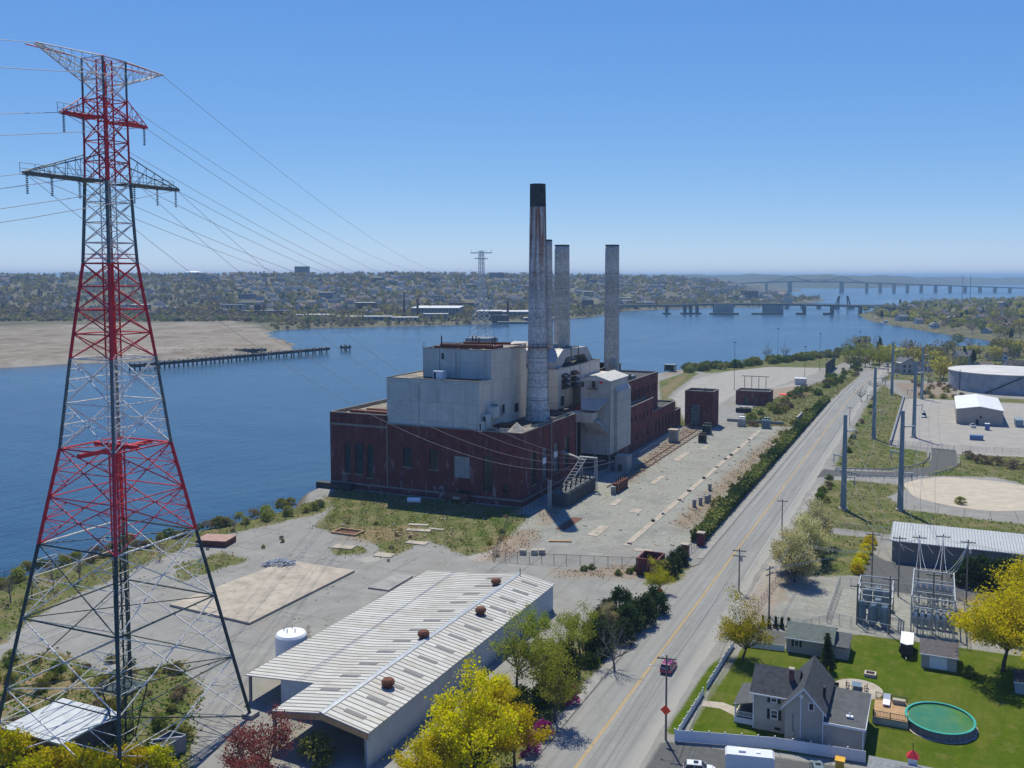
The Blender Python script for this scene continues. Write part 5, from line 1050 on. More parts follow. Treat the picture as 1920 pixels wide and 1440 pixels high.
guard([(86,98),(95,100),(104,103.5),(111,111),(115.5,121),(117.5,134),(117.8,148)], 'grey guard rail on the inner side of the curving driveway'); guard([(86,95.6),(96,88.6),(108,91.5),(118,99),(125,112),(128.6,126),(128.6,140)], 'grey guard rail on the outer side of the curving driveway')
chain_fence([(102.5,160),(117,158),(118.4,158)], 'short wire fence beside the compound gate'); chain_fence([(127,157),(160,160),(210,164)], 'wire fence along the compound front east of the gate'); chain_fence([(88,13),(112,11.5),(150,7.5),(230,5)], 'wire fence between the field and the dark gravel lane',2.2,5)
chain_fence([(118.6,157.5),(122.6,157),(126.8,156.6)], 'grey wire double gate across the compound driveway', 2.2, 2, 'galv', .06, 'compound_gate')
# vehicles
def car(label, x, y, rot, paint, L_=4.7, W_=1.88, H_=1.7, pickup=False, suv=True, group=None, roofcol=None, cat='car', z=0):
    t = thing('pickup_truck' if pickup else 'parked_car', label, cat, x, y, z, rot, group, local=True); hw = W_/2; hl = L_/2
    cols = [(-hl,.45,.78),(-hl+.06,.32,.95),(-hl*.55,.28,1.0),(hl*.4,.28,1.02),(hl*.78,.30,.98),(hl,.42,.72)]
    m = MB(); n = len(cols); vs = []; 
    for (yy, zb, zt) in cols:
        k = 1 - .10*(abs(yy)/hl)**4
        vs += [(-hw*k,yy,zb),(-hw*k*1.0,yy,(zb+zt)/2),(-hw*.93*k,yy,zt),(hw*.93*k,yy,zt),(hw*k,yy,(zb+zt)/2),(hw*k,yy,zb)]
    fs_ = [(0,1,2,3,4,5), tuple(reversed(range(6*(n-1),6*n)))]
    for i in range(n-1):
        for j in range(6): a, b = 6*i+j, 6*i+(j+1)%6; fs_.append((a, b, b+6, a+6))
    m.add(vs, fs_); m.build('body', paint, t, smooth=False)
    y0, y1, y2, y3 = ((-hl+.08,-hl+.55,hl*.12,hl*.48) if suv else (-hl*.72,-hl*.35,hl*.1,hl*.5)) if not pickup else (-hl*.08,hl*.02,hl*.28,hl*.55)
    g = MB(); w0, w1 = hw*.90, hw*.74; g.add([(-w0,y0,.97),(w0,y0,.97),(w0,y3,.99),(-w0,y3,.99),(-w1,y1,H_-.06),(w1,y1,H_-.06),(w1,y2,H_-.06),(-w1,y2,H_-.06)],[(0,1,5,4),(1,2,6,5),(2,3,7,6),(3,0,4,7)]); g.build('window', M['car_glass'], t)
    r = MB(); r.add([(-w1-.04,y1-.05,H_-.08),(w1+.04,y1-.05,H_-.08),(w1+.04,y2+.05,H_-.08),(-w1-.04,y2+.05,H_-.08),(-w1+.08,y1+.1,H_),(w1-.08,y1+.1,H_),(w1-.08,y2-.1,H_),(-w1+.08,y2-.1,H_)],[(0,1,5,4),(1,2,6,5),(2,3,7,6),(3,0,4,7),(4,5,6,7)]); ro_ = r.build('roof', roofcol or paint, t)
    if suv and not pickup: MB().box(-w1*.6,w1*.6,y2-1.1,y2-.4,H_-.005,H_+.012).build('sunroof', M['car_glass'], ro_)
    p = MB()
    for s in (-1,1):
        for (ya, yb) in ((y3,y2),(y0,y1),((y1+y2)/2,(y1+y2)/2)): p.tube((s*w0,ya,.98),(s*w1,yb,H_-.06),.045,None,4,False)
    p.build('pillar', paint, t)
    for s in (-1,1):
        for yy in (-hl*.60, hl*.62):
            wv = MB().tube((s*(hw-.22),yy,.34),(s*(hw+.01),yy,.34),.34,.34,14).build('wheel', M['tyre'], t); MB().tube((s*(hw+.005),yy,.34),(s*(hw+.02),yy,.34),.2,.2,10).build('rim', M['galv'], wv)
        MB().box(s*hw*.62-.2,s*hw*.62+.2,hl*.93,hl*.985,.62,.78).build('headlight', M['white'], t); MB().box(s*hw*.72-.12,s*hw*.72+.12,-hl-.01,-hl+.1,.62,.92).build('taillight', M['red_paint'], t)
        MB().box(s*(hw+.09)-.09,s*(hw+.09)+.09,y3-.35,y3-.2,.98,1.14).build('mirror', paint, t)
    if pickup:
        b = MB()
        for a in ((-hw*.9,-hw*.82,-hl+.1,-hl*.1),(hw*.82,hw*.9,-hl+.1,-hl*.1)): b.box(*a,1.0,1.25)
        b.box(-hw*.9,hw*.9,-hl+.05,-hl+.12,.9,1.25); b.build('bed_side', paint, t)
    return t
def paint(name, col): 
    m, t, b, o = newmat(name); f = noise(t, 3, 3, .6); t.links.new(mixc(t, mrange(t,f,.3,.7), tuple(c*.85 for c in col), col), b.inputs['Base Color']); b.inputs['Roughness'].default_value = .3; b.inputs['Coat Weight'].default_value = .6; b.inputs['Coat Roughness'].default_value = .08; return m
M['car_glass'] = glassy('car_glass', (.012,.016,.02), .06); M['tyre'] = plain('tyre', (.015,.015,.015), .9, 0, .2)
M['p_mag'] = paint('magenta_paint', (.28,.012,.09)); M['p_white'] = paint('white_car_paint', (.72,.73,.74)); M['p_grey'] = paint('blue_grey_paint', (.16,.22,.25)); M['p_blue'] = paint('blue_box_paint', (.03,.13,.34)); M['p_yel'] = paint('yellow_paint', (.75,.42,.03))
car('dark magenta car driving along the road away from the camera', 76.0, -98.7, 0, M['p_mag'], 5.1, 2.1, 1.85)
car('white car with a dark sunroof parked outside the white fence', 89.6, -131.6, rad(-76), M['p_white'], 4.6, 1.9, 1.68)
car('small blue grey car parked against the white fence by the yellow box', 105.3, -124.6, rad(15), M['p_grey'], 4.2, 1.8, 1.6)
car('white pickup truck standing in front of the tan shed', 136, 226.8, rad(12), M['p_white'], 5.4, 2, 1.9, True, cat='truck')
bk_ = car('white bucket truck with orange boom parked by the compound wall', 114.2, 253, rad(180), M['p_white'], 7.2, 2.3, 2.4, True, cat='truck')
o = MB().box(-.5,.5,-2.6,-1.6,1.1,2.6).build('boom_base', M['p_yel'], bk_); MB().tube((0,-2.1,2.7),(0,1.5,3.3),.22,.16,8).build('boom', M['p_yel'], bk_); MB().box(-.5,.5,1.2,2.1,2.9,3.8).build('bucket', M['white'], bk_)
for lab, nm_, x, y, a, b, h, mt in (('bright blue steel bin lying on the compound tarmac','waste_bin',136.4,189.5,5.4,2.6,1.9,'p_blue'),('blue and white portable toilet beside the tan shed','portable_toilet',142,220.6,2.0,2.0,3.0,'p_blue'),('grey green shipping container behind the tan shed','shipping_container',156.5,240,3.4,9,3.3,'blue_steel')):
    t = thing(nm_, lab, nm_.split('_')[-1], x, y, 0); MB().box(x-a/2,x+a/2,y-b/2,y+b/2,0,h).build('body', M[mt], t); MB().box(x-a/2-.1,x+a/2+.1,y-b/2-.1,y+b/2+.1,h,h+.15).build('lid', M['white' if nm_ == 'portable_toilet' else mt], t)
    rb_ = MB()
    for i in range(4): rb_.box(x-a/2+a*(i+.5)/4-.06,x-a/2+a*(i+.5)/4+.06,y-b/2-.08,y-b/2,.1,h-.1)
    rb_.build('rib', M[mt], t)
# long shed by the dark lane
ls = thing('long_shed', 'long dark walled shed with sloping corrugated grey roof behind the substation', 'shed', 126, -5, 0)
M['grey_roof'] = siding_mat('grey_roof', (.40,.42,.43), .1, .55); M['shed_wall'] = siding_mat('shed_wall', (.20,.19,.175), .1, 1.0)
m = MB(); m.extr_x([(-12,0),(2.5,0),(2.5,6.0),(-12,5.2)], 110.4, 150); m.build('wall', M['shed_wall'], ls)
m = MB(); m.extr_x([(-12.8,5.15),(3.2,6.1),(3.2,6.35),(-12.8,5.4)], 109.9, 150.5); o = m.build('roof', M['grey_roof'], ls)
for i in range(10): MB().box(110.4+i*4.2,110.65+i*4.2,-12.12,-12,0,5.1).build('pilaster', M['grey_metal'], ls)
r = MB()
for i in range(58): r.extr_x([(-12.8,5.41),(3.2,6.36),(3.2,6.44),(-12.8,5.49)], 110+i*.7, 110.1+i*.7)
tag(r.build('roof_rib', M['grey_metal'], o), kind='stuff')
# wooden utility poles and road wires
def upole(label, x, y, h, rot=0, arms=1, lampy=False, trans=False):
    t = thing('utility_pole', label, 'utility pole', x, y, 0, rot, local=True); MB().tube((0,0,-.2),(0,0,h),.19,.13,8).build('pole', M['pole_wood'], t)
    for k in range(arms):
        a = MB().box(-1.5,1.5,-.08,.08,h-.7-k*1.2,h-.5-k*1.2).build('crossarm', M['wood'], t)
        for xx in (-1.3,-.6,.6,1.3): MB().cyl(xx,0,h-.5-k*1.2,h-.2-k*1.2,.06,.05,6).build('insulator', M['white'], a)
    if trans: MB().lathe(.45,0,[(.28,h-3),(.3,h-2.9),(.3,h-2.0),(.1,h-1.85)],10).build('transformer_can', M['galv'], t)
    if lampy: a = MB().path([(0,0,h-2.4),(-1.2,0,h-1.9),(-2.3,0,h-1.9)],.05).build('lamp_arm', M['galv'], t); MB().lathe(-2.5,0,[(.1,h-2.05),(.22,h-1.95),(.1,h-1.8)],8).build('lamp_head', M['white'], a)
    return t
dpx = (1466,1000); PD = G(1466,998); PE = G(1593,797)
UP = [((82.5,-124,13.6),'roadside wooden pole carrying an orange diamond sign and a street lamp',1,True,False),((79.4,-50.7,10),'wooden utility pole with double crossarms at the edge of the road by the sandy verge',2,False,True),((PD[0],PD[1],9.5),'bare wooden utility pole beside the blossom trees and the road',1,False,False),((PE[0],PE[1],9),'far wooden utility pole by the grassy verge near the bare trees',1,False,False)]
for (x,y,h), lab, ar, lp, tr in UP: upole(lab, x, y, h, rad(8), ar, lp, tr)
for a, b in zip([u[0] for u in UP], [u[0] for u in UP][1:]):
    for dx in (-1.3,-.5,.6,1.3): wire((a[0]+dx,a[1],a[2]-.4),(b[0]+dx,b[1],b[2]-.4),.9,.016,'thin dark wire strung along the road between wooden poles','road wires','wire_dark',10)
    wire((a[0],a[1],a[2]-2.4),(b[0],b[1],b[2]-2.4),1.0,.025,'thin dark wire strung along the road between wooden poles','road wires','wire_dark',10)
for dx in (-1.3,-.5,.6,1.3): wire((82.5+dx,-124,13.2),(84+dx,-215,13),.9,.016,'thin dark wire strung along the road between wooden poles','road wires','wire_dark',10)
upole('wooden utility pole beside the wire fence of the gravel lot', 88.4, -64.2, 11, rad(70), 2); upole('leaning wooden utility pole in front of the blossom trees', 89, -37, 9.5, rad(60), 1)
SUBP = [((105.8,-61.3,8.6),'short dark pole at the front corner of the substation'),((112.2,-64.6,12),'dark pole between the two substation frames'),((120.2,-60,12.5),'brown pole in front of the right hand substation frame'),((126.9,-39.4,14.5),'tall dark pole with a transformer can beside the evergreen hedge'),((107.5,-43,15),'tall dark pole at the back of the regulator frame'),((113,-40,14),'tall dark pole behind the substation near the long shed'),((117,-34,13),'pole behind the capacitor frame carrying slack white cables'),((122,-31,13),'pole close to the long shed carrying slack white cables')]
for (x,y,h), lab in SUBP: upole(lab, x, y, h, rad(5), 1, False, x > 126)
for (a, b) in (((88.4,-64.2,10.5),(107.5,-43,12)),((79.4,-50.7,9.5),(88.4,-64.2,10.5)),((88.4,-64.2,9.3),(89,-37,9)),((89,-37,9),(107.5,-43,10.5)),((107.5,-43,14),(113,-40,13.5)),((113,-40,13),(117,-34,12.5)),((122,-31,12.5),(126.9,-39.4,14)),((126.9,-39.4,13.5),(160,-42,13))):
    for d in (-.9,0,.9): wire((a[0]+d*.3,a[1]+d,a[2]),(b[0]+d*.3,b[1]+d,b[2]),.7,.025,'thin grey wire linking the wooden poles round the substation','substation wires',n=8)
for (a, bx_) in (((117,-34,12.6),(116.5,117.6,118.8)),((122,-31,12.6),(120,121.4,122.8)),((126.9,-39.4,13.6),(122.2,123.2,124))):
    for x in bx_: wire(a,(x,-42,7.2),1.2,.035,'slack white cable hanging from a pole to the capacitor frame','slack white cables','white',8)
# substation
sf = thing('substation_frame', 'grey steel frame over the rows of capacitors in the substation', 'steel frame', 120, -51, 0)
for x in (116.2,120.2,124.2):
    for y in (-61,-51,-42): MB().box(x-.14,x+.14,y-.14,y+.14,0,7.4).build('column', M['galv'], sf)
for y in (-61,-51,-42):
    for z in (7.2,5.2): MB().box(116.2,124.2,y-.12,y+.12,z-.12,z+.12).build('beam', M['galv'], sf)
for x in (116.2,124.2):
    for z in (7.45,4.0): MB().box(x-.1,x+.1,-61,-42,z-.1,z+.1).build('beam', M['galv'], sf)
m = MB()
for k_ in range(4): m.tube((116.2,-59+k_*5,5.0),(124.2,-59+k_*5,5.0),.06); m.tube((116.2,-58+k_*5,3.6),(124.2,-58+k_*5,3.6),.06)
for i in range(40): x, y = 116.6+random.random()*7.2, -57.5+random.random()*13; m.box(x-.15,x+.15,y-.3,y+.3,2.6,3.2); m.tube((x,y,3.2),(x,y,5),.05)
tag(m.build('busbar', M['grey_metal'], sf), kind='stuff')
rf = thing('substation_frame', 'timber and steel pole frame over the tall regulators in the substation', 'steel frame', 109, -55, 0)
for x, y, h in ((105.8,-52,8),(112.4,-52,8),(105.8,-60,8.2),(112.2,-60,8.2)): MB().cyl(x,y,0,h,.15,.13,8).build('column', M['wood'], rf)
for z in (7.6,6.0,4.6):
    for y in (-60,-52): MB().box(105.6,112.6,y-.1,y+.1,z-.1,z+.1).build('beam', M['galv'], rf)
    MB().box(105.7,105.9,-60,-52,z-.08,z+.08).build('beam', M['galv'], rf); MB().box(112.3,112.5,-60,-52,z-.08,z+.08).build('beam', M['galv'], rf)
def reg(label, x, y, h, r, group, stand=.9, mat='blue_steel'):
    t = thing('regulator', label, 'transformer', x, y, 0, group=group); MB().lathe(x,y,[(r,stand),(r,h-.25),(r*.85,h)],14).build('tank', M[mat], t)
    s = MB()
    for a, b in CS: s.box(x+a*r*.7-.06,x+a*r*.7+.06,y+b*r*.7-.06,y+b*r*.7+.06,0,stand)
    s.build('stand', M['galv'], t); f = MB()
    for k_ in range(8): a = k_*math.pi/4; f.rbox(x+(r+.1)*math.cos(a),y+(r+.1)*math.sin(a),stand+.3,h-.6,.25,.08,a)
    f.build('fin', M[mat], t)
    for k_ in (-1,0,1): MB().lathe(x+k_*r*.55,y,[(.09,h-.1),(.13,h+.15),(.07,h+.3),(.11,h+.45)],8).build('bushing', M['white'], t)
for x, y in ((106.5,-59.3),(108.9,-60.6),(111.2,-61.2)): reg('tall grey green voltage regulator in the front row of the pole frame', x, y, 4.4, .75, 'front regulators', .3)
for x, y in ((107,-49),(109.2,-48.4),(111,-49.6),(109.6,-55.6)): reg('grey green voltage regulator behind the front row of the pole frame', x, y, 4.0, .8, 'rear regulators', .3)
for i in range(6): x = 117+i*1.27+(.25 if i > 2 else 0); reg('slim pale grey canister in the front row of the steel frame', x, -61.6, 3.9, .42, 'front canisters', 1.6, 'galv')
for i in range(6): x = 117+i*1.27+(.25 if i > 2 else 0); reg('slim pale grey canister in the back row of the steel frame', x, -43.2, 4.4, .42, 'back canisters', 1.9, 'galv')
for i in range(6): x = 117+i*1.27+(.25 if i > 2 else 0); reg('dark grey canister in the middle of the steel frame', x, -57.2, 3.4, .45, 'middle canisters', 1.2, 'blue_steel')
chain_fence([(100.3,-38),(100.1,-62.6),(112,-65.5),(126.5,-66.5),(126.5,-36.5),(100.3,-38)], 'bright wire fence enclosing the substation', 2.3, 2.4, 'galv', .06)
chain_fence([(85.2,-66),(86.5,-40),(85.5,-5),(85,30)], 'wire fence beside the road in front of the gravel lot', 1.9, 3, 'galv'); chain_fence([(88.4,-68.6),(96,-67.5),(100,-63)], 'low wire fence behind the row of small cypresses', 1.6, 2.4, 'galv')

# ------------------------------------------------------------------ house, pool, sheds
M['clap'] = siding_mat('grey_clapboard', (.44,.39,.335), .06, 5, False, .7); M['shingle'] = plain('dark_shingle', (.055,.06,.07), .9, 0, .45, 1.6); M['shingle_g'] = plain('green_shingle', (.12,.145,.13), .9, 0, .3, 1.2)
M['trim'] = plain('white_trim', (.72,.73,.74), .5, 0, .06); M['shutter'] = plain('black_shutter', (.02,.022,.025), .6, 0, .2)
M['roof_grey'] = plain('grey_flat_roof', (.085,.088,.095), .9, 0, .3, 1); M['shingle_l'] = plain('grey_shingle', (.20,.21,.22), .9, 0, .3, 1.4)
hs2 = thing('house', 'grey clapboard house with steep dark gabled roofs and a side extension', 'house', 101.5, -112, 0)
w = MB(); fl = F_front(-114.7); hl_ = [(96.9,97.95,4.75,6.0),(96.9,98.1,2.1,3.6)]; holed(w, fl, 94.2, 99.6, 0, 6.1, hl_, .12)
fg = F_front(-117); hg = [(103.0,103.8,5.65,6.85)]; w2 = MB(); holed(w, fg, 99.5, 105.1, 0, 5.6, [], .1)
for q4 in (((99.5,5.6),(102.3,8.75),(102.3,5.6)),((102.3,5.6),(102.3,8.75),(105.1,5.6))): w.add([(x,-117,z) for x,z in q4],[(0,1,2) if q4[0][0] < 100 else (0,1,2)])
w.quad((99.5,-117,0),(99.5,-114.7,0),(99.5,-114.7,6.1),(99.5,-117,5.8)); w.quad((94.2,-114.7,0),(94.2,-106.5,0),(94.2,-106.5,6.1),(94.2,-114.7,6.1)); w.add([(94.2,-114.7,6.1),(94.2,-106.5,6.1),(94.2,-110.6,8.7)],[(0,1,2)])
w.quad((105.1,-117,0),(105.1,-104.5,0),(105.1,-104.5,5.8),(105.1,-117,5.8)); w.quad((94.2,-106.5,0),(105.1,-106.5,0),(105.1,-106.5,5.8),(94.2,-106.5,6.1))
w.quad((105.1,-117.02,0),(111,-117.02,0),(111,-117.02,4.2),(105.1,-117.02,4.2)); w.quad((111,-117.02,0),(111,-105,0),(111,-105,4.2),(111,-117.02,4.2)); w.quad((111,-105,0),(105.1,-105,0),(105.1,-105,4.2),(111,-105,4.2)); w.build('wall', M['clap'], hs2)
def slab4(m, a, b, c, d, th=.18): 
    m.add([a,b,c,d]+[(p[0],p[1],p[2]-th) for p in (a,b,c,d)], [(0,1,2,3),(7,6,5,4),(0,4,5,1),(1,5,6,2),(2,6,7,3),(3,7,4,0)])
r = MB(); slab4(r,(93.7,-115.2,6.0),(101,-115.2,6.0),(101,-110.6,9.0),(93.7,-110.6,9.0)); slab4(r,(93.7,-110.6,9.0),(101,-110.6,9.0),(101,-106,6.0),(93.7,-106,6.0)); rf1 = r.build('roof', M['shingle'], hs2)
r = MB(); slab4(r,(98.95,-117.5,5.5),(102.3,-117.5,9.2),(102.3,-104,9.2),(98.95,-104,5.5)); slab4(r,(102.3,-117.5,9.2),(105.65,-117.5,5.5),(105.65,-104,5.5),(102.3,-104,9.2)); r.build('gable_roof', M['shingle'], hs2)
r = MB(); slab4(r,(105.2,-117.3,4.35),(111.3,-117.3,4.35),(111.3,-104.7,4.55),(105.2,-104.7,4.75),.2); er = r.build('flat_roof', M['roof_grey'], hs2); MB().box(108.3,109.3,-114.8,-114.2,4.5,4.75).build('roof_vent', M['white'], er); MB().cyl(108.8,-114.5,4.7,5.2,.12,.1,8).build('vent_pipe', M['white'], er)
tr = MB(); 
for sx in (-1,1): tr.add([(102.3+sx*3.38,-117.56,5.2),(102.3+sx*3.38,-117.56,5.5),(102.3,-117.56,9.22),(102.3,-117.56,8.85),(102.3+sx*3.38,-117.48,5.2),(102.3,-117.48,8.85)],[(0,1,2,3),(0,3,5,4)])
tr.box(93.7,99.4,-115.28,-115.2,5.78,6.0); tr.box(105.2,111.3,-117.4,-117.3,4.0,4.36); tr.box(111.3,111.38,-117.4,-104.7,4.0,4.4)
for x, y, z in ((105.15,-117.08,5.5),(110.95,-117.08,4.2),(94.25,-114.78,6),(101.85,-117.06,8.0)): tr.box(x-.08,x+.08,y-.06,y+.02,.1,z)
tr.build('trim', M['trim'], hs2)
for h in hl_:
    wn = window(hs2, fl, h, 1, 2, .12, M['trim'], M['car_glass'], .1)
    for xx in (h[0]-.5,h[1]+.05): MB().box(xx,xx+.45,-114.78,-114.7,h[2]-.05,h[3]+.05).build('shutter', M['shutter'], wn)
gwn = MB().box(102.95,103.85,-117.08,-117.0,5.6,6.9).build('window', M['trim'], hs2); MB().box(103.1,103.7,-117.12,-117.08,5.75,6.75).build('pane', M['car_glass'], gwn); MB().tube((101.9,-117.1,7.6),(101.9,-117.0,7.6),.33,.33,16).build('gable_vent', M['trim'], hs2)
ch = MB().box(99.4,100.1,-112.6,-111.9,7.4,9.7).build('chimney', M['brick2'], hs2); MB().box(99.3,100.2,-112.7,-111.8,9.6,9.85).build('cap', M['concrete'], ch); 
pr = MB(); slab4(pr,(90.8,-114.0,2.9),(94.15,-114.0,3.9),(94.15,-105.5,3.9),(90.8,-105.5,2.9),.15); pr.build('porch_roof', M['roof_grey'], hs2)
MB().box(91.1,94.15,-113.8,-105.7,.2,.9).build('porch_floor', M['wood'], hs2); MB().box(91.0,94.1,-113.9,-113.8,0,.9).build('porch_skirt', M['trim'], hs2)
for y in (-113.7,-109.7,-105.9): MB().box(91.1,91.3,y-.1,y+.1,.9,3.0).build('porch_post', M['trim'], hs2)
rl = MB()
for z in (1.15,1.85): rl.box(91.15,94.1,-113.75,-113.68,z,z+.08); rl.box(91.15,91.22,-113.7,-105.9,z,z+.08)
for i in range(14): rl.box(91.3+i*.2,91.36+i*.2,-113.74,-113.69,1.15,1.9)
rl.build('porch_railing', M['trim'], hs2)
for x, y, z in ((98.2,-114.76,.4),(110.1,-117.06,.4)): MB().box(x-.6,x+.3,y-.03,y+.05,z,z+.45).build('cellar_window', M['dark_metal'], hs2)
m = MB().box(100.6,100.75,-117.15,-117,1,4.6).build('conduit', M['grey_metal'], hs2); MB().box(100.45,100.9,-117.2,-117,1.2,1.9).build('meter_box', M['galv'], hs2); MB().box(101.6,102.7,-118.1,-117.2,0,1.1).build('heat_pump', M['grey_metal'], hs2)
MB().box(104.7,105.05,-113.5,-112.6,3.5,8.1).build('side_chimney', M['shutter'], hs2)
def gabled(name, label, x0, x1, y0, y1, ze, zr, mw, mr, alongx=True, door=None):
    t = thing(name, label, name.split('_')[-1], (x0+x1)/2, (y0+y1)/2, 0); ym = (y0+y1)/2
    m = MB(); m.extr_x([(y0,0),(y1,0),(y1,ze),(ym,zr),(y0,ze)], x0, x1); m.build('wall', mw, t)
    r = MB(); slab4(r,(x0-.3,y0-.35,ze-.12),(x1+.3,y0-.35,ze-.12),(x1+.3,ym,zr+.15),(x0-.3,ym,zr+.15),.14); slab4(r,(x0-.3,ym,zr+.15),(x1+.3,ym,zr+.15),(x1+.3,y1+.35,ze-.12),(x0-.3,y1+.35,ze-.12),.14); r.build('roof', mr, t)
    MB().box(x0-.3,x1+.3,y0-.42,y0-.35,ze-.3,ze-.1).build('fascia', M['trim'], t)
    return t
ga = gabled('garden_garage', 'grey garage with a mossy green gable roof beside the cypresses', 94.5, 103.0, -81.5, -73.5, 3.0, 4.5, M['clap'], M['shingle_g'])
gw_ = MB().box(96.0,96.9,-81.58,-81.5,1.3,2.5).build('window', M['trim'], ga); MB().box(96.1,96.8,-81.62,-81.58,1.4,2.4).build('pane', M['car_glass'], gw_)
for x in (95.5,96.95): MB().box(x,x+.42,-81.57,-81.5,1.25,2.55).build('shutter', M['shutter'], gw_)
an = thing('lean_to_shed', 'small lean-to shed joined to the end of the grey garage', 'shed', 104.4, -78, 0); MB().box(103.05,105.8,-81.2,-75,0,2.4).build('wall', M['clap'], an); r = MB(); slab4(r,(103.0,-81.5,2.45),(106.0,-81.5,2.45),(106.0,-74.8,2.9),(103.0,-74.8,2.9)); r.build('roof', M['roof_grey'], an)
gs = gabled('tool_shed', 'grey tool shed with a white roll door near the big yellow tree', 118.4, 124.4, -78.8, -72, 2.8, 4.1, M['clap'], plain('brown_shingle',(.12,.105,.11),.9,0,.3,1.4)); d_ = MB().box(119.8,122.8,-78.9,-78.8,.1,2.4).build('roll_door', M['trim'], gs)
for i in range(4): MB().box(119.85,122.75,-78.93,-78.9,.2+i*.56,.66+i*.56).build('door_panel', M['trim'], d_)
tl = thing('enclosed_trailer', 'black enclosed trailer with a white roof parked on the lawn', 'trailer', 115.8, -72.4, 0); MB().box(114.7,116.9,-75.2,-69.2,.5,2.6).build('body', M['dark_metal'], tl); MB().prism([(114.65,-75.3),(115.8,-76),(116.95,-75.3),(116.95,-69.1),(114.65,-69.1)],2.6,2.75).build('roof', M['white'], tl); MB().prism([(114.7,-75.2),(116.9,-75.2),(115.8,-75.9)][::-1],.5,2.6).build('nose', M['dark_metal'], tl)
for s in (114.5,117.1):
    for y in (-72.8,-71.9): MB().tube((s-.12,y,.36),(s+.12,y,.36),.36,.36,12).build('wheel', M['tyre'], tl)
MB().tube((115.8,-75.9,.5),(115.8,-77.4,.45),.07).build('hitch', M['galv'], tl)
# pool and deck
pl = thing('above_ground_pool', 'oval above ground pool full of green water with a purple grey wall', 'swimming pool', 121.6, -101.8, 0)
NP = 30; pr_ = lambda t, k=1.0: (121.6+5.15*k*math.cos(t), -101.8+5.6*k*math.sin(t))
M['pool_wall'] = plain('pool_wall', (.20,.17,.20), .6, 0, .2, .8); m_, t_, b_, o_ = newmat('pool_water'); f_ = noise(t_, .5, 4, .6); t_.links.new(mixc(t_, mrange(t_, f_, .3, .7), (.03,.16,.07), (.085,.19,.055)), b_.inputs['Base Color']); b_.inputs['Roughness'].default_value = .12; M['pool_water'] = m_
M['pool_liner'] = plain('pool_liner', (.03,.30,.24), .5, 0, .2)
for i in range(NP):
    a, b = 2*math.pi*i/NP, 2*math.pi*(i+1)/NP; q0, q1, r0, r1 = pr_(a), pr_(b), pr_(a,.975), pr_(b,.975)
    MB().prism([r0,q0,q1,r1],0,1.25).build('wall_panel', M['pool_wall'], pl); c_ = pr_(a,1.012); MB().rbox(c_[0],c_[1],0,1.3,.14,.16,a).build('upright', M['grey_metal'], pl)
    q0, q1, r0, r1 = pr_(a,1.03), pr_(b,1.03), pr_(a,.955), pr_(b,.955); MB().prism([r0,q0,q1,r1],1.25,1.34).build('top_rail', M['pool_liner'], pl)
MB().poly([(*pr_(2*math.pi*i/NP,.97),1.08) for i in range(NP)]).build('water', M['pool_water'], pl)
structure(MB().poly([(*pr_(2*math.pi*i/NP,1.10+.03*math.sin(3*i)),.025) for i in range(NP)]).build('pool_gravel_bed', M['concrete']))
dk = thing('pool_deck', 'tan timber deck with railings between the house extension and the pool', 'deck', 114.5, -101.8, 0)
for i in range(24): MB().box(111.6,116.9,-105.3+i*.305,-105.3+i*.305+.285,1.02,1.1).build('plank', M['timber'], dk)
MB().box(111.6,117,-105.36,-105.28,0,1.0).build('skirt', M['galv'], dk); MB().box(111.7,116.8,-105.2,-98.1,.75,1.0).build('joist_frame', M['wood'], dk)
for (a, b) in (((111.7,-105.2),(116.9,-105.2)),((111.7,-98.1),(116.6,-98.1)),((111.7,-105.2),(111.7,-103.4))):
    L_ = math.dist(a,b); r = MB()
    for z in (1.25,2.1): r.tube((*a,z),(*b,z),.05)
    for i in range(int(L_/.22)): x, y = a[0]+(b[0]-a[0])*i*.22/L_, a[1]+(b[1]-a[1])*i*.22/L_; r.box(x-.025,x+.025,y-.025,y+.025,1.2,2.1)
    rr = r.build('railing', M['wood'], dk)
    for i in range(3): x, y = a[0]+(b[0]-a[0])*i/2, a[1]+(b[1]-a[1])*i/2; MB().box(x-.07,x+.07,y-.07,y+.07,1.0,2.25).build('post', M['timber'], rr)
lg = thing('sun_lounger', 'white padded sun lounger on the pool deck', 'sun lounger', 113.4, -99.6, 1.1); MB().box(112.9,114.0,-101,-98.9,1.4,1.55).build('seat', M['white'], lg); r = MB(); slab4(r,(112.9,-98.95,1.55),(114.0,-98.95,1.55),(114.0,-98.3,2.3),(112.9,-98.3,2.3),.12); r.build('backrest', M['white'], lg)
for x in (113,113.9):
    for y in (-100.9,-99): MB().box(x-.04,x+.04,y-.04,y+.04,1.1,1.42).build('leg', M['white'], lg)
bx2 = thing('storage_box', 'tan storage box by the deck railing', 'box', 115.4, -98.9, 1.1); MB().box(114.4,116.3,-99.3,-98.5,1.1,1.75).build('body', M['concrete'], bx2); MB().box(114.35,116.35,-99.35,-98.45,1.75,1.85).build('lid', M['concrete'], bx2)
PT_ = G(1608,1292); mb = MB(); mb.poly([(PT_[0]+4.2*math.cos(2*math.pi*i/28), PT_[1]+4.2*math.sin(2*math.pi*i/28), .03) for i in range(28)]); structure(mb.build('patio', M['concrete']))
mb = MB(); mb.poly([(x,y,.03) for x,y in ((84.9,-110.5),(88,-110.2),(91,-112),(91,-109),(88,-107.8),(84.9,-108.4))]); structure(mb.build('garden_path', M['concrete']))
tb2 = thing('patio_table', 'dark glass patio table on the round patio', 'table', PT_[0]-.2, PT_[1]+.3, 0); x, y = PT_[0]-.2, PT_[1]+.3; MB().box(x-.8,x+.8,y-1,y+1,.7,.76).build('top', M['p_grey'], tb2)
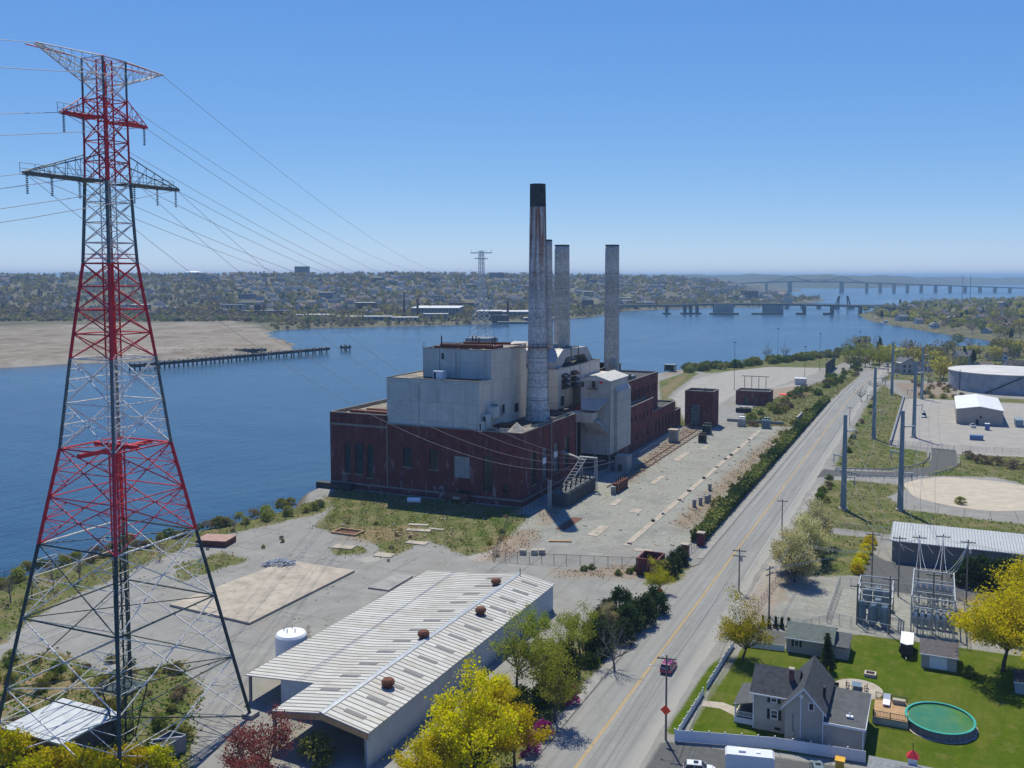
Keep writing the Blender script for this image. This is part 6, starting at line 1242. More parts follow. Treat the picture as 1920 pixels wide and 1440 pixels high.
for a, b in CS: MB().box(x+a*.7-.04,x+a*.7+.04,y+b*.9-.04,y+b*.9+.04,0,.7).build('leg', M['dark_metal'], tb2)
for i, (dx, dy, rz) in enumerate(((-1.5,-.5,90),(-1.5,.6,90),(1.5,-.5,-90),(1.5,.6,-90))):
    c = thing('patio_chair', 'brown patio chair drawn up to the dark glass table', 'chair', x+dx, y+dy, 0, rad(rz), 'chairs at the patio table', True); MB().box(-.26,.26,-.26,.26,.4,.47).build('seat', M['wood'], c); MB().box(-.26,.26,.22 if rz > 0 else .22,.28,.47,1.0).build('backrest', M['wood'], c)
    for a, b in CS: MB().box(a*.22-.03,a*.22+.03,b*.22-.03,b*.22+.03,0,.4).build('leg', M['wood'], c)
bn = thing('garden_bench', 'dark garden bench at the edge of the round patio', 'bench', 104.4, -94.5, 0); MB().box(103.4,105.4,-94.8,-94.2,.42,.5).build('seat', M['dark_metal'], bn); MB().box(103.4,105.4,-94.25,-94.17,.5,1.0).build('backrest', M['dark_metal'], bn)
for xx in (103.5,105.3): MB().box(xx-.05,xx+.05,-94.8,-94.2,0,.42).build('leg', M['dark_metal'], bn)
fp = thing('fire_pit', 'square block fire pit with ash in the lawn', 'fire pit', 110.1, -86.6, 0)
for a in ((109.1,111.1,-87.5,-87.2),(109.1,111.1,-86.0,-85.7),(109.1,109.4,-87.2,-86.0),(110.8,111.1,-87.2,-86.0)): MB().box(*a,0,.6).build('block_wall', M['concrete'], fp)
MB().box(109.4,110.8,-87.2,-86,0,.3).build('ash', M['rust'], fp)
# white vinyl fence round the house
def vinyl(pts, label, h=1.75):
    t = thing('vinyl_fence', label, 'fence', pts[0][0], pts[0][1], 0)
    for a, b in zip(pts, pts[1:]):
        L_ = math.dist(a,b); n = max(1, round(L_/2.4)); ang = math.atan2(b[1]-a[1], b[0]-a[0])
        for i in range(n):
            p = (a[0]+(b[0]-a[0])*(i+.5)/n, a[1]+(b[1]-a[1])*(i+.5)/n); MB().rbox(p[0],p[1],.05,h,L_/n-.14,.06,ang).build('panel', M['vinyl'], t)
            p = (a[0]+(b[0]-a[0])*i/n, a[1]+(b[1]-a[1])*i/n); o = MB().rbox(p[0],p[1],0,h+.12,.14,.14,ang).build('post', M['vinyl'], t); MB().rbox(p[0],p[1],h+.12,h+.24,.2,.2,ang).build('cap', M['vinyl'], o)
M['vinyl'] = plain('white_vinyl', (.66,.69,.73), .45, 0, .05)
vinyl([(84.8,-83.4),(84.3,-104)], 'low white vinyl fence between the lawn and the road, north of the path', 1.2); vinyl([(84.25,-106.5),(83.9,-123.9)], 'low white vinyl fence between the path gap and the fence corner', 1.2)
vinyl([(83.9,-123.9),(88.9,-122.6),(98.5,-120.1),(111.6,-118.9)], 'tall white vinyl fence behind the house and the parked vehicles', 1.85); vinyl([(86.5,-82.3),(94.3,-81.6)], 'short white vinyl fence from the lawn corner to the grey garage', 1.2)
# road signs
def diamond(label, x, y, z, s, post=True):
    t = thing('road_sign', label, 'road sign', x, y, 0); MB().extr_y([(x,z-s),(x+s,z),(x,z+s),(x-s,z)], y-.03, y+.03).build('panel', M['orange_sign'], t)
    if post: MB().box(x-.05,x+.05,y+.04,y+.12,0,z+s*.6).build('post', M['galv'], t)
    else: MB().box(x-.1,x+.1,y+.03,y+.22,z-.2,z+.2).build('bracket', M['galv'], t)
diamond('blank orange red diamond road sign on a post by the evergreen bushes', 64.9, -65.4, 2.7, .75); diamond('blank orange red diamond road sign fixed to the roadside lamp pole', 82.5, -124.3, 4.9, .85, False)
# things cut by the bottom edge
rv = thing('camper_van', 'long white camper roof outside the white fence', 'camper', 96.2, -128.3, 0, rad(12), local=True)
m = MB(); m.extr_y([(-3.4,.6),(3.4,.6),(3.5,2.8),(3.2,3.05),(-3.2,3.05),(-3.5,2.8)], -1.2, 1.2); m.build('body', M['p_white'], rv); o = MB().box(-1.6,-.6,-.4,.4,3.05,3.35).build('roof_unit', M['white'], rv); MB().box(.9,1.5,-.3,.3,3.05,3.2).build('roof_hatch', M['white'], rv); MB().box(-2.6,-1.2,1.2,1.23,1.6,2.3).build('window', M['car_glass'], rv); MB().box(.6,1.8,1.2,1.23,1.6,2.3).build('window', M['car_glass'], rv)
for xx in (-2.2,2.2):
    for s in (-1.05,1.05): MB().tube((xx,s-.12,.38),(xx,s+.12,.38),.38,.38,12).build('wheel', M['tyre'], rv)
yb = thing('yellow_cart', 'small yellow box standing by the blue grey car at the fence', 'box', 108.2, -122.2, 0); MB().box(107.6,108.8,-122.9,-121.6,.2,1.5).build('body', M['p_yel'], yb); MB().box(107.5,108.9,-123,-121.5,1.5,1.62).build('lid', M['p_yel'], yb)
nh = thing('neighbour_house', 'grey shingle hip roof with a red capped cupola at the white fence', 'house', 118, -128, 0); MB().box(112.6,125,-134,-122.4,0,2.8).build('wall', M['clap'], nh); m = MB(); m.add([(112.1,-134.5,2.8),(125.5,-134.5,2.8),(125.5,-121.9,2.8),(112.1,-121.9,2.8),(116.5,-128.2,5.4),(121,-128.2,5.4)],[(0,1,5,4),(1,2,5),(2,3,4,5),(3,0,4)]); m.build('roof', M['shingle_l'], nh)
m = MB().box(117.4,118.6,-125.2,-124,3.6,5.2).build('cupola', M['trim'], nh); MB().add([(117.2,-125.4,5.2),(118.8,-125.4,5.2),(118.8,-123.8,5.2),(117.2,-123.8,5.2),(118,-124.6,6.2)],[(0,1,4),(1,2,4),(2,3,4),(3,0,4)]).build('cupola_roof', M['red_paint'], nh); MB().tube((118,-124.6,6.1),(118,-124.6,7.2),.05).build('weathervane', M['dark_metal'], nh)
gabled('garden_shed', 'pale blue garden shed past the pool beyond the big yellow tree', 133.6, 138, -84, -79.5, 2.3, 3.3, plain('blue_wall',(.32,.40,.46),.7,0,.1), M['shingle'])
# ------------------------------------------------------------------ bridges and far shore buildings
M['bridge_green'] = plain('bridge_green', (.085,.145,.145), .7, 0, .2, .2); M['bridge_dark'] = plain('bridge_deck', (.07,.08,.085), .8, 0, .2, .1); M['pier_conc'] = plain('pier_concrete', (.26,.29,.27), .9, 0, .2, .05)
def span(m, p, q, w, z0, z1, z0b=None, z1b=None):
    p, q = Vector(p), Vector(q); d = (q-p).normalized(); n_ = Vector((-d.y,d.x))*w/2; z0b = z0 if z0b is None else z0b; z1b = z1 if z1b is None else z1b
    m.add([(p.x-n_.x,p.y-n_.y,z0),(q.x-n_.x,q.y-n_.y,z0b),(q.x+n_.x,q.y+n_.y,z0b),(p.x+n_.x,p.y+n_.y,z0),(p.x-n_.x,p.y-n_.y,z1),(q.x-n_.x,q.y-n_.y,z1b),(q.x+n_.x,q.y+n_.y,z1b),(p.x+n_.x,p.y+n_.y,z1)],[(3,2,1,0),(4,5,6,7),(0,1,5,4),(1,2,6,5),(2,3,7,6),(3,0,4,7)])
nb_ = thing('road_bridge', 'low green road bridge on heavy piers crossing the river', 'bridge', *DP(1400,1850), WATER_Z)
NB = [(1120,2050,9),(1165,1960,11),(1240,1860,14.5),(1330,1860,17),(1450,1850,17.5),(1560,1840,15.5),(1640,1830,12.5),(1700,1830,9)]
for a, b in zip(NB, NB[1:]):
    p, q = DP(a[0],a[1]), DP(b[0],b[1]); m = MB(); span(m,p,q,16,a[2]-3.2,a[2],b[2]-3.2,b[2]); m.build('girder', M['bridge_green'], nb_); m = MB(); span(m,p,q,18,a[2]+.05,a[2]+.4,b[2]+.05,b[2]+.4); m.build('deck', M['bridge_dark'], nb_)
    m = MB()
    for s in (-8.8,8.8):
        d = (Vector(q)-Vector(p)).normalized(); n_ = Vector((-d.y,d.x))*s; m.tube((p[0]+n_.x,p[1]+n_.y,a[2]+1.6),(q[0]+n_.x,q[1]+n_.y,b[2]+1.6),.35,.35,4)
    m.build('parapet', M['bridge_green'], nb_)
def boxat(par, name, px, D, wx, wy, z0, z1, mat): x, y = DP(px, D); return MB().rbox(x,y,z0,z1,wx,wy,YAW).build(name, M[mat], par)
for px in (1356,1449): boxat(nb_,'main_pier',px,1850,38,17,-6,15,'pier_conc'); boxat(nb_,'pier_fender',px-(14 if px > 1400 else 0)+2,1828,56,10,-6,0,'bridge_dark')
for px in (1250,1284,1295,1307): boxat(nb_,'pier',px,1860,5,12,-6,12.5,'bridge_green'); boxat(nb_,'pier_fender',px,1846,16,12,-6,-.5,'bridge_dark')
for px in (1508,1560,1613): boxat(nb_,'pier',px,1840,4.5,12,-6,12.5,'bridge_green')
for px in (1500,1551): boxat(nb_,'pier_fender',px,1822,14,12,-6,.5,'bridge_dark')
ob_ = thing('drawbridge', 'old low drawbridge with two raised dark lifting frames behind the road bridge', 'bridge', *DP(1520,2150), WATER_Z)
m = MB(); span(m, DP(1450,2180), DP(1565,2150), 10, 4, 6.5); m.build('girder', M['bridge_dark'], ob_); m = MB(); span(m, DP(1595,2150), DP(1680,2140), 10, 4, 6.5); m.build('girder', M['bridge_dark'], ob_)
for px, s in ((1567,1),(1594,-1)):
    x, y = DP(px,2150); x2, y2 = DP(px+s*5,2150); m = MB()
    for d in (-5,5): m.tube((x,y+d,5),(x2,y2+d,26),1.1,1.1,4); m.tube((x2,y2+d,5),(x2+s*1.5,y2+d,27),1.1,1.1,4)
    m.tube((x2,y2-5,26),(x2,y2+5,26),1,1,4); m.build('lifting_frame', M['bridge_dark'], ob_); boxat(ob_,'pier',px,2150,14,14,-6,4.5,'pier_conc')
for px in (1475,1505,1535,1625,1655): boxat(ob_,'pier',px,2160,8,9,-6,4.2,'pier_conc')
fb_ = thing('high_bridge', 'long high level truss bridge far down the bay', 'bridge', *DP(1600,4400), WATER_Z)
FB = [(1290,4500,24),(1345,4500,33),(1420,4450,44),(1480,4400,49),(1577,4400,47),(1700,4350,37),(1800,4300,29),(1920,4250,20),(2050,4200,15)]
for a, b in zip(FB, FB[1:]): m = MB(); span(m, DP(a[0],a[1]), DP(b[0],b[1]), 22, a[2]-5, a[2], b[2]-5, b[2]); m.build('deck', M['bridge_dark'], fb_)
def zdeck(px): return float(np.interp(px,[a[0] for a in FB],[a[2] for a in FB]))
for px in (1436,1480,1577,1624,1649,1675,1700,1726,1753,1780,1808,1836,1864,1892): boxat(fb_,'pier',px,4400 if px < 1640 else 4320,16 if px in (1480,1577) else 9,18,-6,zdeck(px)-4.5,'bridge_green')
for c in (1480,1577):
    m = MB(); pts = [(c-40,1),(c-22,9),(c,26),(c+22,9),(c+40,1)]
    for (a, za), (b, zb) in zip(pts, pts[1:]): m.tube((*DP(a,4400),zdeck(a)+za),(*DP(b,4400),zdeck(b)+zb),1.7,1.7,4)
    for k in range(-7,8): a = c+k*5; h = float(np.interp(a,[p[0] for p in pts],[p[1] for p in pts])); m.tube((*DP(a,4400),zdeck(a)),(*DP(a,4400),zdeck(a)+h),.8,.8,4); m.tube((*DP(a,4400),zdeck(a)),(*DP(a+5,4400),zdeck(a)+float(np.interp(a+5,[p[0] for p in pts],[p[1] for p in pts]))),.6,.6,4)
    m.build('truss', M['bridge_green'], fb_)
m = MB(); m.tube((*DP(1502,4400),zdeck(1502)+8),(*DP(1555,4400),zdeck(1555)+8),1.4,1.4,4)
for a in range(1502,1556,6): m.tube((*DP(a,4400),zdeck(a)),(*DP(a+3,4400),zdeck(a)+8),.7,.7,4); m.tube((*DP(a+3,4400),zdeck(a)+8),(*DP(a+6,4400),zdeck(a)),.7,.7,4)
m.build('truss', M['bridge_green'], fb_)
for px in (1803, 1818):
    x, y = DP(px,2900); t = thing('radio_mast', 'thin far radio mast rising over the bay', 'mast', x, y, WATER_Z, group='far masts'); MB().tube((x,y,-4),(x,y,78 if px < 1810 else 76),1.2,.7,6).build('mast', M['grey_metal'], t); MB().box(x-3,x+3,y-3,y+3,-6,0).build('base', M['pier_conc'], t)
def whz(px, D): p = DP(px, D); return p, float(west_h([p])[0])
def far_block(name, label, px, D, wx, wy, h, mat, roof='roof_tar', nwin=0, cat='building', z=None, floors=2):
    p, zz = whz(px, D); zz = zz if z is None else z
    t = thing(name, label, cat, p[0], p[1], zz); MB().rbox(p[0],p[1],zz-6,zz+h,wx,wy,YAW).build('wall', M[mat], t); MB().rbox(p[0],p[1],zz+h,zz+h+.8,wx+1,wy+1,YAW).build('roof', M[roof], t)
    fx = C2P(0,-1); fx = (fx[0]-CAM[0], fx[1]-CAM[1]); rx = (cY, sY)
    for f in range(floors):
        for i in range(nwin):
            u = (-.5+(i+.5)/nwin)*wx; c = (p[0]+rx[0]*u+fx[0]*(wy/2+.1), p[1]+rx[1]*u+fx[1]*(wy/2+.1)); zc = zz+h*(f+.5)/floors; MB().rbox(c[0],c[1],zc-h/floors*.3,zc+h/floors*.3,wx/nwin*.55,.4,YAW).build('window', M['glass'], t)
    return t
M['mill_brick'] = plain('mill_brick', (.13,.05,.05), .9, 0, .3, .1); M['mill_grey'] = plain('mill_grey', (.19,.21,.22), .9, 0, .3, .1); M['flat_white'] = plain('flat_white_roof', (.62,.62,.60), .8, 0, .1, .1)
far_block('brick_mill', 'long low dark brick mill with a squat tower behind the sand flats', 498, 1620, 78, 26, 9, 'mill_brick', 'mill_grey', 14); far_block('mill_tower', 'square stair tower on the long dark brick mill', 483, 1622, 9, 9, 20, 'mill_brick', 'mill_grey', 2, floors=3)
far_block('flat_depot', 'low pale depot with a flat roof beside the brick mill', 596, 1560, 72, 30, 5.5, 'mill_grey', 'flat_white', 12, floors=1)
far_block('stone_mill', 'big grey stone mill with a broad white roof on the far shore', 822, 1690, 84, 120, 14, 'mill_grey', 'flat_white', 14); far_block('pink_store', 'low pink store in front of the grey stone mill', 817, 1530, 40, 18, 8, 'concrete', 'flat_white', 7)
far_block('brick_mill', 'dark brick waterfront mill with a flat pale roof near the far brick chimney', 918, 1530, 40, 50, 13, 'mill_brick', 'flat_white', 8); far_block('brick_mill', 'smaller dark brick mill beside the far brick chimney', 938, 1505, 26, 20, 10, 'mill_brick', 'mill_grey', 5)
far_block('white_warehouse', 'long white roofed warehouse on the far waterfront', 962, 1620, 90, 60, 9, 'mill_grey', 'flat_white', 12, floors=1); far_block('quay_shed', 'pale green quay shed along the far waterfront', 980, 1480, 80, 16, 5, 'bridge_green', 'mill_grey', 10, floors=1)
far_block('old_mill', 'long dark red mill half hidden by trees on the far slope', 870, 1900, 60, 20, 13, 'mill_brick', 'mill_brick', 10); far_block('brick_flats', 'red brick apartment block on the far slope between the grey stacks', 1102, 1990, 24, 16, 19, 'mill_brick', 'mill_grey', 5, floors=5)
far_block('tower_block', 'lone dark apartment tower on the far skyline', 568, 2950, 42, 26, 30, 'mill_grey', 'mill_grey', 6, floors=7); far_block('hospital_block', 'stepped grey block on the far skyline', 932, 2950, 46, 22, 18, 'mill_grey', 'mill_grey', 6, floors=3)
far_block('power_block', 'dark square industrial block near the far bridge', 1405, 2700, 40, 40, 27, 'bridge_dark', 'bridge_dark', 4, z=2); far_block('power_block', 'lower dark industrial block beside the far bridge', 1388, 2650, 34, 30, 15, 'bridge_dark', 'bridge_dark', 4, z=2)
random.seed(31)
for i in range(26):
    px = random.uniform(250,1330); st_ = float(np.interp(px,[500,1000,1250,1500],[1520,1800,2150,2600])); far_block('town_block', 'larger flat roofed block rising among the far hillside houses', px, st_+random.uniform(150,1300), random.uniform(22,46), random.uniform(18,30), random.uniform(8,15), random.choice(('mill_brick','mill_grey','concrete','concrete')), random.choice(('flat_white','mill_grey')), 5, floors=2)['group'] = 'larger blocks on the far hillside'
for px, D, w_, h_ in ((700,1480,60,6),(655,1500,46,5),(760,1470,40,5),(1010,1560,50,7),(1210,2150,42,10),(1170,2250,40,9)): far_block('depot_building', 'low pale industrial shed on the far shore', px, D, w_, 20, h_, random.choice(('mill_grey','concrete')), 'flat_white', 6, floors=1)['group'] = 'pale sheds on the far shore'
for px, D, h in ((758,1640,42),(783,1590,36),(952,1510,34)):
    p, zz = whz(px,D); t = thing('brick_chimney', 'slender dark brick mill chimney on the far shore', 'chimney', p[0], p[1], zz, group='far mill chimneys'); MB().lathe(p[0],p[1],[(2.6,zz-3),(1.6,zz+h-1)],10).build('shaft', M['mill_brick'], t); MB().cyl(p[0],p[1],zz+h-1,zz+h,2.0,2.0,10).build('rim', M['mill_brick'], t)
p, zz = whz(364,2900); t = thing('water_tank', 'pale blue round water tank on the far skyline', 'tank', p[0], p[1], zz); M['pale_blue'] = plain('pale_blue', (.34,.45,.50), .6, 0, .1, .1); MB().lathe(p[0],p[1],[(26,zz-4),(26,zz+13)],24).build('shell', M['pale_blue'], t); MB().lathe(p[0],p[1],[(26.5,zz+13),(18,zz+16),(1,zz+17.5)],24).build('roof', M['white'], t)
p, zz = whz(1102,2900); t = thing('church_spire', 'pointed church spire on the far skyline', 'church', p[0], p[1], zz); MB().box(p[0]-4,p[0]+4,p[1]-4,p[1]+4,zz-4,zz+14).build('tower', M['mill_brick'], t); MB().lathe(p[0],p[1],[(4.5,zz+14),(.2,zz+34)],8).build('spire', M['bridge_dark'], t)
bt_ = G(1660,607,-3); yb_ = thing('motor_yacht', 'white motor yacht moored at the small docks', 'boat', bt_[0], bt_[1], WATER_Z)
m = MB(); c_ = [(-9,0),(-5,2.4),(8,2.4),(8.4,0),(8,-2.4),(-5,-2.4)]; m.prism([(bt_[0]+a,bt_[1]+b) for a,b in reversed(c_)],-3.6,-1.2); m.build('hull', M['white'], yb_); MB().box(bt_[0]-3,bt_[0]+5,bt_[1]-1.8,bt_[1]+1.8,-1.2,1.0).build('cabin', M['white'], yb_); MB().box(bt_[0]-1,bt_[0]+3.4,bt_[1]-1.5,bt_[1]+1.5,1.0,2.2).build('flybridge', M['white'], yb_); MB().box(bt_[0]-3.05,bt_[0]+4,bt_[1]-1.85,bt_[1]-1.8,-.6,.5).build('window', M['glass'], yb_)
for i, px in enumerate((1690,1722,1745,1768)):
    x, y = G(px,612+(px-1690)*.13,-3); t = thing('small_dock', 'small timber dock on the residential shore', 'dock', x, y, WATER_Z, group='small docks'); MB().rbox(x,y,-2.3,-2.0,26,2.4,.7).build('deck', M['wood'], t)
    for k in range(5): MB().cyl(x-10+k*5,y-8.5+k*4.2,-6,.6,.35,.35,6).build('pile', M['wood'], t)
# ------------------------------------------------------------------ vegetation
for k_, a_, b_, t_, v_ in (('yellow',(.50,.45,.008),(.68,.56,.015),.5,.5),('spring',(.20,.25,.028),(.37,.38,.065),.5,.6),('blossom',(.40,.37,.15),(.62,.57,.32),.45,.7),('green',(.075,.12,.026),(.16,.21,.045),.45,.7),('dark',(.028,.05,.018),(.07,.10,.035),.3,.8),
    ('maroon',(.17,.032,.034),(.33,.10,.085),.4,.8),('lime',(.34,.34,.02),(.52,.47,.05),.5,.6),('pink',(.36,.03,.17),(.50,.10,.31),.4,1),('olive',(.20,.22,.055),(.33,.31,.085),.45,.6),('brown',(.16,.12,.08),(.28,.21,.135),.3,.6)): M['lf_'+k_] = leaf_mat('leaf_'+k_, a_, b_, t_, v_)
def card_mesh(name, C, size, rng, mat, asp=1.0, upb=0.0):
    C = np.asarray(C, float); n = len(C); a = rng.normal(size=(n,3)); a[:,2] *= (1-upb); a /= np.linalg.norm(a,axis=1)[:,None]; b = np.cross(a, rng.normal(size=(n,3))); b /= np.linalg.norm(b,axis=1)[:,None]
    s = size*rng.uniform(.6,1.35,n)[:,None]*.5; a = a*s; b = b*s*asp; V = np.stack([C-a-b*.6, C+a*.3-b, C+a+b*.5, C-a*.4+b], 1).reshape(-1,3)
    me = bpy.data.meshes.new(name); me.vertices.add(4*n); me.vertices.foreach_set('co', V.ravel()); me.loops.add(4*n); me.loops.foreach_set('vertex_index', np.arange(4*n)); me.polygons.add(n); me.polygons.foreach_set('loop_start', np.arange(0,4*n,4)); me.polygons.foreach_set('loop_total', np.full(n,4)); me.update(calc_edges=True); me.materials.append(mat); return me
def mb_mesh(name, m, mat):
    me = bpy.data.meshes.new(name); me.from_pydata([tuple(v) for v in m.v], [], m.f); me.materials.append(mat); me.update(); return me
PROTO = {}
def gen_tree(key, seed, h, cr, th, nmain, leafn, lsize, leaf, bark='bark', sig=.55, twig=3, flat=1.0):
    rng = np.random.default_rng(seed); R = random.Random(seed); m = MB(); tips = []
    p = Vector((0,0,-.2)); pts = [p.copy()]; r0 = h*.021+.05
    d = Vector((R.uniform(-.08,.08),R.uniform(-.08,.08),1))
    for i in range(5): p = p + d.normalized()*(h*th/5); d += Vector((R.uniform(-.1,.1),R.uniform(-.1,.1),0)); pts.append(p.copy())
    for i in range(5): m.tube(pts[i], pts[i+1], r0*(1-.1*i), r0*(1-.1*(i+1)), 7, False)
    def grow(p, d, L_, r, lev):
        q = p; d = d.normalized(); n = 3
        for i in range(n):
            d2 = (d + Vector((R.uniform(-.22,.22),R.uniform(-.22,.22),R.uniform(-.08,.2)))).normalized(); q2 = q + d2*(L_/n); m.tube(q, q2, r*(1-.25*i), r*(1-.25*(i+1)), 4 if lev else 5, False)
            if lev > 0 and i > 0 or lev > 1:
                for k in range(2 if lev > 1 else twig-1):
                    a = Vector((R.uniform(-1,1),R.uniform(-1,1),R.uniform(-.25,.8))).normalized(); grow(q2, (d2*.75+a*.85), L_*R.uniform(.42,.62), r*.5*(1-.2*i), lev-1)
            if lev == 0 and i > 0: tips.append(q2)
            q, d = q2, d2
        tips.append(q)
    for k in range(nmain):
        a = 2*math.pi*(k+R.random()*.7)/nmain; f = R.uniform(.55,1.0); st = pts[2].lerp(pts[5], f) if k else pts[5]; el = R.uniform(.5,1.15)*flat
        dv = Vector((math.cos(a),math.sin(a),el)) if k else Vector((.1,.1,1)); L_ = cr*R.uniform(.62,.85) if k else (h*(1-th))*.72; grow(st, dv, L_, r0*.5, 2)
    T = np.array([tuple(t) for t in tips]); zt = T[:,2].max(); sc = (h-sig)/max(zt,1)
    cr_ = None
    if leafn:
        idx = rng.integers(0, len(T), leafn); C = T[idx] + rng.normal(0, sig, (leafn,3))*np.array([1,1,.8]); C = C[C[:,2] > h*.12]; cr_ = card_mesh(key+'_crown', C, lsize, rng, M[leaf])
    PROTO[key] = (mb_mesh(key+'_trunk', m, M[bark]), cr_)
def gen_dome(key, seed, h, r, n, lsize, leaf, cone=False, bark='bark', clumps=26, ground=.05):
    rng = np.random.default_rng(seed); m = MB()
    for k in range(5): a = k*1.26+rng.random(); m.tube((0,0,-.1),(r*.45*math.cos(a),r*.45*math.sin(a),h*.6),.05+h*.008,.02,4,False)
    m.tube((0,0,-.1),(0,0,h*.85),.05+h*.012,.02,5,False)
    cs = []
    for i in range(clumps):
        z = rng.random()**(1.3 if cone else .8); rr = (1-z)*r if cone else r*math.sqrt(max(0,1-z*z*.95)); a = rng.random()*6.283; q = rng.uniform(.55,1.0); cs.append((rr*q*math.cos(a), rr*q*math.sin(a), h*(ground+z*(1-ground)*.93)))
    cs = np.array(cs); C = cs[rng.integers(0,len(cs),n)] + rng.normal(0,1,(n,3))*np.array([r*.16,r*.16,h*.07]); C[:,2] = np.clip(C[:,2], .02, h*1.05)
    PROTO[key] = (mb_mesh(key+'_trunk', m, M[bark]), card_mesh(key+'_crown', C, lsize, rng, M[leaf]))
gen_tree('yellow1', 1, 12, 6, .32, 7, 12000, .25, 'lf_yellow'); gen_tree('yellow3', 31, 18, 8.5, .28, 9, 26000, .30, 'lf_yellow', sig=.85); gen_tree('yellow2', 2, 11, 5.5, .3, 6, 11000, .25, 'lf_yellow', sig=.6); gen_tree('spring1', 3, 12, 5, .38, 6, 4400, .23, 'lf_spring', sig=.5); gen_tree('spring2', 4, 11, 5, .35, 6, 5600, .23, 'lf_spring', sig=.6)
gen_tree('ygreen', 15, 11, 5.4, .26, 9, 10000, .22, 'lf_lime', sig=.6); gen_tree('bare1', 5, 10, 5, .28, 8, 0, .2, 'lf_brown', 'bark_grey', twig=4); gen_tree('bare2', 6, 11, 4.5, .33, 7, 260, .2, 'lf_brown', 'bark_grey', twig=4)
gen_tree('blossom1', 7, 8.5, 4.5, .22, 8, 13000, .23, 'lf_blossom', sig=.6); gen_tree('maroon', 8, 8, 5.2, .18, 9, 3600, .24, 'lf_maroon', sig=.45, twig=4); gen_tree('green1', 9, 11, 5.2, .28, 8, 7000, .36, 'lf_green', sig=.65)
gen_dome('shrub', 20, 2.6, 2.0, 1300, .26, 'lf_green'); gen_dome('shrub_olive', 21, 3.0, 2.3, 1400, .26, 'lf_olive'); gen_dome('shrub_y', 22, 4.2, 3.2, 2600, .30, 'lf_yellow', clumps=40); gen_dome('pink', 23, 3.0, 1.7, 1500, .24, 'lf_pink'); gen_dome('shrub_brown', 24, 2.2, 1.9, 900, .22, 'lf_brown')
gen_dome('ever', 25, 6.0, 2.9, 3600, .32, 'lf_dark', clumps=60); gen_dome('cypress', 26, 3.0, .75, 1000, .2, 'lf_dark', True, clumps=40); gen_dome('conifer', 27, 12, 3.4, 3200, .5, 'lf_dark', True, clumps=90, ground=.08); gen_dome('juniper', 28, 5.2, 1.2, 1900, .24, 'lf_dark', True, clumps=60)
def plant(key, x, y, s, label, group=None, name='tree', cat='tree', z=0.0, rot=None, sz=None):
    rot = random.random()*6.28 if rot is None else rot
    e = bpy.data.objects.new(name, None); COL.objects.link(e); e.location = (x,y,z); e.rotation_euler = (0,0,rot); e.scale = (s,s,sz or s); tag(e, label, cat, group)
    for me, nm_ in zip(PROTO[key], ('trunk','crown')):
        if me is not None: o = bpy.data.objects.new(nm_, me); COL.objects.link(o); o.parent = e
    return e
random.seed(21)
def PX(key, px, py, s, label, group=None, name='tree', cat='tree', **k): x, y = G(px, py); return plant(key, x, y, s, label, group, name, cat, **k)
# left verge of the road, beside the warehouse
PX('yellow1', 880, 1472, 1.22, 'big bright yellow green maple crowding the warehouse side', name='maple_tree', rot=.4); PX('yellow2', 965, 1440, .95, 'smaller bright yellow maple beside the purple shrub', name='maple_tree', rot=2); PX('yellow2', 800, 1500, .85, 'low yellow maple at the warehouse corner', name='maple_tree', rot=4)
PX('yellow1', 905, 1375, .62, 'thin yellow sapling close against the warehouse wall', name='maple_tree')
PX('spring1', 968, 1300, 1.0, 'tall light green spring tree with a bare forked trunk by the warehouse'); PX('spring2', 1018, 1318, 1.05, 'spreading light green tree with long bare limbs by the road verge'); PX('spring2', 1000, 1215, .72, 'light green tree at the far end of the warehouse wall'); PX('spring1', 1062, 1262, .8, 'pale green leaning tree between the warehouse and the bare tree')
PX('spring2', 1088, 1230, .85, 'light green tree beside the far end of the warehouse yard'); PX('blossom1', 1140, 1185, .62, 'small cream blossoming tree behind the leafless roadside tree', name='blossom_tree'); PX('spring1', 1040, 1355, .9, 'pale green tree between the magenta shrub and the yellow maple'); PX('yellow2', 930, 1345, .7, 'upright yellow sapling behind the big maple', name='maple_tree')
PX('bare1', 1152, 1256, .98, 'grey leafless tree casting its shadow on the road', name='bare_tree'); PX('bare2', 1128, 1225, .75, 'smaller leafless tree behind the grey roadside one', name='bare_tree')
for i, (px, py, s, k) in enumerate(((1180,1185,1.0,'ever'),(1205,1170,1.05,'ever'),(1228,1150,.95,'ever'),(1168,1205,.8,'ever'))): PX(k, px, py, s, 'dark evergreen bush in the clump behind the orange diamond sign', 'evergreen clump', 'evergreen_bush', 'bush')
PX('ygreen', 1234, 1112, .62, 'slim yellow green tree in front of the ruined gatehouse', name='young_tree'); PX('shrub_olive', 1246, 1080, 1.3, 'grey green shrub growing out of the ruined gatehouse', name='shrub', cat='shrub')
for px, py in ((1262,1068),(1275,1058),(1255,1080)): PX('ever', px, py, .72, 'dark evergreen bush beside the gate pier', 'evergreens by the gate', 'evergreen_bush', 'bush')
PX('pink', 1064, 1318, 1.15, 'bright magenta flowering shrub on the road verge', name='flowering_shrub', cat='shrub'); PX('pink', 1018, 1382, .9, 'dark pink flowering shrub deep in the verge thicket', name='flowering_shrub', cat='shrub'); PX('pink', 992, 1412, 1.0, 'purple flowering shrub below the yellow maple', name='flowering_shrub', cat='shrub')
for i in range(26):
    y = -152+i*3.1; plant(random.choice(('shrub','shrub','shrub_olive','ever')), random.uniform(57.5,62.5), y, random.uniform(.7,1.15), 'dense green shrub in the thicket along the road verge', 'verge thicket', 'shrub', 'shrub')
for px, py in ((1095,1070),(1110,1067),(1180,1075),(1192,1070),(1160,1078)): PX('shrub', px, py, .5, 'small green weed bush outside the yard fence', 'weeds outside the yard fence', 'weed_bush', 'shrub')
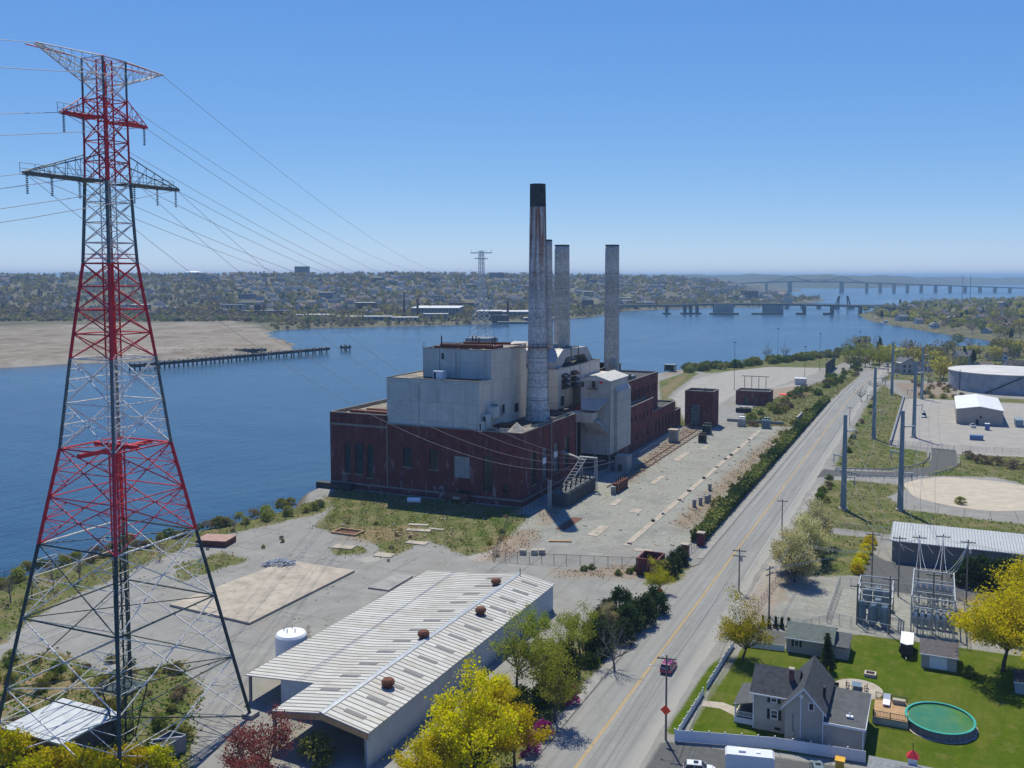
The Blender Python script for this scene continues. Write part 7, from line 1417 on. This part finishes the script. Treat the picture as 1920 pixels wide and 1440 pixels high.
PX('maroon', 505, 1440, 1.0, 'twiggy dark red leaved tree in front of the open warehouse end', name='red_tree', rot=1); PX('maroon', 452, 1462, .75, 'smaller dark red tree beside the twiggy one', name='red_tree', rot=3); PX('shrub_olive', 592, 1425, 1.3, 'grey green bush at the dark mouth of the warehouse', name='shrub', cat='shrub')
for px, py, s in ((20,1440,1.2),(90,1475,1.2),(165,1470,1.1),(235,1465,1.15),(290,1450,.9),(-40,1420,1.2),(60,1500,1.3),(200,1500,1.3),(130,1440,.8)): PX('shrub_y', px, py, s, 'yellow green shrub in the thicket under the tower', 'yellow thicket under the tower', 'shrub', 'shrub')
for i in range(75):
    px, py = random.uniform(-60,350), random.uniform(1235,1420); PX(random.choice(('shrub','shrub_olive','shrub_brown','shrub_olive')), px, py, random.uniform(.3,.75), 'low wild bush in the rough grass round the tower', 'bushes round the tower', 'wild_bush', 'shrub')
# river bank
for i in range(46):
    t = i/46; px = -30+650*t+random.uniform(-10,10); py = 1100-165*t**.85+random.uniform(-4,14); k = random.choice(('shrub_olive','shrub_brown','shrub','shrub_olive')); PX(k, px, py, random.uniform(.5,1.15), 'scrubby bush on the near river bank', 'near river bank scrub', 'bank_scrub', 'shrub')
for px, py, s in ((20,1130,.7),(60,1118,.65),(150,1090,.7),(230,1065,.6),(300,1050,.55),(100,1105,.6),(-20,1150,.8),(600,955,.35),(440,995,.4)): PX('bare2', px, py, s, 'small leafless tree leaning over the near river bank', 'leafless bank trees', 'bare_tree')
for i in range(18): PX(random.choice(('shrub_brown','shrub_olive')), random.uniform(330,960), random.uniform(955,1060), random.uniform(.22,.42), 'dry weed tuft in the front yard', 'front yard weeds', 'weed_tuft', 'weed')
# hedge along the yard
rng = np.random.default_rng(5); hg_ = thing('clipped_hedge', 'long dark green and yellow hedge along the road side of the yard', 'hedge', 60.5, -16, 0)
n = 26000; yy = rng.uniform(-16, 300, n); side = rng.random(n); u = rng.uniform(-1.7, 1.7, n); top = 2.6+.35*np.sin(yy*.35)+.25*np.sin(yy*1.1+1)
xx = np.where(side < .45, u, np.where(side < .8, 1.75, -1.75)) + rng.normal(0,.14,n); zz = np.where(side < .45, top+rng.normal(0,.12,n), rng.uniform(.05,1,n)*top); cen = 61.2+.0*yy
Pk = np.stack([xx, yy+16, zz], 1); pick = rng.random(n) < .35+.35*np.sin(yy*.09+1)
for nm_, mk, mt in (('hedge_leaves', ~pick, 'lf_dark'), ('hedge_leaves', pick, 'lf_olive')):
    o = bpy.data.objects.new(nm_, card_mesh(nm_, Pk[mk]+np.array([.7,0,0]), .48, rng, M[mt])); COL.objects.link(o); o.parent = hg_; o['kind'] = 'stuff'
m = MB(); m.box(59.7,62.7,-16,300,0,2.3); m.build('hedge_core', M['lf_dark'], hg_)  # solid dark box added inside the leaf cards to block light through the hedge
for i in range(50): plant(random.choice(('shrub_brown','shrub_olive','shrub')), random.uniform(55.5,58.5), random.uniform(10,260), random.uniform(.35,.7), 'scrubby weed bush on the yard side of the hedge', 'weeds beside the hedge', 'weed_bush', 'shrub')
# far yard and shore scrub
for i in range(110):
    t = random.random(); px = 1285+290*t; py = 694-30*t+random.uniform(-2,6); PX(random.choice(('shrub','shrub_olive','shrub')), px, py, random.uniform(1.2,2.1), 'dense green scrub along the far yard shore', 'far yard shore scrub', 'shore_scrub', 'shrub')
for i in range(60): px = random.uniform(1395,1610); py = 800-(px-1395)*.5+random.uniform(-14,10); PX(random.choice(('shrub','shrub','shrub_olive','shrub_brown')), px, py, random.uniform(.8,1.6), 'green scrub bush between the far yard and the hedge', 'far yard inner scrub', 'shrub', 'shrub')
for px, py, s in ((1378,673,.55),): PX('conifer', px, 690, s, 'small dark pine behind the thin lamp post', name='pine_tree')
for px, py in ((1473,667),(1440,670),(1550,668),(1566,666),(1585,668),(1600,665),(1622,668)): PX('bare2', px, py+8, random.uniform(1.0,1.5), 'leafless tree on the far yard shore', 'leafless shore trees', 'bare_tree')
for px, py in ((1590,672),(1612,672),(1630,675),(1648,682),(1665,690)): PX('spring1', px, py+8, random.uniform(1.0,1.35), 'pale green tree at the end of the far yard', 'pale trees past the far yard')
for px, py, s in ((1615,752,1.0),(1640,735,1.15),(1660,722,1.0)): PX('bare1', px, py, s, 'leafless roadside tree near the steel poles', 'leafless roadside trees', 'bare_tree')
# right side
PX('ygreen', 1393, 1237, 1.0, 'airy yellow green tree inside the white fence corner', name='maple_tree', rot=1); 
for px, py, s in ((1490,1092,1.3),(1508,1058,1.3),(1530,1022,1.25),(1474,1072,1.1),(1520,1045,1.1)): PX('blossom1', px, py, s, 'cream blossoming tree by the gravel lot', 'cream blossom trees', 'blossom_tree')
for i in range(7): plant('shrub_y', 103+.25*i, -26+4.6*i, .55, 'bright yellow bush in the row beside the shed lane', 'yellow bush row', 'shrub', 'shrub')
PX('yellow3', 1880, 1258, 1.05, 'very large bright yellow tree shading the lawn', name='maple_tree', rot=2.2); PX('yellow3', 1965, 1215, .9, 'yellow tree behind the very large one near the evergreen hedge', name='maple_tree', rot=.6); PX('yellow1', 1985, 1330, 1.2, 'yellow tree beyond the very large one', name='maple_tree')
for i in range(6): plant('ever', 127.5+i*3.0, -25+random.uniform(-1,1), 1.15, 'tall dark evergreen in the hedge beside the long shed', 'evergreen hedge by the shed', 'evergreen_bush', 'bush')
for i in range(5): plant('cypress', 88.2+i*1.25, -70.6+.25*i, .8, 'small dark cypress in the row behind the garage drive', 'small cypress row', 'cypress', 'shrub')
plant('shrub_y', 94.0, -71.5, .3, 'little yellow bush at the end of the cypress row', None, 'shrub', 'shrub'); plant('juniper', 102.6,-87.0,1.15,'tall dark juniper behind the house gable',None,'juniper','shrub'); plant('juniper',102.3,-83.2,1.0,'shorter dark juniper against the grey garage',None,'juniper','shrub'); plant('shrub_brown', 90.6,-105,.5,'brown bush by the porch steps',None,'shrub','shrub'); plant('shrub', 126.5,-79.5,.7,'heap of green garden clippings beside the tool shed',None,'clippings_heap','heap')
for px, py, s in ((1815,860,1.5),(1840,868,1.6),(1870,872,1.6),(1900,878,1.6),(1930,880,1.5)): PX('shrub_brown', px, py, s, 'dark brown bramble patch in the field by the compound', 'brambles by the compound', 'bramble', 'shrub')
PX('shrub_olive', 1801, 945, .8, 'lone bush at the edge of the round sand pad', name='shrub', cat='shrub')
for i in range(30): plant(random.choice(('shrub','shrub_olive','shrub_brown')), random.uniform(85.2,88.5), random.choice((random.uniform(20,82),random.uniform(104,330))), random.uniform(.4,.85), 'rough bush on the right hand road verge', 'right verge bushes', 'verge_bush', 'shrub')
for i in range(26): plant(random.choice(('shrub_brown','shrub_brown','shrub_olive')), random.uniform(104,135), random.uniform(335,420), random.uniform(.6,1.3), 'dry brown scrub between the road and the big tank', 'scrub by the tank', 'shrub', 'shrub')

# ------------------------------------------------------------------ houses and trees of the two banks
WALLC = [(.62,.62,.60),(.50,.50,.48),(.42,.40,.36),(.34,.38,.42),(.55,.50,.42),(.36,.30,.27)]; ROOFC = [(.10,.105,.115),(.16,.15,.145),(.07,.07,.075),(.20,.15,.12)]
WM = [plain('house_wall_%d' % i, c, .8, 0, .1, .05) for i, c in enumerate(WALLC)]; RM = [plain('house_roof_%d' % i, c, .9, 0, .2, .05) for i, c in enumerate(ROOFC)]
def house_mesh(i, w, d, h, rh):
    m = MB(); m.extr_y([(-w/2,-3),(w/2,-3),(w/2,h),(0,h+rh),(-w/2,h)], -d/2, d/2); m.cur = 1
    e = .5
    for s in (-1,1): slab4(m, (s*(w/2+e),-d/2-e,h-.3), (0,-d/2-e,h+rh+.2), (0,d/2+e,h+rh+.2), (s*(w/2+e),d/2+e,h-.3), .25)
    m.cur = 2
    for zc in ((1.6,4.2) if h > 4 else (1.6,)):
        for k in (-.3,0,.3):
            m.box(k*w-.55,k*w+.55,-d/2-.06,-d/2+.02,zc-.7,zc+.8); m.box(w/2-.02,w/2+.06,k*d-.55,k*d+.55,zc-.7,zc+.8); m.box(-w/2-.06,-w/2+.02,k*d-.55,k*d+.55,zc-.7,zc+.8)
    m.cur = 1; m.box(w*.15,w*.15+.9,d*.1,d*.1+.9,h,h+rh+1.0)
    me = bpy.data.meshes.new('house'); me.from_pydata(m.v, [], m.f); me.materials.append(WM[i%6]); me.materials.append(RM[i%4]); me.materials.append(M['glass']); me.polygons.foreach_set('material_index', m.m); me.update(); return me, m
rs_ = random.Random(77); HM = [house_mesh(i, rs_.uniform(8,10), rs_.uniform(10,14), rs_.choice((3.4,5.6,6)), rs_.uniform(2.4,3.4)) for i in range(24)]
def place_house(x, y, z, s, rot, label, group): 
    o = bpy.data.objects.new('house', rs_.choice(HM)[0]); COL.objects.link(o); o.location = (x,y,z); o.rotation_euler = (0,0,rot); o.scale = (s,)*3; return tag(o, label, 'house', group)
# west hillside: the houses that show largest stand alone, the rest is one mass
cand = []
for i in range(1150):
    px = rs_.uniform(-60, 1345); st = float(np.interp(px, [500,1000,1250,1500], [1520,1800,2150,2600])); lo, hi = st+90, st+1500
    if px < 420 and rs_.random() < .72: continue
    if 640 < px < 760: lo = st+40
    D = lo+(hi-lo)*rs_.random()**.9; cand.append((D, px))
XY = np.array([DP(px, D) for D, px in cand]); HZ = west_h(XY); order = sorted(range(len(cand)), key=lambda i: cand[i][0])
sm = MB()
for r_, i in enumerate(order):
    x, y = XY[i]; z = HZ[i]; rot = YAW + rs_.choice((0,1.57))+rs_.uniform(-.3,.3); s = rs_.uniform(.95,1.5)
    if z < .5: continue
    if r_ < 190: place_house(x, y, z, s, rot, 'small pitched roof house among the trees on the hillside across the river', 'houses on the far hillside')
    else:
        src = rs_.choice(HM)[1]; c, n_ = math.cos(rot)*s, math.sin(rot)*s; o_ = len(sm.v); sm.v.extend([(x+a*c-b*n_, y+a*n_+b*c, z+k*s) for a,b,k in src.v]); k2 = rs_.randrange(6); k3 = rs_.randrange(4)
        for f, mi in zip(src.f, src.m):
            if mi < 2: sm.f.append(tuple(q+o_ for q in f)); sm.m.append(k2 if mi == 0 else 6+k3)
o = sm.build('far_town', WM+RM); tag(o, 'mass of small houses covering the far hillside', 'houses', kind='stuff')
FL = [leaf_mat('far_leaf_%d' % i, a, b, .45, .08) for i, (a, b) in enumerate((((.30,.28,.05),(.44,.38,.08)),((.17,.145,.105),(.27,.22,.165)),((.10,.14,.05),(.18,.21,.075)),((.03,.055,.032),(.06,.085,.04)),((.20,.21,.06),(.30,.28,.095))))]
def wood(name, label, XY, Z, Hh, W_, kinds, ncard, csize, seed):
    rng = np.random.default_rng(seed); N = len(XY); allC = []; mi = []
    for j in range(N):
        n = ncard; h, w = Hh[j], W_[j]; con = kinds[j] == 3
        q = rng.normal(size=(n,3)); q /= np.linalg.norm(q,axis=1)[:,None]; q *= rng.uniform(.55,1.0,n)[:,None]; zf = (q[:,2]+1)/2; ww = w*(1.25*(1-zf)+.1) if con else w
        lump = 1+.25*np.sin(q[:,0]*5+j)*np.cos(q[:,1]*4+j*2)
        C = np.stack([XY[j,0]+q[:,0]*ww*lump, XY[j,1]+q[:,1]*ww*lump, Z[j]+h*.12+zf*h*.88], 1); allC.append(C); mi.append(np.full(n, kinds[j]))
    me = card_mesh(name, np.concatenate(allC), csize, rng, FL[0])
    for m_ in FL[1:]: me.materials.append(m_)
    me.polygons.foreach_set('material_index', np.concatenate(mi).astype(np.int32)); o = bpy.data.objects.new(name, me); COL.objects.link(o); return tag(o, label, 'trees', kind='stuff')
rng = np.random.default_rng(9); N = 6600; px = rng.uniform(-80,1345,N); st = np.interp(px,[500,1000,1250,1500],[1520,1800,2150,2600]); D = st-10+1560*rng.random(N)**.95
XYt = np.stack([np.array(DP(a,b)) for a,b in zip(px,D)]); Zt = west_h(XYt); ok = Zt > .8; XYt, Zt, px, D = XYt[ok], Zt[ok], px[ok], D[ok]; rel = (D-np.interp(px,[500,1000,1250,1500],[1520,1800,2150,2600]))/1500
cl_ = np.sin(XYt[:,0]*.011+1)*np.sin(XYt[:,1]*.013)+.6*np.sin(XYt[:,0]*.031+XYt[:,1]*.023); kp = (cl_ + rng.normal(0,.55,len(px)) > -.35) | (rel < .06); XYt, Zt, px, D, rel = XYt[kp], Zt[kp], px[kp], D[kp], rel[kp]; cl_ = cl_[kp]
kd = rng.choice([0,1,2,3,4], len(XYt), p=[.22,.30,.18,.08,.22]); kd = np.where((px < 430) & (rng.random(len(px)) < .6) & (rel < .6), 1, kd)
wood('far_wood', 'mass of mixed spring trees covering the far hillside', XYt, Zt-1, 6+11*rng.random(len(px))**1.5, 3.2+5*rng.random(len(px))**1.4, np.where((cl_ > .7) & (rng.random(len(px)) < .45), np.where(np.sin(XYt[:,0]*.05) > 0, 0, 4), kd), 44, 3.1, 3)
px = rng.uniform(-80,660,900); D = rng.uniform(1440,1600,900)-np.where(px < 480, 0, 40); XYt = np.stack([np.array(DP(a,b)) for a,b in zip(px,D)]); Zt = west_h(XYt); ok = Zt > .5
wood('shore_wood', 'brown leafless belt of trees along the far shore behind the sand flats', XYt[ok], Zt[ok]-1, rng.uniform(5,10,ok.sum()), rng.uniform(3,5.5,ok.sum()), rng.choice([1,1,2,4],ok.sum()), 30, 2.6, 4)
px = rng.uniform(620,1340,500); D = np.interp(px,[620,1000,1110,1240,1340],[1420,1560,1760,2160,2300])+rng.uniform(0,300,500); XYt = np.stack([np.array(DP(a,b)) for a,b in zip(px,D)]); Zt = west_h(XYt); ok = (Zt > .8) & (Zt < 12)
wood('waterfront_wood', 'scattered spring trees among the far waterfront mills', XYt[ok], Zt[ok]-1, rng.uniform(5,11,ok.sum()), rng.uniform(3,5,ok.sum()), rng.choice([0,1,2,4],ok.sum()), 30, 2.4, 5)
px = rng.uniform(1300,1540,420); D = rng.uniform(2400,3700,420); XYt = np.stack([np.array(DP(a,b)) for a,b in zip(px,D)]); Zt = west_h(XYt); ok = Zt > .8
wood('bayside_wood', 'low trees on the far bay side behind the road bridge', XYt[ok], Zt[ok]-1, rng.uniform(7,12,ok.sum()), rng.uniform(5,8,ok.sum()), rng.choice([1,2,4],ok.sum()), 30, 4, 6)
wp = np.array(WEST[11:21]); sp = []
for a, b in zip(wp, wp[1:]):
    L_ = np.linalg.norm(b-a); n_ = np.array([-(b-a)[1], (b-a)[0]])/L_; k_ = int(L_/2.2)
    for q_ in range(k_):
        p = a+(b-a)*rng.random(); o_ = rng.uniform(2,34)
        for sg in (1,-1):
            w_ = p+n_*o_*sg
            if inpoly(w_[0], w_[1], WEST): sp.append(w_); break
sp = np.array(sp); zs = west_h(sp); wood('shoreline_scrub', 'low scrub fringing the far waterfront', sp, zs-.6, rng.uniform(2.5,6.5,len(sp)), rng.uniform(2,4.2,len(sp)), rng.choice([1,2,4,3,1],len(sp)), 22, 1.9, 12)
for i in range(34):
    p_ = rs_.uniform(1330,1480); d_ = rs_.uniform(2500,3800); p = DP(p_, d_); z = float(west_h([p])[0])
    if z > 1: place_house(p[0], p[1], z, rs_.uniform(1.5,2.6), rs_.random()*3, 'pale building on the low bay side beyond the road bridge', 'bay side buildings')
# east bank: every tree stands alone
gen_small = {}
def small_tree(key, kind, seed, h, w, n, cs):
    rg = np.random.default_rng(seed); q = rg.normal(size=(n,3)); q /= np.linalg.norm(q,axis=1)[:,None]; q *= rg.uniform(.5,1,n)[:,None]; zf = (q[:,2]+1)/2; con = kind == 3; ww = w*(1.2*(1-zf)+.08) if con else w
    lump = 1+.3*np.sin(q[:,0]*5+seed)*np.cos(q[:,1]*4+seed*2); C = np.stack([q[:,0]*ww*lump, q[:,1]*ww*lump, h*(.1 if con else .22)+zf*h*(.9 if con else .78)],1)
    m = MB(); m.tube((0,0,-1),(0,0,h*.55),h*.03,h*.015,6,False)
    for k in range(5): a = k*1.3; m.tube((0,0,h*.3),(w*.6*math.cos(a),w*.6*math.sin(a),h*.7),h*.014,.05,4,False)
    PROTO[key] = (mb_mesh(key+'_trunk', m, M['bark_grey']), card_mesh(key+'_crown', C, cs, rg, FL[kind]))
for k in range(5):
    for j in range(3): small_tree('s%d%d' % (k,j), k, 100+k*7+j, (13 if k == 3 else 11)+j, (3.4 if k == 3 else 5.4)+.3*j, 110 if k == 1 else 230, 1.25 if k != 1 else .9)
TL = {0:'yellow green tree on the residential shore across the cove',1:'leafless brown tree on the residential shore across the cove',2:'green tree on the residential shore across the cove',3:'dark conifer on the residential shore across the cove',4:'olive green tree on the residential shore across the cove'}
cnt = 0; n_try = 0
while cnt < 255 and n_try < 6000:
    n_try += 1; p_ = rs_.uniform(1615,1945); d_ = rs_.uniform(1030,2700); p = DP(p_, d_); z = float(east_h([p])[0])
    if z < 1.3 or rs_.random() > (1.0 if d_ < 1700 else .7): continue
    k = rs_.choices((0,1,2,3,4),(.24,.3,.12,.1,.24))[0]; s = rs_.uniform(.75,1.25); plant('s%d%d' % (k, rs_.randrange(3)), p[0], p[1], s, TL[k], 'east shore trees '+('yellow','bare','green','conifer','olive')[k], z=z); cnt += 1
n_h = 0
for i in range(900):
    if n_h >= 60: break
    p_ = rs_.uniform(1640,1940); d_ = rs_.uniform(1060,2400); p = DP(p_, d_); z = float(east_h([p])[0])
    if z > 1.4: place_house(p[0], p[1], z, rs_.uniform(.9,1.3), rs_.random()*3, 'pitched roof house on the residential shore across the cove', 'houses across the cove'); n_h += 1
pxs = rng.uniform(1630,1960,900); Ds = rng.uniform(1080,2750,900); XYt = np.stack([np.array(DP(a,b)) for a,b in zip(pxs,Ds)]); Zt = east_h(XYt); ok = Zt > 1.5
wood('cove_wood', 'mass of spring trees over the back of the residential shore', XYt[ok], Zt[ok]-1, rng.uniform(7,12,ok.sum()), rng.uniform(4,6.5,ok.sum()), rng.choice([0,1,2,4,3,1],ok.sum()), 60, 2.2, 8)
# neighbourhood behind the storage tank
for px, D, s in ((1700,690,1.35),(1735,705,1.1),(1810,760,1.2),(1872,800,1.3),(1898,840,1.2),(1765,860,1.1),(1905,720,1.1),(1850,700,.9)):
    p = DP(px, D); place_house(p[0], p[1], 0, s, YAW+rs_.choice((0,1.57)), 'pale pitched roof house in the neighbourhood behind the storage tank', 'houses behind the tank')
for px, D, k, s in ((1640,760,'s00',1.0),(1665,775,'s02',1.2),(1690,770,'s01',1.1),(1715,765,'s02',1.15),(1767,655,'s01',1.35),(1773,640,'s00',1.15),(1806,690,'s41',1.1),(1811,760,'s30',1.15),(1828,745,'s31',1.0),(1670,800,'bare1',1.3),(1735,810,'bare2',1.3),(1745,640,'bare1',1.1),(1620,790,'s40',1.1),(1600,800,'s21',1.0),(1655,820,'s31',.8),(1890,870,'s40',1.3),(1915,830,'s01',1.3),(1880,930,'s12',1.3),(1910,680,'s11',1.0),(1895,665,'s10',.9),(1700,840,'s11',1.2),(1720,850,'s10',1.2),(1760,830,'s12',1.2),(1790,840,'s11',1.1),(1840,820,'s10',1.2),(1870,760,'s40',1.0),(1685,660,'bare1',.9),(1610,720,'s22',.8),(1625,735,'s41',.9)) + tuple((rs_.uniform(1590,1930), rs_.uniform(720,960), rs_.choice(('s00','s01','s10','s11','s12','s40','s41','s21','s30','bare1')), rs_.uniform(.8,1.2)) for i in range(56)):
    p = DP(px, D); c_ = {'s0':'yellow','s1':'leafless','s2':'green','s3':'dark conifer','s4':'olive','ba':'grey leafless'}[k[:2]]; plant(k, p[0], p[1], s, c_+' tree in the neighbourhood between the road and the storage tank', 'neighbourhood '+c_+' trees')
# ------------------------------------------------------------------ rough grass, weeds and loose rubble
def scatter(name, label, polys, dens, size, mats, seed, keep=None, edge=2.0):
    rg = np.random.default_rng(seed); pts = []
    for p in polys:
        a = np.array(p, float); lo, hi = a.min(0)-edge, a.max(0)+edge; lo = np.maximum(lo, (-108,-205)); hi = np.minimum(hi, (230,430)); n = int(dens*np.prod(np.maximum(hi-lo, 0)))
        if n <= 0: continue
        q = rg.uniform(lo, hi, (n,2)); s = sdf(q, p); q = q[s > rg.normal(-.2, edge*.5, len(s))]; pts.append(q)
    P = np.concatenate(pts); s = sdf(P, SHORE); P = P[s > -1.5]; cl = np.sin(P[:,0]*.35+seed)*np.sin(P[:,1]*.31+2*seed)+np.sin(P[:,0]*1.1+P[:,1]*.7); P = P[cl + rg.normal(0,.8,len(P)) > -.2]
    if keep is not None: P = P[keep(P)]
    sz = size; C = np.column_stack([P, sz*.28+0*P[:,0]]); me = card_mesh(name, C, sz, rg, M[mats[0]])
    for m_ in mats[1:]: me.materials.append(M[m_])
    tone = (np.sin(P[:,0]*.23+1)+np.sin(P[:,1]*.19)+rg.normal(0,1.0,len(P))); idx = np.clip(np.floor((tone+2.4)/4.8*len(mats)),0,len(mats)-1); me.polygons.foreach_set('material_index', idx.astype(np.int32))
    o = bpy.data.objects.new(name, me); COL.objects.link(o); return tag(o, label, 'grass', kind='stuff')
M['weed_green'] = leaf_mat('weed_green', (.10,.16,.02), (.18,.235,.035), .5, .5); M['weed_tan'] = leaf_mat('weed_tan', (.24,.19,.10), (.36,.28,.16), .3, .5); M['weed_olive'] = leaf_mat('weed_olive', (.13,.14,.04), (.21,.20,.07), .35, .5); M['weed_orange'] = leaf_mat('weed_orange', (.26,.15,.07), (.36,.22,.11), .3, .5)
onland = lambda P: ~((P[:,0] > -70.5) & (P[:,0] < 2.5) & (P[:,1] > -.6))
scatter('rough_grass', 'rough green and straw grass in front of the brick hall', FIELD[:2], 3.4, .38, ['weed_tan','weed_olive','weed_green','weed_green'], 1, onland, 2.2)
scatter('bank_grass', 'rough grass and straw along the near river bank', [FIELD[2], FIELD[4]], 1.8, .45, ['weed_tan','weed_tan','weed_olive','weed_green'], 2, onland, 2)
scatter('wild_grass', 'wild green and brown weeds under the lattice tower', [FIELD[3]], 3.2, .5, ['weed_orange','weed_olive','weed_green','weed_green'], 3, None, 2)
scatter('verge_grass', 'rough grass along the road verge', [[(57,-165),(64.0,-165),(64.0,-72),(57,-72)],[(58,-55),(64,-50),(64,-36),(60,-38)]], 3, .35, ['weed_olive','weed_green','weed_green'], 4, None, .3)
scatter('field_grass', 'rough field grass around the steel poles', [[(84.8,15),(84.8,78),(96,82),(110,80),(106,60),(112,45),(160,38),(190,36),(190,9),(150,11),(112,15)],[(85.5,104),(104,104),(116,118),(115,150),(101,158),(101,330),(88,390),(86,300)],[(130,128),(130,150),(180,157),(220,157),(220,60),(178,54),(162,84),(142,108),(120,102)],[(88,-33),(88,6),(102,6),(102,-26)]], .9, .55, ['weed_tan','weed_olive','weed_olive','weed_green'], 5, None, .5)
scatter('dry_weeds', 'orange brown dry weeds in patches of the gravel yard', [DIRT[1],DIRT[2],DIRT[3],[(50,0),(58,-5),(58.5,200),(54,240),(51,120)],DIRT[11]], 2.0, .34, ['weed_orange','weed_tan','weed_olive'], 6, onland, 2)
scatter('yard_edge_weeds', 'green weeds between the far yard and the hedge', [FIELD[9],FIELD[10],FIELD[7],FIELD[8]], .7, .7, ['weed_tan','weed_olive','weed_green'], 7, onland, 2)
rg = np.random.default_rng(44); mbr = MB()
for i in range(0, 1500, 2):
    x, y = (rg.uniform(-45,4), rg.uniform(-50,-3)) if i < 700 else ((rg.uniform(8,58), rg.uniform(-30,180)) if i < 1250 else (rg.uniform(-60,10), rg.uniform(-110,-50)))
    if i < 700 and math.sin(x*.25)+math.sin(y*.3+1) < .1: continue
    s = float(rg.uniform(.1,.3)); mbr.rbox(x, y, 0, s*.6, s*1.5, s, float(rg.uniform(0,3)))
tag(mbr.build('loose_rubble', M['concrete']), 'small loose stones and rubble strewn over the yards', 'rubble', kind='stuff')
# ------------------------------------------------------------------ air
hm = bpy.data.materials.new('haze'); hm.use_nodes = True; ht_ = hm.node_tree; ht_.nodes.clear()
ho = ht_.nodes.new('ShaderNodeOutputMaterial'); hv = ht_.nodes.new('ShaderNodeVolumePrincipled')
hv.inputs['Density'].default_value = 0.0001; hv.inputs['Color'].default_value = (.45,.70,1,1); hv.inputs['Anisotropy'].default_value = 0.0
ht_.links.new(hv.outputs[0], ho.inputs['Volume'])
hz = MB().box(-48000,48000,-48000,48000,-7.5,125).build('haze', hm); hz['kind'] = 'stuff'; hz['label'] = 'thin blue haze over the river and far hills'
